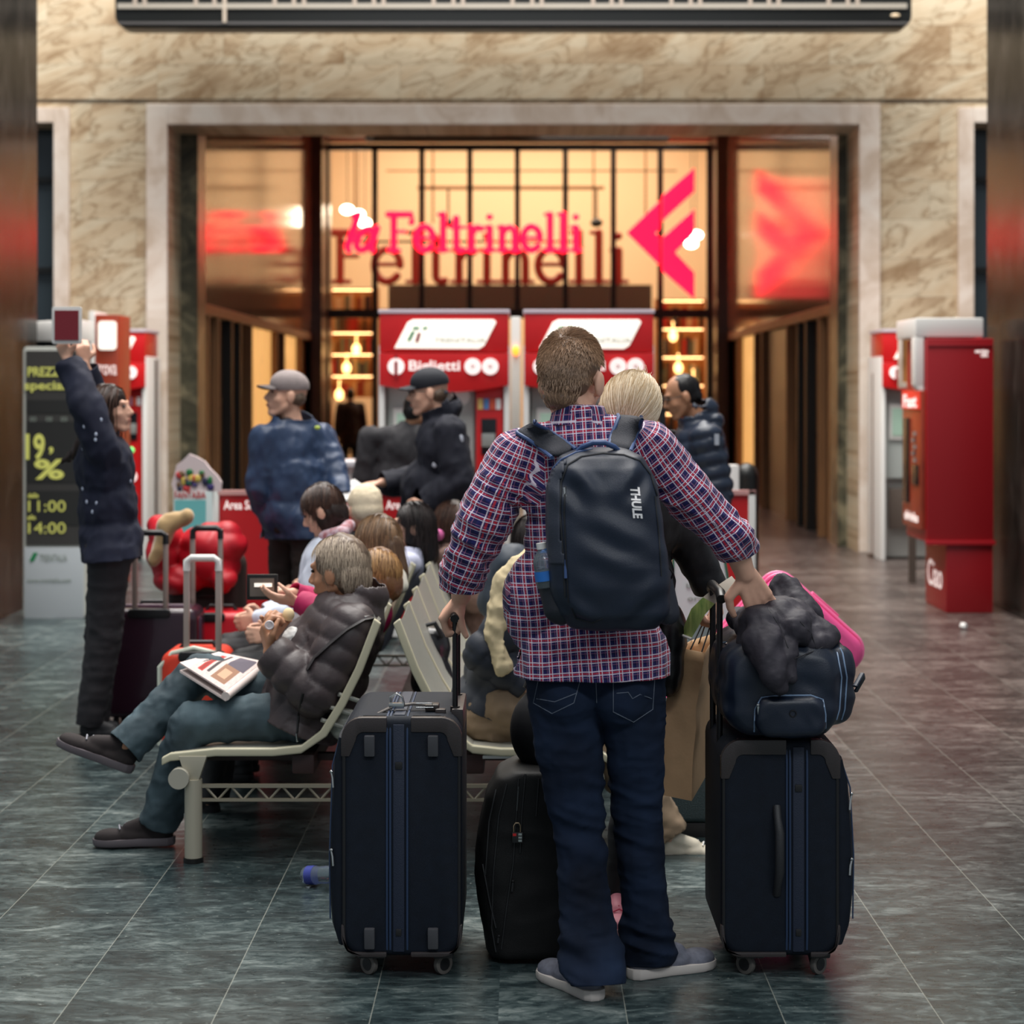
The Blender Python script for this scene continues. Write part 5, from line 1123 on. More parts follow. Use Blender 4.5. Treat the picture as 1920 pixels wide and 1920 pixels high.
def human(label, J, top, bottom, sh, skin=None, facing=None, up=(0, 0, 1), hands=None, vox=.010, cat='person', group=None, hooks=None, legs=True, faces=True, lips=True, glasses=False, brow=None, width=1.0, belly=0., headk=None):
    skin = skin or SKIN; k = J['k']; hk = headk or k; root = thing('person', label, cat, V(J['pel'].x, J['pel'].y, 0), group)
    RT = torso_R(J); RTn = np.array(RT); f = facing or J['f']; RH = frame(f, up); upv = RT@V(0, 0, 1); rt = RT@V(1, 0, 0); fw = RT@V(0, 1, 0)
    pel, neck, head = J['pel'], J['neck'], J['head']; w = width
    pr = head_prims(head, RH, hk)+[cap(head+RH@V(0, -.022, -.055)*hk, neck, .052*k, .058*k), cap(J['shL'], J['shR'], .05*k), cap(neck.lerp(pel, .26), pel, .085*k, .10*k), ell(neck.lerp(pel, .32), (.13*k, .085*k, .15*k), RTn)]
    for s_ in 'LR':
        S_, E_, W_ = J['sh'+s_], J['el'+s_], J['wr'+s_]
        pr += [cap(S_, E_, .044*k, .037*k), cap(E_, W_, .037*k, .025*k)]
        h = (hands or {}).get(s_)
        D = h[0] if h else (W_-E_).normalized(); N = h[1] if h else ((rt if s_ == 'L' else -rt)+(-fw)*.3)
        kw = h[2] if h and len(h) > 2 else {}
        if 'side' not in kw: kw = dict(kw); kw['side'] = 1 if (D.cross(Vector(N))).dot(fw+V(0, 0, .3)) > 0 else -1
        pr += hand_prims(W_, D, N, k=k*kw.pop('hk', 1.), **kw)
        if legs:
            H_, K_, A_ = J['hip'+s_], J['kn'+s_], J['an'+s_]; pr += [cap(H_, K_, .075*k, .05*k), cap(K_, A_, .048*k, .034*k)]
    body = blob('body', pr, skin, root, vox=vox*.62 if vox < .012 else vox*.72, it=3)
    if faces: face_bits(root, head, RH, hk, lips, glasses, brow)
    # top garment
    th = top.get('th', .012); pr = []; sl = top.get('sleeve', 1.)
    pr += [cap(J['shL'], J['shR'], (.050+th*.6)*k), ell(neck.lerp(pel, .30), ((.165*w+th)*k, (.105+th)*k, .20*k), RTn), ell(neck.lerp(pel, .68)+fw*belly*.5, ((.150*w+th)*k, (.108+th+belly*.6)*k, .22*k), RTn), ell(pel, ((.168*w+th)*k, (.120+th+belly*.4)*k, .15*k), RTn),
           cap(neck+upv*.0, neck-upv*.05*k, (.060+th*.6)*k, .09*k), cap(J['shL'], neck-upv*.02, .055*k, .05*k), cap(J['shR'], neck-upv*.02, .055*k, .05*k)]
    ln = top.get('len', .06)*k
    if ln > .02: pr += [cap(J['hipL']+rt*.01, J['hipL']-upv*ln-rt*.01, (.100+th)*k, (.105+th)*k), cap(J['hipR']-rt*.01, J['hipR']-upv*ln+rt*.01, (.100+th)*k, (.105+th)*k), cap(pel, pel-upv*ln, (.115+th)*k)]
    cuts = []
    for s_ in 'LR':
        S_, E_, W_ = J['sh'+s_], J['el'+s_], J['wr'+s_]; We = E_.lerp(W_, sl)
        pr += [cap(S_, E_, (.052+th)*k, (.044+th)*k), cap(E_, E_.lerp(W_, min(1.0, sl+.06)), (.044+th)*k, (.034+th*.8)*k)]
        dd = (W_-E_).normalized(); cuts.append((We, dd, .085*k))
    if top.get('hood'): pr += [ell(neck+upv*.0-fw*.085*k, (.11*k, .05*k, .07*k), RTn), cap(neck+rt*.07*k, neck-fw*.09*k+rt*.04*k, .035*k), cap(neck-rt*.07*k, neck-fw*.09*k-rt*.04*k, .035*k)]
    if top.get('collar'): pr += [cap(neck+upv*.02*k, neck+upv*.045*k, (.066+th)*k, (.070+th)*k)]
    cuts.append((neck+upv*(.055 if top.get('collar') else .03)*k+fw*.01, (upv+fw*.35).normalized(), .11*k)); cuts.append((pel-upv*ln, -upv, .26*k))
    pat = top.get('pattern', 'folds'); tm = blob(top.get('name', 'jacket'), pr, top['m'], root, vox=vox, it=5, disp=dir_disp(pat, J, top.get('amp', .010), top.get('seed', 1)), cuts=cuts)
    md = tm.modifiers.new('s', 'SOLIDIFY'); md.thickness = .004
    # trousers and shoes
    if legs and bottom.get('split'):
        bt = bottom.get('th', .010); fl = bottom.get('flare', 0.)
        for s_ in 'LR':
            H_, K_, A_ = J['hip'+s_], J['kn'+s_], J['an'+s_]
            pr = [ell(pel, (.13*k, .12*k, .11*k), RTn), cap(pel, H_, (.10+bt)*k), cap(H_, K_, (.084+bt)*k, (.056+bt)*k), cap(K_, K_.lerp(A_, .35), (.056+bt)*k, (.054+bt+fl*.3)*k), cap(K_.lerp(A_, .35), A_, (.054+bt+fl*.3)*k, (.040+bt+fl)*k)]
            am = bottom.get('amp', .006); Kn = np.array(K_)
            tr = blob(bottom.get('name', 'trousers'), pr, bottom['m'], root, vox=vox, it=4, disp=lambda co, no: folds(co, am, (14, 10, 14), 77)+folds(co, am*.6, (30, 16, 26), 79)+.007*np.exp(-((co-Kn)**2).sum(1)/.014)*ridge(co*np.array((40, 8, 12)), 81), cuts=[(A_+(K_-A_).normalized()*-.01, (A_-K_).normalized(), .10*k)])
            md = tr.modifiers.new('s', 'SOLIDIFY'); md.thickness = .003
    elif legs:
        bt = bottom.get('th', .010); fl = bottom.get('flare', 0.); pr = [ell(pel-V(0, 0, .02), ((.160*w+bt)*k, (.118+bt)*k, .14*k), RTn), cap(J['hipL'], J['hipR'], (.095+bt)*k)]; cuts = []
        for s_ in 'LR':
            H_, K_, A_ = J['hip'+s_], J['kn'+s_], J['an'+s_]; pr += [cap(H_, K_, (.083+bt)*k, (.056+bt)*k), cap(K_, K_.lerp(A_, .35), (.056+bt)*k, (.054+bt+fl*.3)*k), cap(K_.lerp(A_, .35), A_, (.054+bt+fl*.3)*k, (.040+bt+fl)*k)]
            cuts.append((A_+(K_-A_).normalized()*-.01, (A_-K_).normalized(), .10*k))
        bl = [(J['hip'+s_], J['kn'+s_]) for s_ in 'LR']+[(J['kn'+s_], J['an'+s_]) for s_ in 'LR']; am = bottom.get('amp', .006)
        tr = blob(bottom.get('name', 'trousers'), pr, bottom['m'], root, vox=vox, it=5, disp=lambda co, no: folds(co, am, (10, 10, 18), 77)+folds(co, am*.5, (20, 20, 30), 79), cuts=cuts)
        md = tr.modifiers.new('s', 'SOLIDIFY'); md.thickness = .003
    if legs and sh:
            for s_ in 'LR':
                A_ = J['an'+s_]; d = J.get('toe'+s_, J['f']); uu = J.get('upf'+s_, V(0, 0, 1)); d = Vector(d).normalized(); hl = A_-d*.055*k-Vector(uu).normalized()*.085*k
                if s_ not in sh.get('skip', ''): shoe(root, hl, d, uu, sh['m'], sh['sole'], k*sh.get('k', 1.), sh.get('lace'))
    root_info = dict(root=root, RH=RH, RT=RT, head=head, hk=hk, top=tm, body=body, k=k); return root_info
def hair_shell(I, parts, m, vox=.006, it=4, amp=.003, seed=5, name='hair', f=(60, 60, 8)):
    A = lambda p: I['head']+I['RH']@(V(*p)*I['hk']); Rn = np.array(I['RH']); pr = []
    for p in parts:
        if len(p) == 2: pr.append(ell(A(p[0]), tuple(q*I['hk'] for q in p[1]), Rn))
        else: pr.append(cap(A(p[0]), A(p[1]), p[2]*I['hk'], (p[3] if len(p) > 3 else p[2])*I['hk']))
    def dp(co, no):
        q = (co-np.array(I['head']))@np.array(I['RH']); return amp*(vn(np.stack([q[:, 0]*f[0], q[:, 1]*f[1], q[:, 2]*f[2]], 1), seed)+.5*vn(np.stack([q[:, 0]*f[0]*2, q[:, 1]*f[1]*2, q[:, 2]*f[2]*1.6], 1), seed+1))
    return blob(name, pr, m, I['root'], vox=vox*I['hk'], it=it, disp=dp)
CAPR = (.081, .102, .097)
def strands_on(I, m, parent, **k):
    hk = I['hk']; k.setdefault('rad', (.082, .103, .098)); r = tuple(x*hk for x in k.pop('rad')); off = k.pop('off', (0, -.012, .033))
    return strands(I['head']+I['RH']@(V(*off)*hk), I['RH'], r, m, parent, **k)
SHORT = [((0, -.018, .040), (.079, .097, .094)), ((0, -.050, -.010), (.070, .062, .070))]
BOB = [((0, -.016, .040), (.083, .100, .096)), ((0, -.045, -.030), (.084, .072, .085)), ((.060, -.01, -.04), (.026, .05, .075)), ((-.060, -.01, -.04), (.026, .05, .075))]
# fabrics for people
DENIM = mat('dark_denim', (11, 17, 30), .85, col2=(30, 44, 68), vs=4.5, spec=.2, bump=.5, bs=900); DENIM2 = mat('teal_denim', (28, 42, 50), .75, col2=(76, 96, 104), vs=5, bump=.4, bs=600)
BLUEJ = mat('blue_rain_jacket', (44, 62, 92), .5, var=.12, vs=5); NVWOOL = mat('navy_wool', (20, 22, 36), .85, var=.1, vs=20); DKTR = mat('dark_brown_trousers', (46, 38, 34), .8)
PUFN = mat('navy_puffer', (34, 44, 62), .4); PUFB = mat('brown_black_puffer', (66, 56, 57), .5, var=.15, vs=5, bump=.25, bs=70)
CHAR = mat('charcoal_cloth', (48, 44, 46), .8); BLK = mat('black_cloth', (20, 20, 24), .7); KHAKI = mat('khaki_cloth', (128, 108, 86), .8, var=.1, vs=5); SOLEG = mat('sole_grey', (190, 182, 176), .6); SOLED = mat('sole_dark', (92, 84, 88), .5)
SUEDE = mat('dark_suede', (38, 30, 30), .85)
H_BR = hairmat('brown_hair', (36, 24, 20), (90, 62, 48)); H_DK = hairmat('black_hair', (16, 13, 14), (52, 42, 40)); H_GR = hairmat('grey_hair', (104, 86, 72), (212, 192, 168)); H_LB = hairmat('light_brown_hair', (84, 64, 48), (156, 124, 92)); H_BD = hairmat('blonde_hair', (190, 160, 118), (248, 232, 204)); H_SB = hairmat('sandy_short_hair', (112, 86, 66), (184, 148, 118)); H_HN = hairmat('honey_hair', (110, 76, 50), (206, 160, 104))
SWH = mat('sneaker_cream', (206, 196, 176), .6); PKS = mat('sneaker_pink', (196, 120, 134), .6); GYS = mat('sneaker_grey', (98, 100, 112), .75, var=.2, vs=60)
# ---------------------------------------------------------------- the man with the backpack
def plaid():
    s = NT('plaid_cotton', .8, .2); g = s.n('UVMap'); sx = s.n('SeparateXYZ'); s.l(g.outputs[0], sx.inputs[0]); u, v = sx.outputs[0], sx.outputs[1]
    def stripe(c, per, off, hw):
        fr = s.math('FRACT', s.math('ADD', s.math('DIVIDE', c, per), off)); return s.math('LESS_THAN', s.math('ABSOLUTE', s.math('SUBTRACT', fr, .5)), hw)
    col = s.n('RGB'); col.outputs[0].default_value = (*lin((32, 34, 92)), 1); c = col.outputs[0]; P_ = .031
    for w_ in (u, v):
        c = s.mix(s.math('MULTIPLY', stripe(w_, P_, .0, .23), .22), c, (122, 70, 120))
        c = s.mix(s.math('MULTIPLY', stripe(w_, P_, .5, .07), .6), c, (22, 22, 60))
    for w_ in (u, v): c = s.mix(s.math('MULTIPLY', stripe(w_, P_, 0., .060), .85), c, (178, 40, 52))
    for w_ in (u, v):
        for o_ in (-.155, .155): c = s.mix(s.math('MULTIPLY', stripe(w_, P_, o_, .034), .88), c, (226, 214, 226))
    for w_ in (u, v): c = s.mix(s.math('MULTIPLY', stripe(w_, P_, .37, .020), .5), c, (190, 120, 140))
    s.l(c, s.b.inputs['Base Color']); s.b.inputs['Sheen Weight'].default_value = .15; return s.m
PLAID = plaid()
YM = 5.33
J = dict(k=1.03, f=V(.1, 1, 0), r=V(1, 0, 0), pel=P(1112, 1215, YM), neck=P(1086, 800, YM-.01), head=P(1073, 713, YM+.03), shL=P(972, 855, YM), shR=P(1218, 842, YM), elL=P(878, 1036, YM+.03), elR=P(1372, 1008, YM+.05), wrL=P(864, 1118, YM+.20), wrR=P(1397, 1076, YM+.10),
         hipL=P(1052, 1245, YM), hipR=P(1178, 1245, YM), knL=P(1084, 1545, YM+.02), knR=P(1196, 1545, YM+.06), anL=V(.19, 5.262, .085), anR=V(.345, 5.45, .085))
HL, HR = J['hipL'], J['hipR']
root = thing('person', 'standing man seen from behind in a plaid shirt and jeans, wearing a navy backpack', 'person', V(J['pel'].x, YM, 0))
MH = frame(V(.48, 1, -.06), V(.04, 0, 1)); hk = 1.045
pr = head_prims(J['head'], MH, hk)+[cap(J['head']+MH@V(0, -.025, -.05), J['neck'], .058, .058), cap(J['shL'], J['shR'], .05), cap(J['neck'].lerp(J['pel'], .25), J['pel'], .09, .10)]
for s_ in 'LR': pr += [cap(J['sh'+s_], J['el'+s_], .046, .038), cap(J['el'+s_], J['wr'+s_], .041, .029), cap(J['hip'+s_], J['kn'+s_], .075, .045), cap(J['kn'+s_], J['an'+s_]+V(0, 0, .03), .042, .032)]
# left hand closed round the pole grip, right hand spread on the grey jacket
pr += hand_prims(P(870, 1112, YM+.22), V(-.62, .10, -.72), V(.75, .05, -.60), 1, curl=(1.0, 1.5, 1.1), k=1.08, spread=.02, thumb=(.35, 1.3))
pr += hand_prims(P(1397, 1074, YM+.10), V(.42, .22, -.80), V(0, 1, -.1), -1, curl=(.12, .16, .12), k=1.12, spread=.24, thumb=(1.5, .1))
body = blob('body', pr, SKIN, root, vox=.0052, it=3)
face_bits(root, J['head'], MH, hk)
I = dict(root=root, RH=MH, head=J['head'], hk=hk)
sh_ = hair_shell(I, [((0, -.016, .043), (.078, .096, .091)), ((0, -.047, .0), (.071, .060, .062)), ((0, -.060, -.055), (.046, .040, .030))], H_SB, vox=.0045, amp=.0015, f=(90, 90, 40))
strands_on(I, H_SB, sh_, n=7500, length=.020, w=.0008, style='short', seed=3, zmin=-.62, lift=.55, steps=3, rad=(.0785, .097, .0925), off=(0, -.017, .041))
strands_on(I, H_SB, sh_, n=1500, length=.016, w=.0007, style='short', seed=4, zmin=-.95, lift=.35, steps=3, rad=(.071, .061, .075), off=(0, -.048, -.012))
# shirt
RT = torso_R(J); RTn = np.array(RT); nk = J['neck']; pl_ = J['pel']
pr = [cap(P(985, 850, YM), P(1208, 838, YM), .070), ell(P(1096, 905, YM), (.188, .125, .17), RTn), ell(P(1104, 1020, YM), (.178, .125, .19)), ell(P(1104, 1140, YM+.01), (.195, .130, .16)), ell(P(1108, 1215, YM), (.198, .155, .14)), cap(P(1060, 1230, YM), P(1060, 1290, YM), .145), cap(P(1155, 1230, YM), P(1155, 1290, YM), .145), ell(P(1108, 1250, YM), (.18, .155, .12)),
      cap(nk+V(0, 0, .02), nk+V(0, 0, -.04), .070, .10), cap(P(985, 842, YM), nk+V(0, 0, -.01), .058, .052), cap(P(1208, 832, YM), nk+V(0, 0, -.01), .058, .052),
      cap(J['shL'], P(905, 980, YM-.01), .074, .073), cap(P(905, 980, YM-.01), P(866, 1075, YM+.05), .071, .060), cap(P(868, 1068, YM+.05), P(864, 1100, YM+.08), .066, .062),
      cap(J['shR'], P(1310, 945, YM+.03), .074, .066), cap(P(1310, 945, YM+.03), J['elR'], .066, .058), cap(J['elR'], P(1386, 1040, YM+.11), .063, .060),
      ell(P(1010, 1130, YM-.0), (.098, .11, .15))]
cuts = [(nk+V(0, -.01, .045), V(.1, .30, 1).normalized(), .09), (P(864, 1100, YM+.08), V(-.08, .25, -1).normalized(), .10), (P(1383, 1030, YM+.10), V(.18, .30, -.8).normalized(), .09),
        (P(1105, 1264, YM), V(0, 0, -1), .25), (P(945, 1196, YM), V(-.45, 0, -.9).normalized(), .085)]
sb_ = [(J['pel'], J['neck']), (J['shL']+V(-.02, 0, -.03), P(862, 1110, YM+.08)), (J['shR']+V(.03, 0, -.02), P(1392, 1050, YM+.12))]
def fix_i(i, co):
    x, z = co[:, 0], co[:, 2]; tor = ((z < 1.34) & (x > -.030) & (x < .372)) | ((z < 1.045) & (x > -.095))
    return np.where(tor, 0, i)
def shirt_disp(co, no):
    i, t, a = along(co, sb_); i = fix_i(i, co); d = folds(co, .0075, (10, 10, 6), 101)+folds(co, .0045, (24, 24, 16), 103)
    # creases gather towards the elbows and armpits
    for c_, r_ in ((P(872, 1040, YM), .10), (P(975, 930, YM), .11), (P(1250, 930, YM), .10), (P(1365, 1000, YM), .09)):
        w_ = np.exp(-((co-np.array(c_))**2).sum(1)/r_**2); d = d+w_*.012*ridge(co*np.array((14, 8, 34))+np.stack([co[:, 2]*18, 0*co[:, 0], co[:, 0]*18], 1), 107)
    w_ = np.clip((1.25-co[:, 2])/.4, 0, 1)*(i == 0); d = d+w_*.006*np.sin(co[:, 0]*38+vn(co*4, 9)*2.5)
    return d
def shirt_uv(me):
    n = len(me.loops); vi = np.empty(n, int); me.loops.foreach_get('vertex_index', vi); co = np.empty(len(me.vertices)*3); me.vertices.foreach_get('co', co); co = co.reshape(-1, 3)
    pc = np.empty(len(me.polygons)*3); me.polygons.foreach_get('center', pc); pc = pc.reshape(-1, 3); lt = np.empty(len(me.polygons), int); me.polygons.foreach_get('loop_total', lt)
    pi_ = np.repeat(np.arange(len(lt)), lt); ib, _, ac = along(pc, sb_); ib = fix_i(ib, pc); uv = np.zeros((n, 2)); q = co[vi]; fi = ib[pi_]; wv = np.stack([vn(co*5, 61), vn(co*5, 62)], 1)[vi]*.008
    for k_, (a, b) in enumerate(sb_):
        a = np.array(a); b = np.array(b); d = b-a; d /= np.linalg.norm(d); t = (q-a)@d; r = q-a-np.outer(t, d)
        if k_ == 0:
            ang = np.arctan2(r[:, 0], -r[:, 1]); u = np.where(np.abs(ang) < 1.25, r[:, 0]*1.0+np.sign(r[:, 0])*0, np.sign(ang)*(.17+(np.abs(ang)-1.25)*.14)); u = r[:, 0]*1.15; v = t
            sidep = np.abs(ang) > 1.0
        else:
            x = np.cross(d, [0, 1, .02]); x /= np.linalg.norm(x); y = np.cross(d, x); ang = np.arctan2(r@x, -(r@y)); pa = pc[pi_]-a; pr_ = pa-np.outer(pa@d, d); pang = np.arctan2(pr_@x, -(pr_@y))
            ang = np.where(pang-ang > PI, ang+2*PI, np.where(ang-pang > PI, ang-2*PI, ang)); u = ang*.066; v = t
        w_ = fi == k_; uv[w_, 0] = u[w_]+wv[w_, 0]; uv[w_, 1] = v[w_]+wv[w_, 1]
    l = me.uv_layers.new(name='UVMap'); l.data.foreach_set('uv', uv.ravel())
shirt = blob('shirt', pr, PLAID, root, vox=.0062, it=6, disp=shirt_disp, cuts=cuts, uvf=shirt_uv)
md = shirt.modifiers.new('s', 'SOLIDIFY'); md.thickness = .003
# collar
q = MB(); rings = []; cc = J['neck']+V(.0, .010, .028)
for j in range(28):
    a = 2*PI*j/28; x, y = math.sin(a), -math.cos(a); b = max(0, -y)
    rings.append([cc+V(x*.066, y*.064, -.012), cc+V(x*.063, y*.061, .030+.006*(-y)), cc+V(x*.072, y*.070, .032+.004*(-y)), cc+V(x*.086, y*.084, -.018-.006*abs(x))])
vs = [p for r in rings for p in r]; fs = [(i*4+j, ((i+1) % 28)*4+j, ((i+1) % 28)*4+j+1, i*4+j+1) for i in range(28) for j in range(3)]
q.add(vs, fs); co_ = put('collar', q, PLAID, shirt, smooth=60, sub=1); ul = co_.data.uv_layers.new(name='UVMap')
for pg in co_.data.polygons:
    for li in pg.loop_indices: v_ = co_.data.loops[li].vertex_index; i, j = v_//4, v_ % 4; i = i+28 if (i == 0 and max(co_.data.loops[x].vertex_index//4 for x in pg.loop_indices) > 20) else i; ul.data[li].uv = (i*.0155, j*.018+.3)
# jeans
pr = [ell(P(1113, 1245, YM), (.185, .115, .13)), cap(HL+V(.0, 0, 0), P(1066, 1395, YM), .104, .094), cap(P(1066, 1395, YM), J['knL'], .094, .072), cap(J['knL'], P(1097, 1700, YM-.02), .070, .067), cap(P(1097, 1700, YM-.02), P(1106, 1812, 5.26), .067, .075),
      cap(HR, P(1192, 1395, YM), .106, .080), cap(P(1192, 1395, YM), J['knR'], .080, .068), cap(J['knR'], P(1210, 1690, YM+.08), .066, .062), cap(P(1210, 1690, YM+.08), P(1215, 1786, 5.44), .062, .072),
      ell(P(1062, 1300, YM-.04), (.085, .09, .10)), ell(P(1165, 1300, YM-.04), (.085, .09, .10)), cap(P(1112, 1790, 5.27), P(1116, 1838, 5.23), .076, .074)]
cuts = [(P(1110, 1846, 5.24), V(.05, -.25, -1).normalized(), .12), (P(1212, 1806, 5.44), V(0, -.1, -1).normalized(), .12)]
def jean_disp(co, no):
    d = folds(co, .0045, (8, 8, 20), 201)+folds(co, .003, (20, 18, 38), 203)
    for c_, am, r_ in ((P(1085, 1560, YM), .007, .12), (P(1196, 1560, YM), .006, .12), (P(1105, 1790, 5.26), .020, .13), (P(1210, 1765, 5.44), .017, .12), (P(1100, 1420, YM), .006, .13)):
        w_ = np.exp(-((co-np.array(c_))**2).sum(1)/r_**2); d = d+w_*am*ridge(co*np.array((6, 6, 24))+np.stack([co[:, 2]*0, 0*co[:, 0], co[:, 0]*9], 1), 207)
    return d
jeans = blob('jeans', pr, DENIM, root, vox=.0075, it=5, disp=jean_disp, cuts=cuts); md = jeans.modifiers.new('s', 'SOLIDIFY'); md.thickness = .003
TJn = bvh([jeans]); ST = mat('jeans_stitch', (96, 104, 118), .7)
for pts in ([(1150, 1268), (1150, 1335), (1188, 1354), (1224, 1330), (1228, 1268)], [(1156, 1300), (1178, 1298), (1186, 1310), (1200, 1302), (1222, 1310)], [(1010, 1272), (1000, 1318), (1035, 1338), (1076, 1318), (1090, 1268)], [(1006, 1310), (1040, 1316), (1080, 1300)], [(1117, 1268), (1119, 1318)]):
    seam(TJn, pts, .0011, 'pocket_stitching', ST, jeans, lift=.0004, n=5, step=8)
q = MB(); a = hit(TJn, 1240, 1262, .003)
if a: q.box(a.x-.014, a.x+.014, a.y-.002, a.y+.002, a.z-.012, a.z+.012); put('leather_patch', q, mat('patch_brown', (110, 70, 40), .6), jeans)
# grey mesh running shoes with pale soles
for hl, tt in ((V(.212, 5.195, 0), V(-.62, 1, 0)), (V(.298, 5.395, 0), V(1, .50, 0))):
    shoe(root, hl, tt, V(0, 0, 1), GYS, SOLEG, 1.02)
# ---------------------------------------------------------------- backpack
BPN = mat('backpack_navy', (20, 30, 48), .46, var=.12, vs=14, bump=.22, bs=500); BPS = mat('backpack_side', (40, 46, 60), .62, bump=.3, bs=400); BPE = mat('strap_edge_blue', (52, 76, 120), .55)
bp = thing('backpack', 'dark navy rounded backpack with white vertical lettering worn by the standing man', 'backpack', P(1140, 1180, 5.08))
YK = 5.09
def srow(py, a, b, d, y1=5.20, e=.62):
    z = P(0, py, YK).z; x0, x1 = P(a, 0, YK).x, P(b, 0, YK).x; n = []; y0 = y1-d
    for k in range(32):
        t = 2*PI*k/32; c, s_ = math.cos(t), math.sin(t); n.append(((x0+x1)/2+(x1-x0)/2*math.copysign(abs(c)**e, c), (y0+y1)/2+(y1-y0)/2*math.copysign(abs(s_)**e, s_), z))
    return n
rows = [(1186, 1100, 1200, .08), (1178, 1070, 1235, .13), (1150, 1042, 1254, .17), (1100, 1030, 1258, .19), (1040, 1026, 1252, .195), (980, 1023, 1244, .19), (920, 1024, 1234, .18), (880, 1034, 1222, .165), (857, 1050, 1206, .14), (845, 1075, 1185, .11), (840, 1100, 1165, .07)]
q = MB(); q.loft([srow(*r) for r in rows])
def bp_disp(co, no):
    d = folds(co, .0022, (7, 7, 9), 301)
    for (px, py), am, r_, ang in (((1085, 915), .012, .05, .9), ((1190, 905), .011, .045, -.9), ((1160, 1010), .006, .10, .5), ((1215, 1130), .008, .06, -.6), ((1080, 1150), .008, .05, .6)):
        c_ = np.array(P(px, py, 5.0)); w_ = np.exp(-((co-c_)[:, [0, 2]]**2).sum(1)/r_**2); u = (co-c_)[:, 0]*math.sin(ang)+(co-c_)[:, 2]*math.cos(ang); d = d+w_*am*np.sin(u*75+vn(co*12, 4))
    return d*(no[:, 1] < .3)
bpm = blob('main_compartment', [('m', q.v, q.f)], BPN, bp, vox=.0062, it=5, disp=bp_disp)
TB = bvh([bpm])
# side wall with zip, on the left, as its own raised panel
def panel(T, outline, name, m, parent, th=.004, res=7):
    """thin raised fabric panel following the surface below"""
    xs = [p[0] for p in outline]; ys = [p[1] for p in outline]; idx = {}; vs = []; fs = []
    def inside(x, y):
        c_ = False; j = len(outline)-1
        for i in range(len(outline)):
            if (outline[i][1] > y) != (outline[j][1] > y) and x < (outline[j][0]-outline[i][0])*(y-outline[i][1])/(outline[j][1]-outline[i][1])+outline[i][0]: c_ = not c_
            j = i
        return c_
    def g(i, j):
        if (i, j) not in idx:
            h = hit(T, min(xs)+i*res, min(ys)+j*res, th)
            if h is None: return None
            idx[(i, j)] = len(vs); vs.append(h)
        return idx[(i, j)]
    for i in range(int((max(xs)-min(xs))/res)+1):
        for j in range(int((max(ys)-min(ys))/res)+1):
            if inside(min(xs)+(i+.5)*res, min(ys)+(j+.5)*res):
                f_ = [g(i, j), g(i+1, j), g(i+1, j+1), g(i, j+1)]
                if None not in f_: fs.append(f_)
    if not fs: return None
    q = MB(); q.add(vs, fs); o = put(name, q, m, parent, smooth=80)
    md = o.modifiers.new('s', 'SOLIDIFY'); md.thickness = -th; return o
panel(TB, [(1024, 905), (1045, 872), (1062, 862), (1052, 900), (1050, 1000), (1060, 1060), (1026, 1056), (1022, 980)], 'side_gusset', BPS, bp, .002, 4)
SE = mat('backpack_seam', (8, 12, 20), .6)
seam(TB, [(1060, 1120), (1056, 1040), (1050, 960), (1052, 905), (1064, 872), (1090, 856), (1130, 850), (1170, 853), (1200, 864), (1220, 890), (1232, 930)], .0030, 'seam', SE, bp, step=8)
seam(TB, [(1066, 1130), (1062, 1060), (1058, 960), (1060, 912)], .0022, 'seam', SE, bp, step=8)
seam(TB, [(1072, 1140), (1080, 1160), (1110, 1168), (1130, 1160)], .0022, 'seam', SE, bp, step=8)
seam(TB, [(1228, 930), (1236, 1010), (1240, 1080)], .0022, 'seam', SE, bp, step=8)
seam(TB, [(1036, 880), (1052, 862), (1080, 848), (1110, 842)], .0030, 'piping', BPE, bp, step=6)
seam(TB, [(1030, 1056), (1055, 1056)], .002, 'seam', SE, bp, step=6)
def zpull(px, py, dx, dy, L=.045):
    a = hit(TB, px, py, .006)
    if a is None: return
    dd = V(dx, 0, -dy).normalized(); q = MB(); q.tube([a, a+dd*.018+V(0, -.003, 0)], .0035, 8, flat=.6); q.tube([a+dd*.018+V(-.004, -.003, 0), a+dd*.034+V(-.004, -.004, 0), a+dd*.034+V(.004, -.004, 0), a+dd*.018+V(.004, -.003, 0)], .0018, 6, closed=True); zp = put('zipper_pull', q, CHROME, bp)
    q = MB(); q.tube([a+dd*.034+V(0, -.004, 0), a+dd*.044+V(-.006, -.005, -.002), a+dd*(.034+L)+V(-.02 if dx <= 0 else .0, -.003, -.004)], .0038, 8); put('cord_pull', q, BPE, zp)
zpull(1058, 914, .05, 1, .035); zpull(1148, 836, -.7, .55, .004)
q = MB(); a = P(1060, 1048, 5.02)
q.tube([a, a+V(0, -.002, -.02)], .003, 8); q.tube([a+V(0, -.002, -.018), a+V(.001, -.004, -.05)], .0042, 8); put('pocket_tab', q, BPE, bp)
# lettering on the front, following the surface
me_t = text('THULE', .085, (0, 0, 0), mat('logo_white', (235, 232, 232), .5), bp, 'logo_lettering', rot=(0, 0, 0), bold=.035, depth=.001, height=.026)
Lb = origin(bp); mt = me_t.data; a0, a1 = (1190, 913), (1196, 972)
for v_ in mt.vertices:
    t = (v_.co.x+Lb.x+.0425)/.085; off = (v_.co.y+Lb.y); zz = v_.co.z+Lb.z
    h = hit(TB, a0[0]+(a1[0]-a0[0])*t+off*706*1.0, a0[1]+(a1[1]-a0[1])*t+off*40, .002+max(0, zz)*1.0)
    v_.co = (h-Lb) if h else P(a0[0], a0[1], 4.98)-Lb
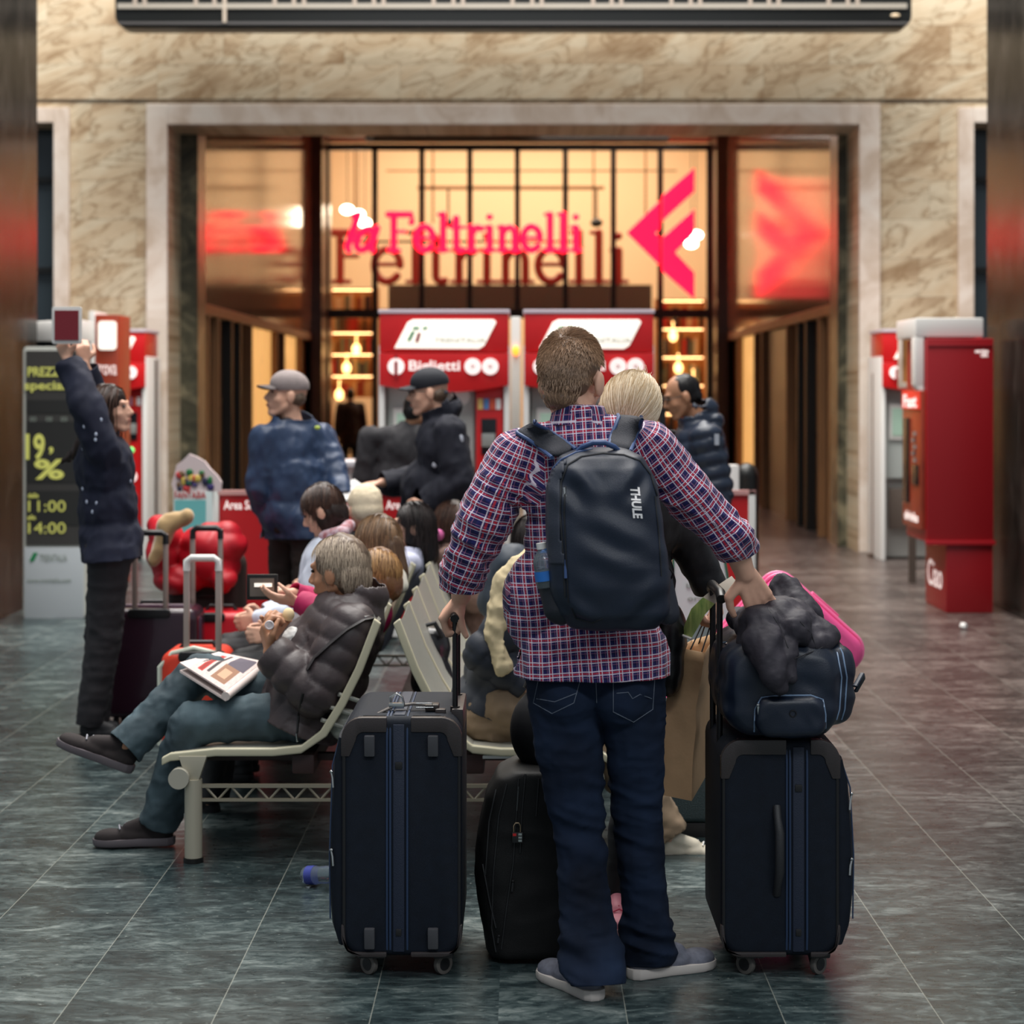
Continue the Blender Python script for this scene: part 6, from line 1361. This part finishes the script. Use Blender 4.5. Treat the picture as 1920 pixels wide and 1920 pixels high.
# left stretch pocket with bottle
pkt = blob('side_pocket', [cap(P(1032, 1078, 5.11), P(1050, 1140, 5.11), .030, .045), cap(P(1015, 1078, 5.13), P(1045, 1150, 5.13), .020, .030)], mat('stretch_pocket', (17, 22, 33), .55, bump=.3, bs=700), bp, vox=.006, it=4, disp=lambda co, no: folds(co, .003, (20, 20, 20), 305), cuts=[(P(1030, 1064, 5.11), V(-.25, 0, 1).normalized(), .1)])
blob('side_pocket', [cap(P(1238, 1075, 5.15), P(1252, 1150, 5.15), .030, .034)], mat('stretch_pocket_right', (30, 34, 46), .6, bump=.3, bs=700), bp, vox=.007, it=4, cuts=[(P(1240, 1062, 5.15), V(.25, 0, 1).normalized(), .1)])
bt_ = thing('water_bottle', 'clear plastic bottle with white cap and blue label in the backpack side pocket', 'bottle', P(1022, 1100, 5.10))
ax = (P(1014, 1016, 5.10)-P(1028, 1100, 5.10)).normalized(); b0_ = P(1028, 1100, 5.10)
def turned(rr, n=20):
    x = ax.orthogonal().normalized(); y = ax.cross(x); q = MB(); q.loft([[tuple(b0_+ax*h+x*r*math.cos(2*PI*j/n)+y*r*math.sin(2*PI*j/n)) for j in range(n)] for h, r in rr]); return q
put('body', turned([(0, .028), (.03, .031), (.045, .029), (.055, .031), (.070, .030), (.085, .024), (.098, .013), (.102, .012)]), PLA, bt_)
put('cap', turned([(.102, .0135), (.118, .0135)]), WHITE, bt_); put('label_band', turned([(.018, .0318), (.044, .0318)]), mat('bottle_blue', (40, 110, 190), .4), bt_)
# shoulder straps over the shoulders, hugging the shirt
TS = bvh([shirt]); STP = mat('strap_mesh', (54, 55, 62), .8, bump=.9, bs=330)
def strap(left, right, name):
    n = len(left); L = [hit(TS, x, y, .010) or P(x, y, 5.2) for x, y in left]; R_ = [hit(TS, x, y, .010) or P(x, y, 5.2) for x, y in right]
    L[-1] = P(*left[-1], 5.15); R_[-1] = P(*right[-1], 5.15); C_ = [hit(TS, (a[0]+b[0])/2, (a[1]+b[1])/2, .012) or (p+q_)/2 for a, b, p, q_ in zip(left, right, L, R_)]; C_[-1] = (L[-1]+R_[-1])/2
    # continue over the shoulder to the front
    L = [L[0]+V(0, .09, -.035), L[0]+V(0, .045, .006)]+L; R_ = [R_[0]+V(0, .09, -.035), R_[0]+V(0, .045, .006)]+R_; C_ = [C_[0]+V(0, .09, -.03), C_[0]+V(0, .045, .010)]+C_
    q = MB(); n = len(L); vs = [p for t3 in zip(L, C_, R_) for p in t3]; q.add(vs, [(i*3+j, i*3+j+1, i*3+j+4, i*3+j+3) for i in range(n-1) for j in range(2)])
    o = put(name, q, STP, bp, smooth=80, sub=1); md = o.modifiers.new('s', 'SOLIDIFY'); md.thickness = .010; md.offset = 0
    for E_ in (L, R_): q = MB(); q.tube([p+V(0, -.003, 0) for p in E_], .0055, 8); put('edge_piping', q, BPE, o)
strap([(970, 812), (990, 824), (1010, 838), (1035, 858)], [(1003, 794), (1030, 808), (1055, 824), (1080, 842)], 'shoulder_strap')
strap([(1160, 782), (1154, 798), (1146, 816), (1140, 840)], [(1204, 786), (1198, 804), (1190, 824), (1182, 846)], 'shoulder_strap')
q = MB(); q.tube([P(1078, 852, 5.12), P(1092, 838, 5.10), P(1112, 830, 5.09), P(1134, 830, 5.09), P(1152, 838, 5.10), P(1164, 850, 5.12)], .0075, 10); put('haul_loop', q, BPE, bp)
q = MB(); q.tube([P(1238, 1052, 5.08), P(1250, 1058, 5.07), P(1262, 1075, 5.08), P(1258, 1085, 5.09)], .0025, 6); put('side_cord', q, BLACK, bp)
# ---------------------------------------------------------------- other people, standing
SHD = dict(m=SUEDE, sole=SOLED); SHB = dict(m=BLK, sole=BLK)
def px_over(J, Y, **k):
    for a, v in k.items(): J[a] = P(v[0], v[1], v[2] if len(v) > 2 else Y)
    return J
# woman with raised arms
Y = 9.14; J = stand(kx(205, Y), Y, 1.66, -PI/2, .95)
px_over(J, Y, pel=(208, 1010), neck=(192, 822), head=(207, 769), shL=(190, 850, Y+.13), shR=(196, 848, Y-.15), elL=(186, 762, Y+.20), elR=(158, 752, Y-.16), wrL=(158, 682, Y+.12), wrR=(127, 674, Y-.06), hipL=(208, 1025, Y+.08), hipR=(206, 1025, Y-.08), knL=(190, 1200, Y+.08), knR=(196, 1195, Y-.06), anL=(178, 1352, Y+.12), anR=(168, 1355, Y-.05))
IW = human('young woman with long brown hair in a dark blue spotted jacket raising both arms', J, dict(m=mat('dark_blue_velvet', (14, 20, 44), .8, var=.15, vs=8), th=.034, len=.10, amp=.014, seed=2, sleeve=.9), dict(m=mat('charcoal_jeans', (38, 36, 40), .8, var=.12, vs=6), name='jeans', th=.028), SHB, SKIN, facing=V(1, -.12, .12), up=V(-.2, 0, 1), vox=.011,
           hands=dict(L=(V(-.1, -.1, 1), V(-.3, .6, .2), dict(curl=(.9, 1., .7))), R=(V(-.35, .1, .9), V(.3, .8, .2), dict(curl=(.9, 1., .7)))))
for i in range(16):
    p = V(kx(rnd.uniform(165, 262), Y), Y-.6, P(0, rnd.uniform(700, 985), Y).z)
    T_ = IW.setdefault('T', bvh([IW['top']])); r_ = T_.ray_cast(p, V(0, 1, 0))
    if r_[0] is not None: q = MB(); q.ball(r_[0], (.007, .003, .010), 8); put('pale_spot', q, mat('spot_%d' % i, (190, 200, 220), .6), IW['top'])
hs = hair_shell(IW, BOB+[((0, -.05, .0), (.0, -.10, -.10), .07, .06), ((.0, -.09, -.08), (.0, -.19, -.19), .055, .04), ((.0, -.19, -.19), (.0, -.28, -.23), .04, .012)], H_BR, vox=.007, amp=.005)
strands_on(IW, H_BR, hs, n=900, length=.30, w=.0022, style='long', seed=11, steps=8, facey=.35, grav=.9)
tbt = thing('tablet', 'white framed tablet with dark red screen held up by the woman with raised arms', 'tablet', P(125, 640, 9.1))
x0, x1, z0, z1 = kx(97, 9.05), kx(153, 9.05), P(0, 645, 9.05).z, P(0, 575, 9.05).z
q = MB(); q.prism(rrect(x0, x1, z0, z1, .012), 'y', 9.05, 9.062); put('case', q, WHITE, tbt, .002); q = MB(); q.box(x0+.014, x1-.014, 9.045, 9.052, z0+.018, z1-.018); put('screen', q, mat('tablet_red', (130, 36, 46), .3), tbt)
# man in grey cap
def cap_hat(I, m, brim=None):
    A = lambda p: I['head']+I['RH']@(V(*p)*I['hk']); Rn = np.array(I['RH'])
    o = blob('cap', [ell(A((0, -.010, .055)), tuple(q*I['hk'] for q in (.086, .106, .082)), Rn)], m, I['root'], vox=.008, it=3, cuts=[(A((0, 0, .030)), I['RH']@V(0, -.15, -1), .2)])
    q = MB(); rings = []
    pts = [A((.072*math.sin(t), .075+.085*math.cos(t)*(1 if abs(t) < 1.6 else 0), .040-.012*math.cos(t)-.02*abs(math.sin(t))**2)) for t in np.linspace(-1.5, 1.5, 15)]; b_ = [A((.062*math.sin(t), .066, .045-.02*abs(math.sin(t))**2)) for t in np.linspace(-1.5, 1.5, 15)]
    up_ = I['RH']@V(0, 0, .006); q.add(pts+b_+[p+up_ for p in pts]+[p+up_ for p in b_], [f for i in range(14) for f in ((i, i+1, 16+i, 15+i), (30+i, 45+i, 46+i, 31+i), (i, 30+i, 31+i, i+1), (15+i, 16+i, 46+i, 45+i))]); put('brim', q, brim or m, o, smooth=50)
    return o
Y = 10.42; J = stand(kx(556, Y), Y, 1.84, 2.36)
px_over(J, Y, head=(537, 742), neck=(548, 798))
rr = 3600/Y
J['wrL'] = P(640, 935, Y-.10); J['elL'] = P(625, 880, Y+.02); J['shL'] = P(602, 822, Y+.10); J['shR'] = P(500, 824, Y-.10); J['elR'] = P(488, 915, Y-.10); J['wrR'] = P(512, 985, Y+.02)
IG = human('older man in a light grey cap and blue rain jacket looking left', J, dict(m=BLUEJ, th=.027, len=.13, amp=.014, seed=6, collar=True), dict(m=DKTR, th=.010, flare=.02), SHD, SKIN, facing=V(-1, -.38, .14), vox=.012, glasses=False, width=1.02, belly=.03)
cap_hat(IG, mat('cap_grey', (150, 138, 136), .85, var=.08, vs=30), mat('brim_dark', (70, 60, 60), .7)); hair_shell(IG, [((0, -.045, -.005), (.074, .058, .05))], H_GR, vox=.008)
q = MB(); q.ball(IG['head']+V(0, 0, 0), .001); a = P(595, 802, Y-.12); q = MB(); q.ball(a, (.016, .008, .012), 10); put('yellow_logo', q, mat('lime_logo', (190, 210, 90), .5), IG['top'])
q = MB(); t_ = [IG['head']+IG['RH']@V(x, .075, -.17) for x in (-.03, .03)]
blob('shirt', [cap(J['neck']+V(-.02, -.03, .0), J['neck']+V(-.055, -.075, -.12), .055, .06)], mat('dark_shirt', (50, 46, 52), .8), IG['root'], vox=.01)
nw = thing('newspaper', 'folded white newspaper in the hand of the man in the grey cap', 'newspaper', P(655, 930, Y-.12))
q = MB(); q.hexa([tuple(P(*a)) for a in ((615, 918, Y-.1), (640, 945, Y-.2), (700, 930, Y-.1), (665, 905, Y+.0))]+[tuple(P(a, b-7, c)) for a, b, c in ((615, 918, Y-.1), (640, 945, Y-.2), (700, 930, Y-.1), (665, 905, Y+.0))]); put('pages', q, mat('news_white', (205, 202, 200), .7, var=.12, vs=30), nw); q = MB(); q.tube([P(640, 940, Y-.2), P(700, 926, Y-.1)], .014, 8); put('fold', q, WHITE, nw)
# man in black cap
Y = 10.62; J = stand(kx(832, Y), Y, 1.84, PI/2)
px_over(J, Y, head=(803, 737), neck=(826, 782), pel=(835, 990), shL=(842, 812, Y-.16), shR=(838, 812, Y+.17), elL=(862, 905, Y-.22), wrL=(800, 945, Y-.20), elR=(800, 900, Y+.20), wrR=(716, 905, Y+.10))
IB = human('older man in a black cap and dark navy jacket standing in profile', J, dict(m=NVWOOL, th=.036, len=.12, amp=.016, seed=8, collar=True), dict(m=BLK, th=.015), SHD, SKIN, facing=V(-1, -.10, -.05), vox=.012, glasses=True, belly=.07, width=1.05,
           hands=dict(R=(V(-1, 0, -.1), V(0, 0, -1), dict(curl=(.5, .6, .5)))))
cap_hat(IB, mat('cap_black', (34, 36, 44), .8)); hair_shell(IB, [((0, -.048, -.008), (.076, .056, .050))], H_GR, vox=.008)
for px, py, n_ in ((858, 828, 'sleeve_badge'), (805, 880, 'pocket_badge')): q = MB(); p = P(px, py, Y-.8); r_ = bvh([IB['top']]).ray_cast(p, V(0, 1, 0)); q.ball(r_[0] or p, (.014, .004, .024 if px > 850 else .016), 10); put(n_, q, mat('badge_grey', (190, 194, 206), .5), IB['top'])
# dark figure at the machine
Y = 12.7; J = stand(kx(742, Y), Y, 1.66, -.35, .95); px_over(J, Y, head=(780, 772), neck=(768, 805))
IK = human('person in a black jacket bent towards the left ticket machine, seen from behind', J, dict(m=mat('charcoal_black', (40, 38, 42), .8), th=.035, len=.08, amp=.012, seed=12), dict(m=BLK), SHB, SKIN2, facing=V(.5, 1, -.3), vox=.015, faces=False)
hair_shell(IK, SHORT, H_DK, vox=.009)
# man in puffer jacket on the right
Y = 10.5; J = stand(kx(1312, Y), Y, 1.74, PI/2+.15)
px_over(J, Y, head=(1279, 744), neck=(1310, 792), shL=(1324, 822, Y-.16), shR=(1312, 822, Y+.17), elL=(1345, 925, Y-.18), wrL=(1318, 1000, Y-.22), elR=(1275, 890, Y+.22), wrR=(1254, 824, Y+.05))
IP = human('middle aged man in a navy puffer jacket looking down beside the ticket machines', J, dict(m=PUFN, th=.042, len=.14, pattern='puffer', amp=.016, seed=14, hood=True, collar=True), dict(m=BLK, th=.01), SHD, SKIN2, facing=V(-1, -.14, -.32), vox=.012, glasses=True, brow=H_DK,
           hands=dict(R=(V(-.4, 0, .9), V(-.9, 0, -.3), dict(curl=(.8, .9, .6)))))
hair_shell(IP, [((0, -.022, .034), (.079, .092, .091)), ((0, -.05, -.015), (.072, .060, .06))], H_DK, vox=.008, amp=.002)
q = MB(); q.box(P(1335, 0, Y).x-.012, P(1335, 0, Y).x+.012, Y-.262, Y-.25, P(0, 832, Y).z, P(0, 812, Y).z); put('sleeve_badge', q, mat('badge_pale', (180, 186, 196), .5), IP['top'])
ph = thing('phone', 'black phone held near the face of the man in the puffer jacket', 'phone', P(1240, 792, Y)); q = MB(); q.box(P(1236, 0, Y).x, P(1248, 0, Y).x, Y, Y+.02, P(0, 812, Y).z, P(0, 766, Y).z); put('body', q, BLACK, ph, .004); q = MB(); q.box(P(1237, 0, Y).x, P(1247, 0, Y).x, Y-.002, Y, P(0, 808, Y).z, P(0, 770, Y).z); put('screen', q, DISP, ph)
# blonde woman embracing the man
Y = 5.93; J = stand(.30, Y, 1.66, PI, .97)
J.update(neck=P(1172, 850, 5.74), head=P(1176, 778, 5.66), pel=P(1160, 1200, 5.93), shL=P(1232, 885, 5.76), shR=P(1120, 885, 5.80), elL=P(1284, 1008, 5.86), wrL=P(1332, 1100, 5.92), elR=P(1075, 1000, 5.78), wrR=P(1110, 1050, 5.70), hipL=P(1205, 1240, 5.95), hipR=P(1110, 1240, 5.93), knL=V(.36, 5.98, .48), knR=V(.16, 5.90, .48), anL=V(.30, 5.99, .09), anR=V(.10, 5.86, .09))
IL = human('blonde woman in a black quilted jacket embracing the man, mostly hidden behind him', J, dict(m=mat('black_quilted', (26, 25, 28), .5, bump=.4, bs=26), th=.020, len=.10, amp=.010, seed=16), dict(m=BLK, th=.004), dict(m=PKS, sole=mat('pink_sole', (214, 160, 160), .6), lace=mat('rose_lace', (190, 70, 96), .6), k=.93), SKIN, facing=V(-.30, -.45, -.80), up=V(.15, -.7, .6), vox=.009,
           hands=dict(L=(V(.25, .05, -1), V(-1, -.3, 0), dict(curl=(.9, 1.2, .8)))))
sh_ = hair_shell(IL, BOB+[((0, -.06, .02), (0, -.10, -.03), .06, .045)], H_BD, vox=.006, amp=.003)
strands_on(IL, H_BD, sh_, n=3200, length=.11, w=.0013, style='back', seed=17, steps=7, zmin=-.6, facey=.7, gath=(0, -.13, .0), rad=(.086, .104, .102))
hb_ = thing('handbag', 'black leather handbag hanging at the hip of the blonde woman', 'handbag', P(1262, 1240, 5.9))
blob('bag_body', [ell(P(1258, 1190, 5.86), (.05, .09, .10)), ell(P(1255, 1240, 5.86), (.045, .09, .11))], mat('black_leather', (20, 19, 21), .4, bump=.2, bs=80), hb_, vox=.009, disp=lambda co, no: folds(co, .004, (12, 12, 12), 401))
q = MB(); q.tube([P(1250, 1140, 5.78), P(1262, 1144, 5.80), P(1276, 1152, 5.82)], .004, 8); put('zip_edge', q, mat('pale_gold', (200, 180, 140), .3, metal=.6), hb_)
# shopper inside
Y = 33.6; J = stand(kx(657, Y), Y, 1.7, .4, .98)
IS = human('shopper in a dark coat standing inside the shop behind the left glass bay', J, dict(m=mat('shopper_coat', (46, 26, 20), .8), th=.03, len=.2), dict(m=BLK), SHB, SKIN, vox=.022, faces=False); hair_shell(IS, SHORT, H_DK, vox=.014)
# ---------------------------------------------------------------- people on the bench
def hair_do(I, kind, hm, n=1200, seed=1, ln=.2, w=.0022):
    base = {'short': SHORT, 'bob': BOB, 'long': BOB+[((0, -.06, -.02), (0, -.085, -.14), .078, .070), ((.03, -.06, -.10), (.03, -.08, -.20), .055, .045), ((-.03, -.06, -.10), (-.03, -.08, -.20), .055, .045)]}[kind]
    o = hair_shell(I, base, hm, vox=.0065, amp=.004); strands_on(I, hm, o, n=n, length=ln, w=w, style='long', seed=seed, steps=8, facey=.35, part=.01); return o
# grey haired man
Y = 7.03; J = dict(k=1.03, f=V(-1, .05, 0), r=V(0, 1, 0), pel=P(586, 1318, Y), neck=P(660, 1140, Y), head=P(634, 1072, Y), shL=P(660, 1180, Y-.19), shR=P(655, 1172, Y+.17), elL=P(592, 1298, Y-.24), wrL=P(506, 1222, Y-.20), elR=P(560, 1292, Y+.22), wrR=P(530, 1200, Y+.06),
    hipL=P(572, 1338, Y-.10), hipR=P(572, 1325, Y+.09), knL=P(356, 1356, Y-.14), knR=P(375, 1262, Y+.03), anL=P(300, 1538, Y-.06), anR=P(238, 1398, Y-.10), toeL=V(-1, -.06, 0), toeR=V(-.92, -.05, .37), upfR=V(.37, 0, .92))
IM = human('grey haired man in a brown padded jacket sitting cross-legged on the first seat, eating', J, dict(m=PUFB, th=.042, len=.08, pattern='puffer', amp=.011, seed=20, name='padded_jacket', collar=True), dict(m=DENIM2, th=.010, flare=.020, amp=.007, name='jeans', split=True), dict(m=SUEDE, sole=SOLED, lace=mat('lace_grey', (150, 150, 158), .6), k=1.02), SKIN2, facing=V(-1, .36, -.10), vox=.009, belly=.05, width=1.05,
           hands=dict(L=(V(-.28, .25, .9), V(.9, .35, .1), dict(curl=(.9, 1.1, .7))), R=(V(.05, -.3, .9), V(-.4, -.8, 0), dict(curl=(.8, 1.0, .7)))))
hs = hair_shell(IM, [((0, -.018, .040), (.083, .100, .097)), ((0, -.052, -.012), (.080, .066, .085)), ((0, -.07, -.06), (.062, .045, .05))], H_GR, vox=.006, amp=.006, f=(40, 40, 18))
strands_on(IM, H_GR, hs, n=4200, length=.085, w=.0013, style='long', seed=21, steps=6, facey=.45, grav=.8, lift=.6, rad=(.084, .102, .099)); strands_on(IM, H_GR, hs, n=1500, length=.06, w=.0012, style='long', seed=22, steps=5, facey=.0, zmin=-1, rad=(.081, .067, .088), off=(0, -.052, -.014))
blob('collar_scarf', [cap(P(615, 1142, Y-.08), P(660, 1148, Y-.12), .026, .030), cap(P(660, 1148, Y-.12), P(700, 1138, Y-.02), .030, .028), cap(P(700, 1138, Y-.02), P(690, 1135, Y+.08), .028), cap(P(612, 1146, Y-.08), P(600, 1160, Y), .024)], mat('burgundy_wool', (108, 26, 38), .85, col2=(70, 30, 44), vs=30), IM['root'], vox=.008, disp=lambda co, no: folds(co, .004, (20, 20, 20), 501))
TJ2 = bvh([IM['top']]); stp = seam(TJ2, [(576, 1255), (590, 1232), (620, 1205), (650, 1180), (680, 1163), (700, 1160)], .018, 'shoulder_strap', mat('strap_dark', (34, 30, 32), .6), IM['root'], flat=.3, lift=.004)
a = hit(TJ2, 694, 1162, .012)
if a: q = MB(); q.tube([a+V(-.018, 0, .012), a+V(.014, 0, .016), a+V(.018, 0, -.022), a+V(-.012, 0, -.026)], .0032, 6, closed=True); put('strap_buckle', q, CHROME, stp)
seam(TJ2, [(568, 1300), (560, 1340), (556, 1385)], .0045, 'zipper', BLACK, IM['root']); a = hit(TJ2, 556, 1375, .008)
if a: q = MB(); q.tube([a, a+V(.003, 0, -.03)], .004, 8); put('zipper_pull', q, CHROME, IM['root'])
fd = thing('wrapped_sandwich', 'pale bread roll in crumpled white paper held by the grey haired man', 'sandwich', P(545, 1180, Y-.08))
blob('paper_wrap', [ell(P(548, 1200, Y-.10), (.035, .03, .045)), ell(P(558, 1225, Y-.10), (.025, .025, .03))], WHITE, fd, vox=.005, it=1, disp=lambda co, no: folds(co, .006, (40, 40, 40), 511)); q = MB(); q.ball(P(541, 1152, Y-.10), (.022, .022, .024)); q.ball(P(515, 1163, Y-.14), (.018, .016, .016)); put('bread', q, mat('bread', (232, 206, 160), .8), fd)
q = MB(); q.tube([P(505, 1172, Y-.245)+V(.014*math.cos(t), 0, .014*math.sin(t)) for t in np.linspace(0, 2*PI, 14)[:-1]], .003, 6, closed=True); q.ball(P(507, 1172, Y-.24), (.014, .003, .014), 12); put('white_ring', q, mat('pearl', (225, 215, 215), .3), IM['root'])
def seated(label, Y, head, hcol, kind, top, botm, facing, xs=-.70, yaw=PI/2, lean=0, k=.92, hands=None, over=None, seed=30, ln=.2, shs=None, faces=True, neck=None, up=(0, 0, 1)):
    J = sit(xs-.13 if yaw > 0 else xs+.08, Y, 1.7, yaw, .40, lean, k); hp = P(head[0], head[1], Y); d = hp-J['head']; d.y = 0
    J['head'] = hp; J['neck'] = J['neck']+d*.85+V(0, 0, 0); J['shL'] += d*.8; J['shR'] += d*.8; J['elL'] += d*.4; J['elR'] += d*.4
    if over:
        for a, v in over.items(): J[a] = P(*v)
    I = human(label, J, top, botm, shs or SHB, SKIN, facing=facing, vox=.011, hands=hands, faces=faces, group=None, up=up)
    if kind: hair_do(I, kind, hcol, seed=seed, ln=ln)
    return I, J
MAG = mat('magenta_cloth', (176, 20, 84), .7); WHC = mat('white_blue_cloth', (206, 212, 226), .7); GRC = mat('grey_melange_coat', (104, 98, 100), .85, var=.15, vs=30); LAV = mat('lavender_cloth', (196, 198, 220), .7); DNJ = mat('dark_navy_jacket', (30, 36, 48), .6, var=.1, vs=8); CRM = mat('cream_fleece', (206, 188, 150), .9)
I2, J2 = seated('woman with honey brown hair holding a tablet, sitting next to the grey haired man', 7.62, (706, 1084), H_HN, 'bob', dict(m=MAG, th=.018, amp=.010, seed=31), dict(m=BLK, th=.006), V(-1, .25, -.15), xs=-.72, k=.9, seed=31, ln=.11, shs=dict(m=BLK, sole=WHITE, lace=WHITE, k=.9),
    over=dict(wrL=(560, 1128, 7.45), wrR=(548, 1112, 7.62), elL=(645, 1165, 7.40), elR=(640, 1150, 7.75), anL=(392, 1500, 7.55), anR=(410, 1500, 7.75), knL=(420, 1330, 7.55), knR=(425, 1325, 7.72)),
    hands=dict(L=(V(-1, .0, .12), V(0, .5, .8), dict(curl=(.25, .3, .3))), R=(V(-1, .05, .25), V(0, -.2, -1), dict(curl=(.25, .35, .3)))))
tb3 = thing('tablet', 'black tablet with lit screen held by the seated woman with honey brown hair', 'tablet', P(490, 1115, 7.5))
x0, x1 = kx(463, 7.5), kx(520, 7.5); q = MB(); q.box(x0, x1, 7.5, 7.515, P(0, 1125, 7.5).z, P(0, 1077, 7.5).z); put('case', q, BLACK, tb3, .003)
q = MB(); q.box(x0+.012, x1-.012, 7.494, 7.502, P(0, 1118, 7.5).z, P(0, 1084, 7.5).z); sc_ = put('screen', q, mat('tablet_screen', (110, 100, 92), .2), tb3); q = MB(); q.box(x0+.03, x1-.02, 7.490, 7.495, P(0, 1100, 7.5).z, P(0, 1093, 7.5).z); put('screen_glow', q, SIGNW, sc_)
I3, J3 = seated('woman with long light brown hair and grey hooded coat on the bench', 8.2, (708, 1018), H_LB, 'long', dict(m=GRC, th=.03, amp=.014, seed=33, hood=True), dict(m=BLK), V(-.8, .6, -.1), xs=-.68, k=.92, seed=33, ln=.2)
blob('white_scarf', [cap(P(672, 1072, 8.1), P(745, 1078, 8.12), .05, .04), cap(P(745, 1078, 8.12), P(752, 1100, 8.1), .04, .03)], mat('white_scarf', (226, 222, 206), .85), I3['root'], vox=.010, disp=lambda co, no: folds(co, .005, (14, 14, 14), 521))
I4, J4 = seated('woman with short dark brown bob in a white top, looking down', 8.70, (606, 958), H_BR, 'bob', dict(m=WHC, th=.016, amp=.01, seed=35), dict(m=BLK), V(-1, .15, -.45), xs=-.80, k=.95, seed=35, ln=.12)
blob('patterned_scarf', [cap(P(610, 1008, 8.63), P(640, 1000, 8.57), .035, .035), cap(P(640, 1000, 8.57), P(655, 985, 8.65), .03)], mat('red_patterned', (150, 60, 60), .8, col2=(206, 190, 200), vs=40), I4['root'], vox=.010)
I5, J5 = seated('girl with straight black hair in a lavender top, face in profile to the left', 9.27, (772, 988), H_DK, 'long', dict(m=LAV, th=.018, amp=.01, seed=37), dict(m=BLK), V(-1, -.15, .1), xs=-.62, k=.94, seed=37, ln=.2)
I6, J6 = seated('girl with dark brown hair and a pink hair tie sitting beside the black haired girl', 9.6, (846, 985), H_BR, 'long', dict(m=mat('brown_patterned', (110, 84, 74), .8, var=.3, vs=30), th=.018, amp=.01, seed=39), dict(m=BLK), V(-.6, .8, 0), xs=-.30, yaw=-PI/2, k=.94, seed=39, ln=.2)
q = MB(); q.ball(P(822, 1003, 9.48), (.03, .03, .03), 10); put('hair_tie', q, mat('tie_pink', (224, 110, 170), .6), I6['root'])
I7, J7 = seated('person in a cream knitted hat sitting behind the dark haired woman', 9.84, (683, 955), None, None, dict(m=BLK, th=.03, amp=.01, seed=41), dict(m=BLK), V(-.5, .85, 0), xs=-.72, k=.94, faces=False)
hair_shell(I7, [((0, -.012, .045), (.094, .108, .098)), ((0, -.03, .0), (.092, .098, .07))], mat('cream_knit', (222, 206, 176), .9, bump=.6, bs=60), name='knitted_hat', amp=.004, vox=.009)
# right hand row, facing right
I8, J8 = seated('person in khaki trousers and cream-lined dark jacket bending forward on the right row', 7.08, (1052, 1100), H_DK, 'short', dict(m=DNJ, th=.028, len=.0, amp=.010, seed=43, pattern='puffer'), dict(m=KHAKI, th=.032, amp=.014), V(1, 0, -.5), xs=-.14, yaw=-PI/2, lean=.45, k=1.0, shs=dict(m=SWH, sole=WHITE, lace=WHITE, k=.95), faces=False,
    over=dict(pel=(912, 1330, 7.08), neck=(1000, 1120, 7.08), shL=(985, 1145, 7.25), shR=(975, 1150, 6.93), elR=(905, 1225, 6.90), wrR=(985, 1285, 6.92), elL=(960, 1260, 7.28), wrL=(1040, 1290, 7.2), knL=(1120, 1350, 7.18), knR=(1110, 1345, 6.95), anL=(1245, 1512, 7.25), anR=(1252, 1568, 6.88)))
blob('cream_lining', [cap(P(1000, 1060, 6.90), P(955, 1100, 6.88), .065, .060), cap(P(955, 1100, 6.88), P(938, 1150, 6.86), .055, .042), cap(P(938, 1150, 6.86), P(926, 1200, 6.84), .038, .030), cap(P(926, 1200, 6.84), P(945, 1250, 6.83), .028, .034)], CRM, I8['root'], vox=.009, it=3, disp=lambda co, no: folds(co, .012, (18, 18, 14), 531)+folds(co, .006, (44, 44, 40), 533))
I9, J9 = seated('person in a dark blue jacket sitting further back on the right row', 8.3, (1010, 1020), H_DK, 'short', dict(m=mat('slate_jacket', (44, 54, 66), .6, var=.1), th=.04, amp=.014, seed=45), dict(m=BLK), V(1, .2, -.2), xs=-.10, yaw=-PI/2, lean=.2, k=1.0, faces=False, over=dict(shR=(962, 1060, 8.12), elR=(935, 1130, 8.10), wrR=(1000, 1170, 8.12)))
hb2 = thing('handbag', 'glossy black handbag standing on the seats between the two rows', 'handbag', P(800, 1300, 7.7))
blob('bag_body', [ell(P(808, 1215, 7.75), (.075, .10, .095)), ell(P(812, 1275, 7.7), (.085, .11, .10))], mat('patent_black', (26, 25, 27), .28, bump=.3, bs=30), hb2, vox=.01, disp=lambda co, no: folds(co, .009, (9, 9, 9), 541))
q = MB(); q.tube([P(785, 1200, 7.68), P(790, 1175, 7.66), P(815, 1168, 7.66), P(830, 1195, 7.68)], .010, 8); put('bag_handle', q, BLK, hb2)
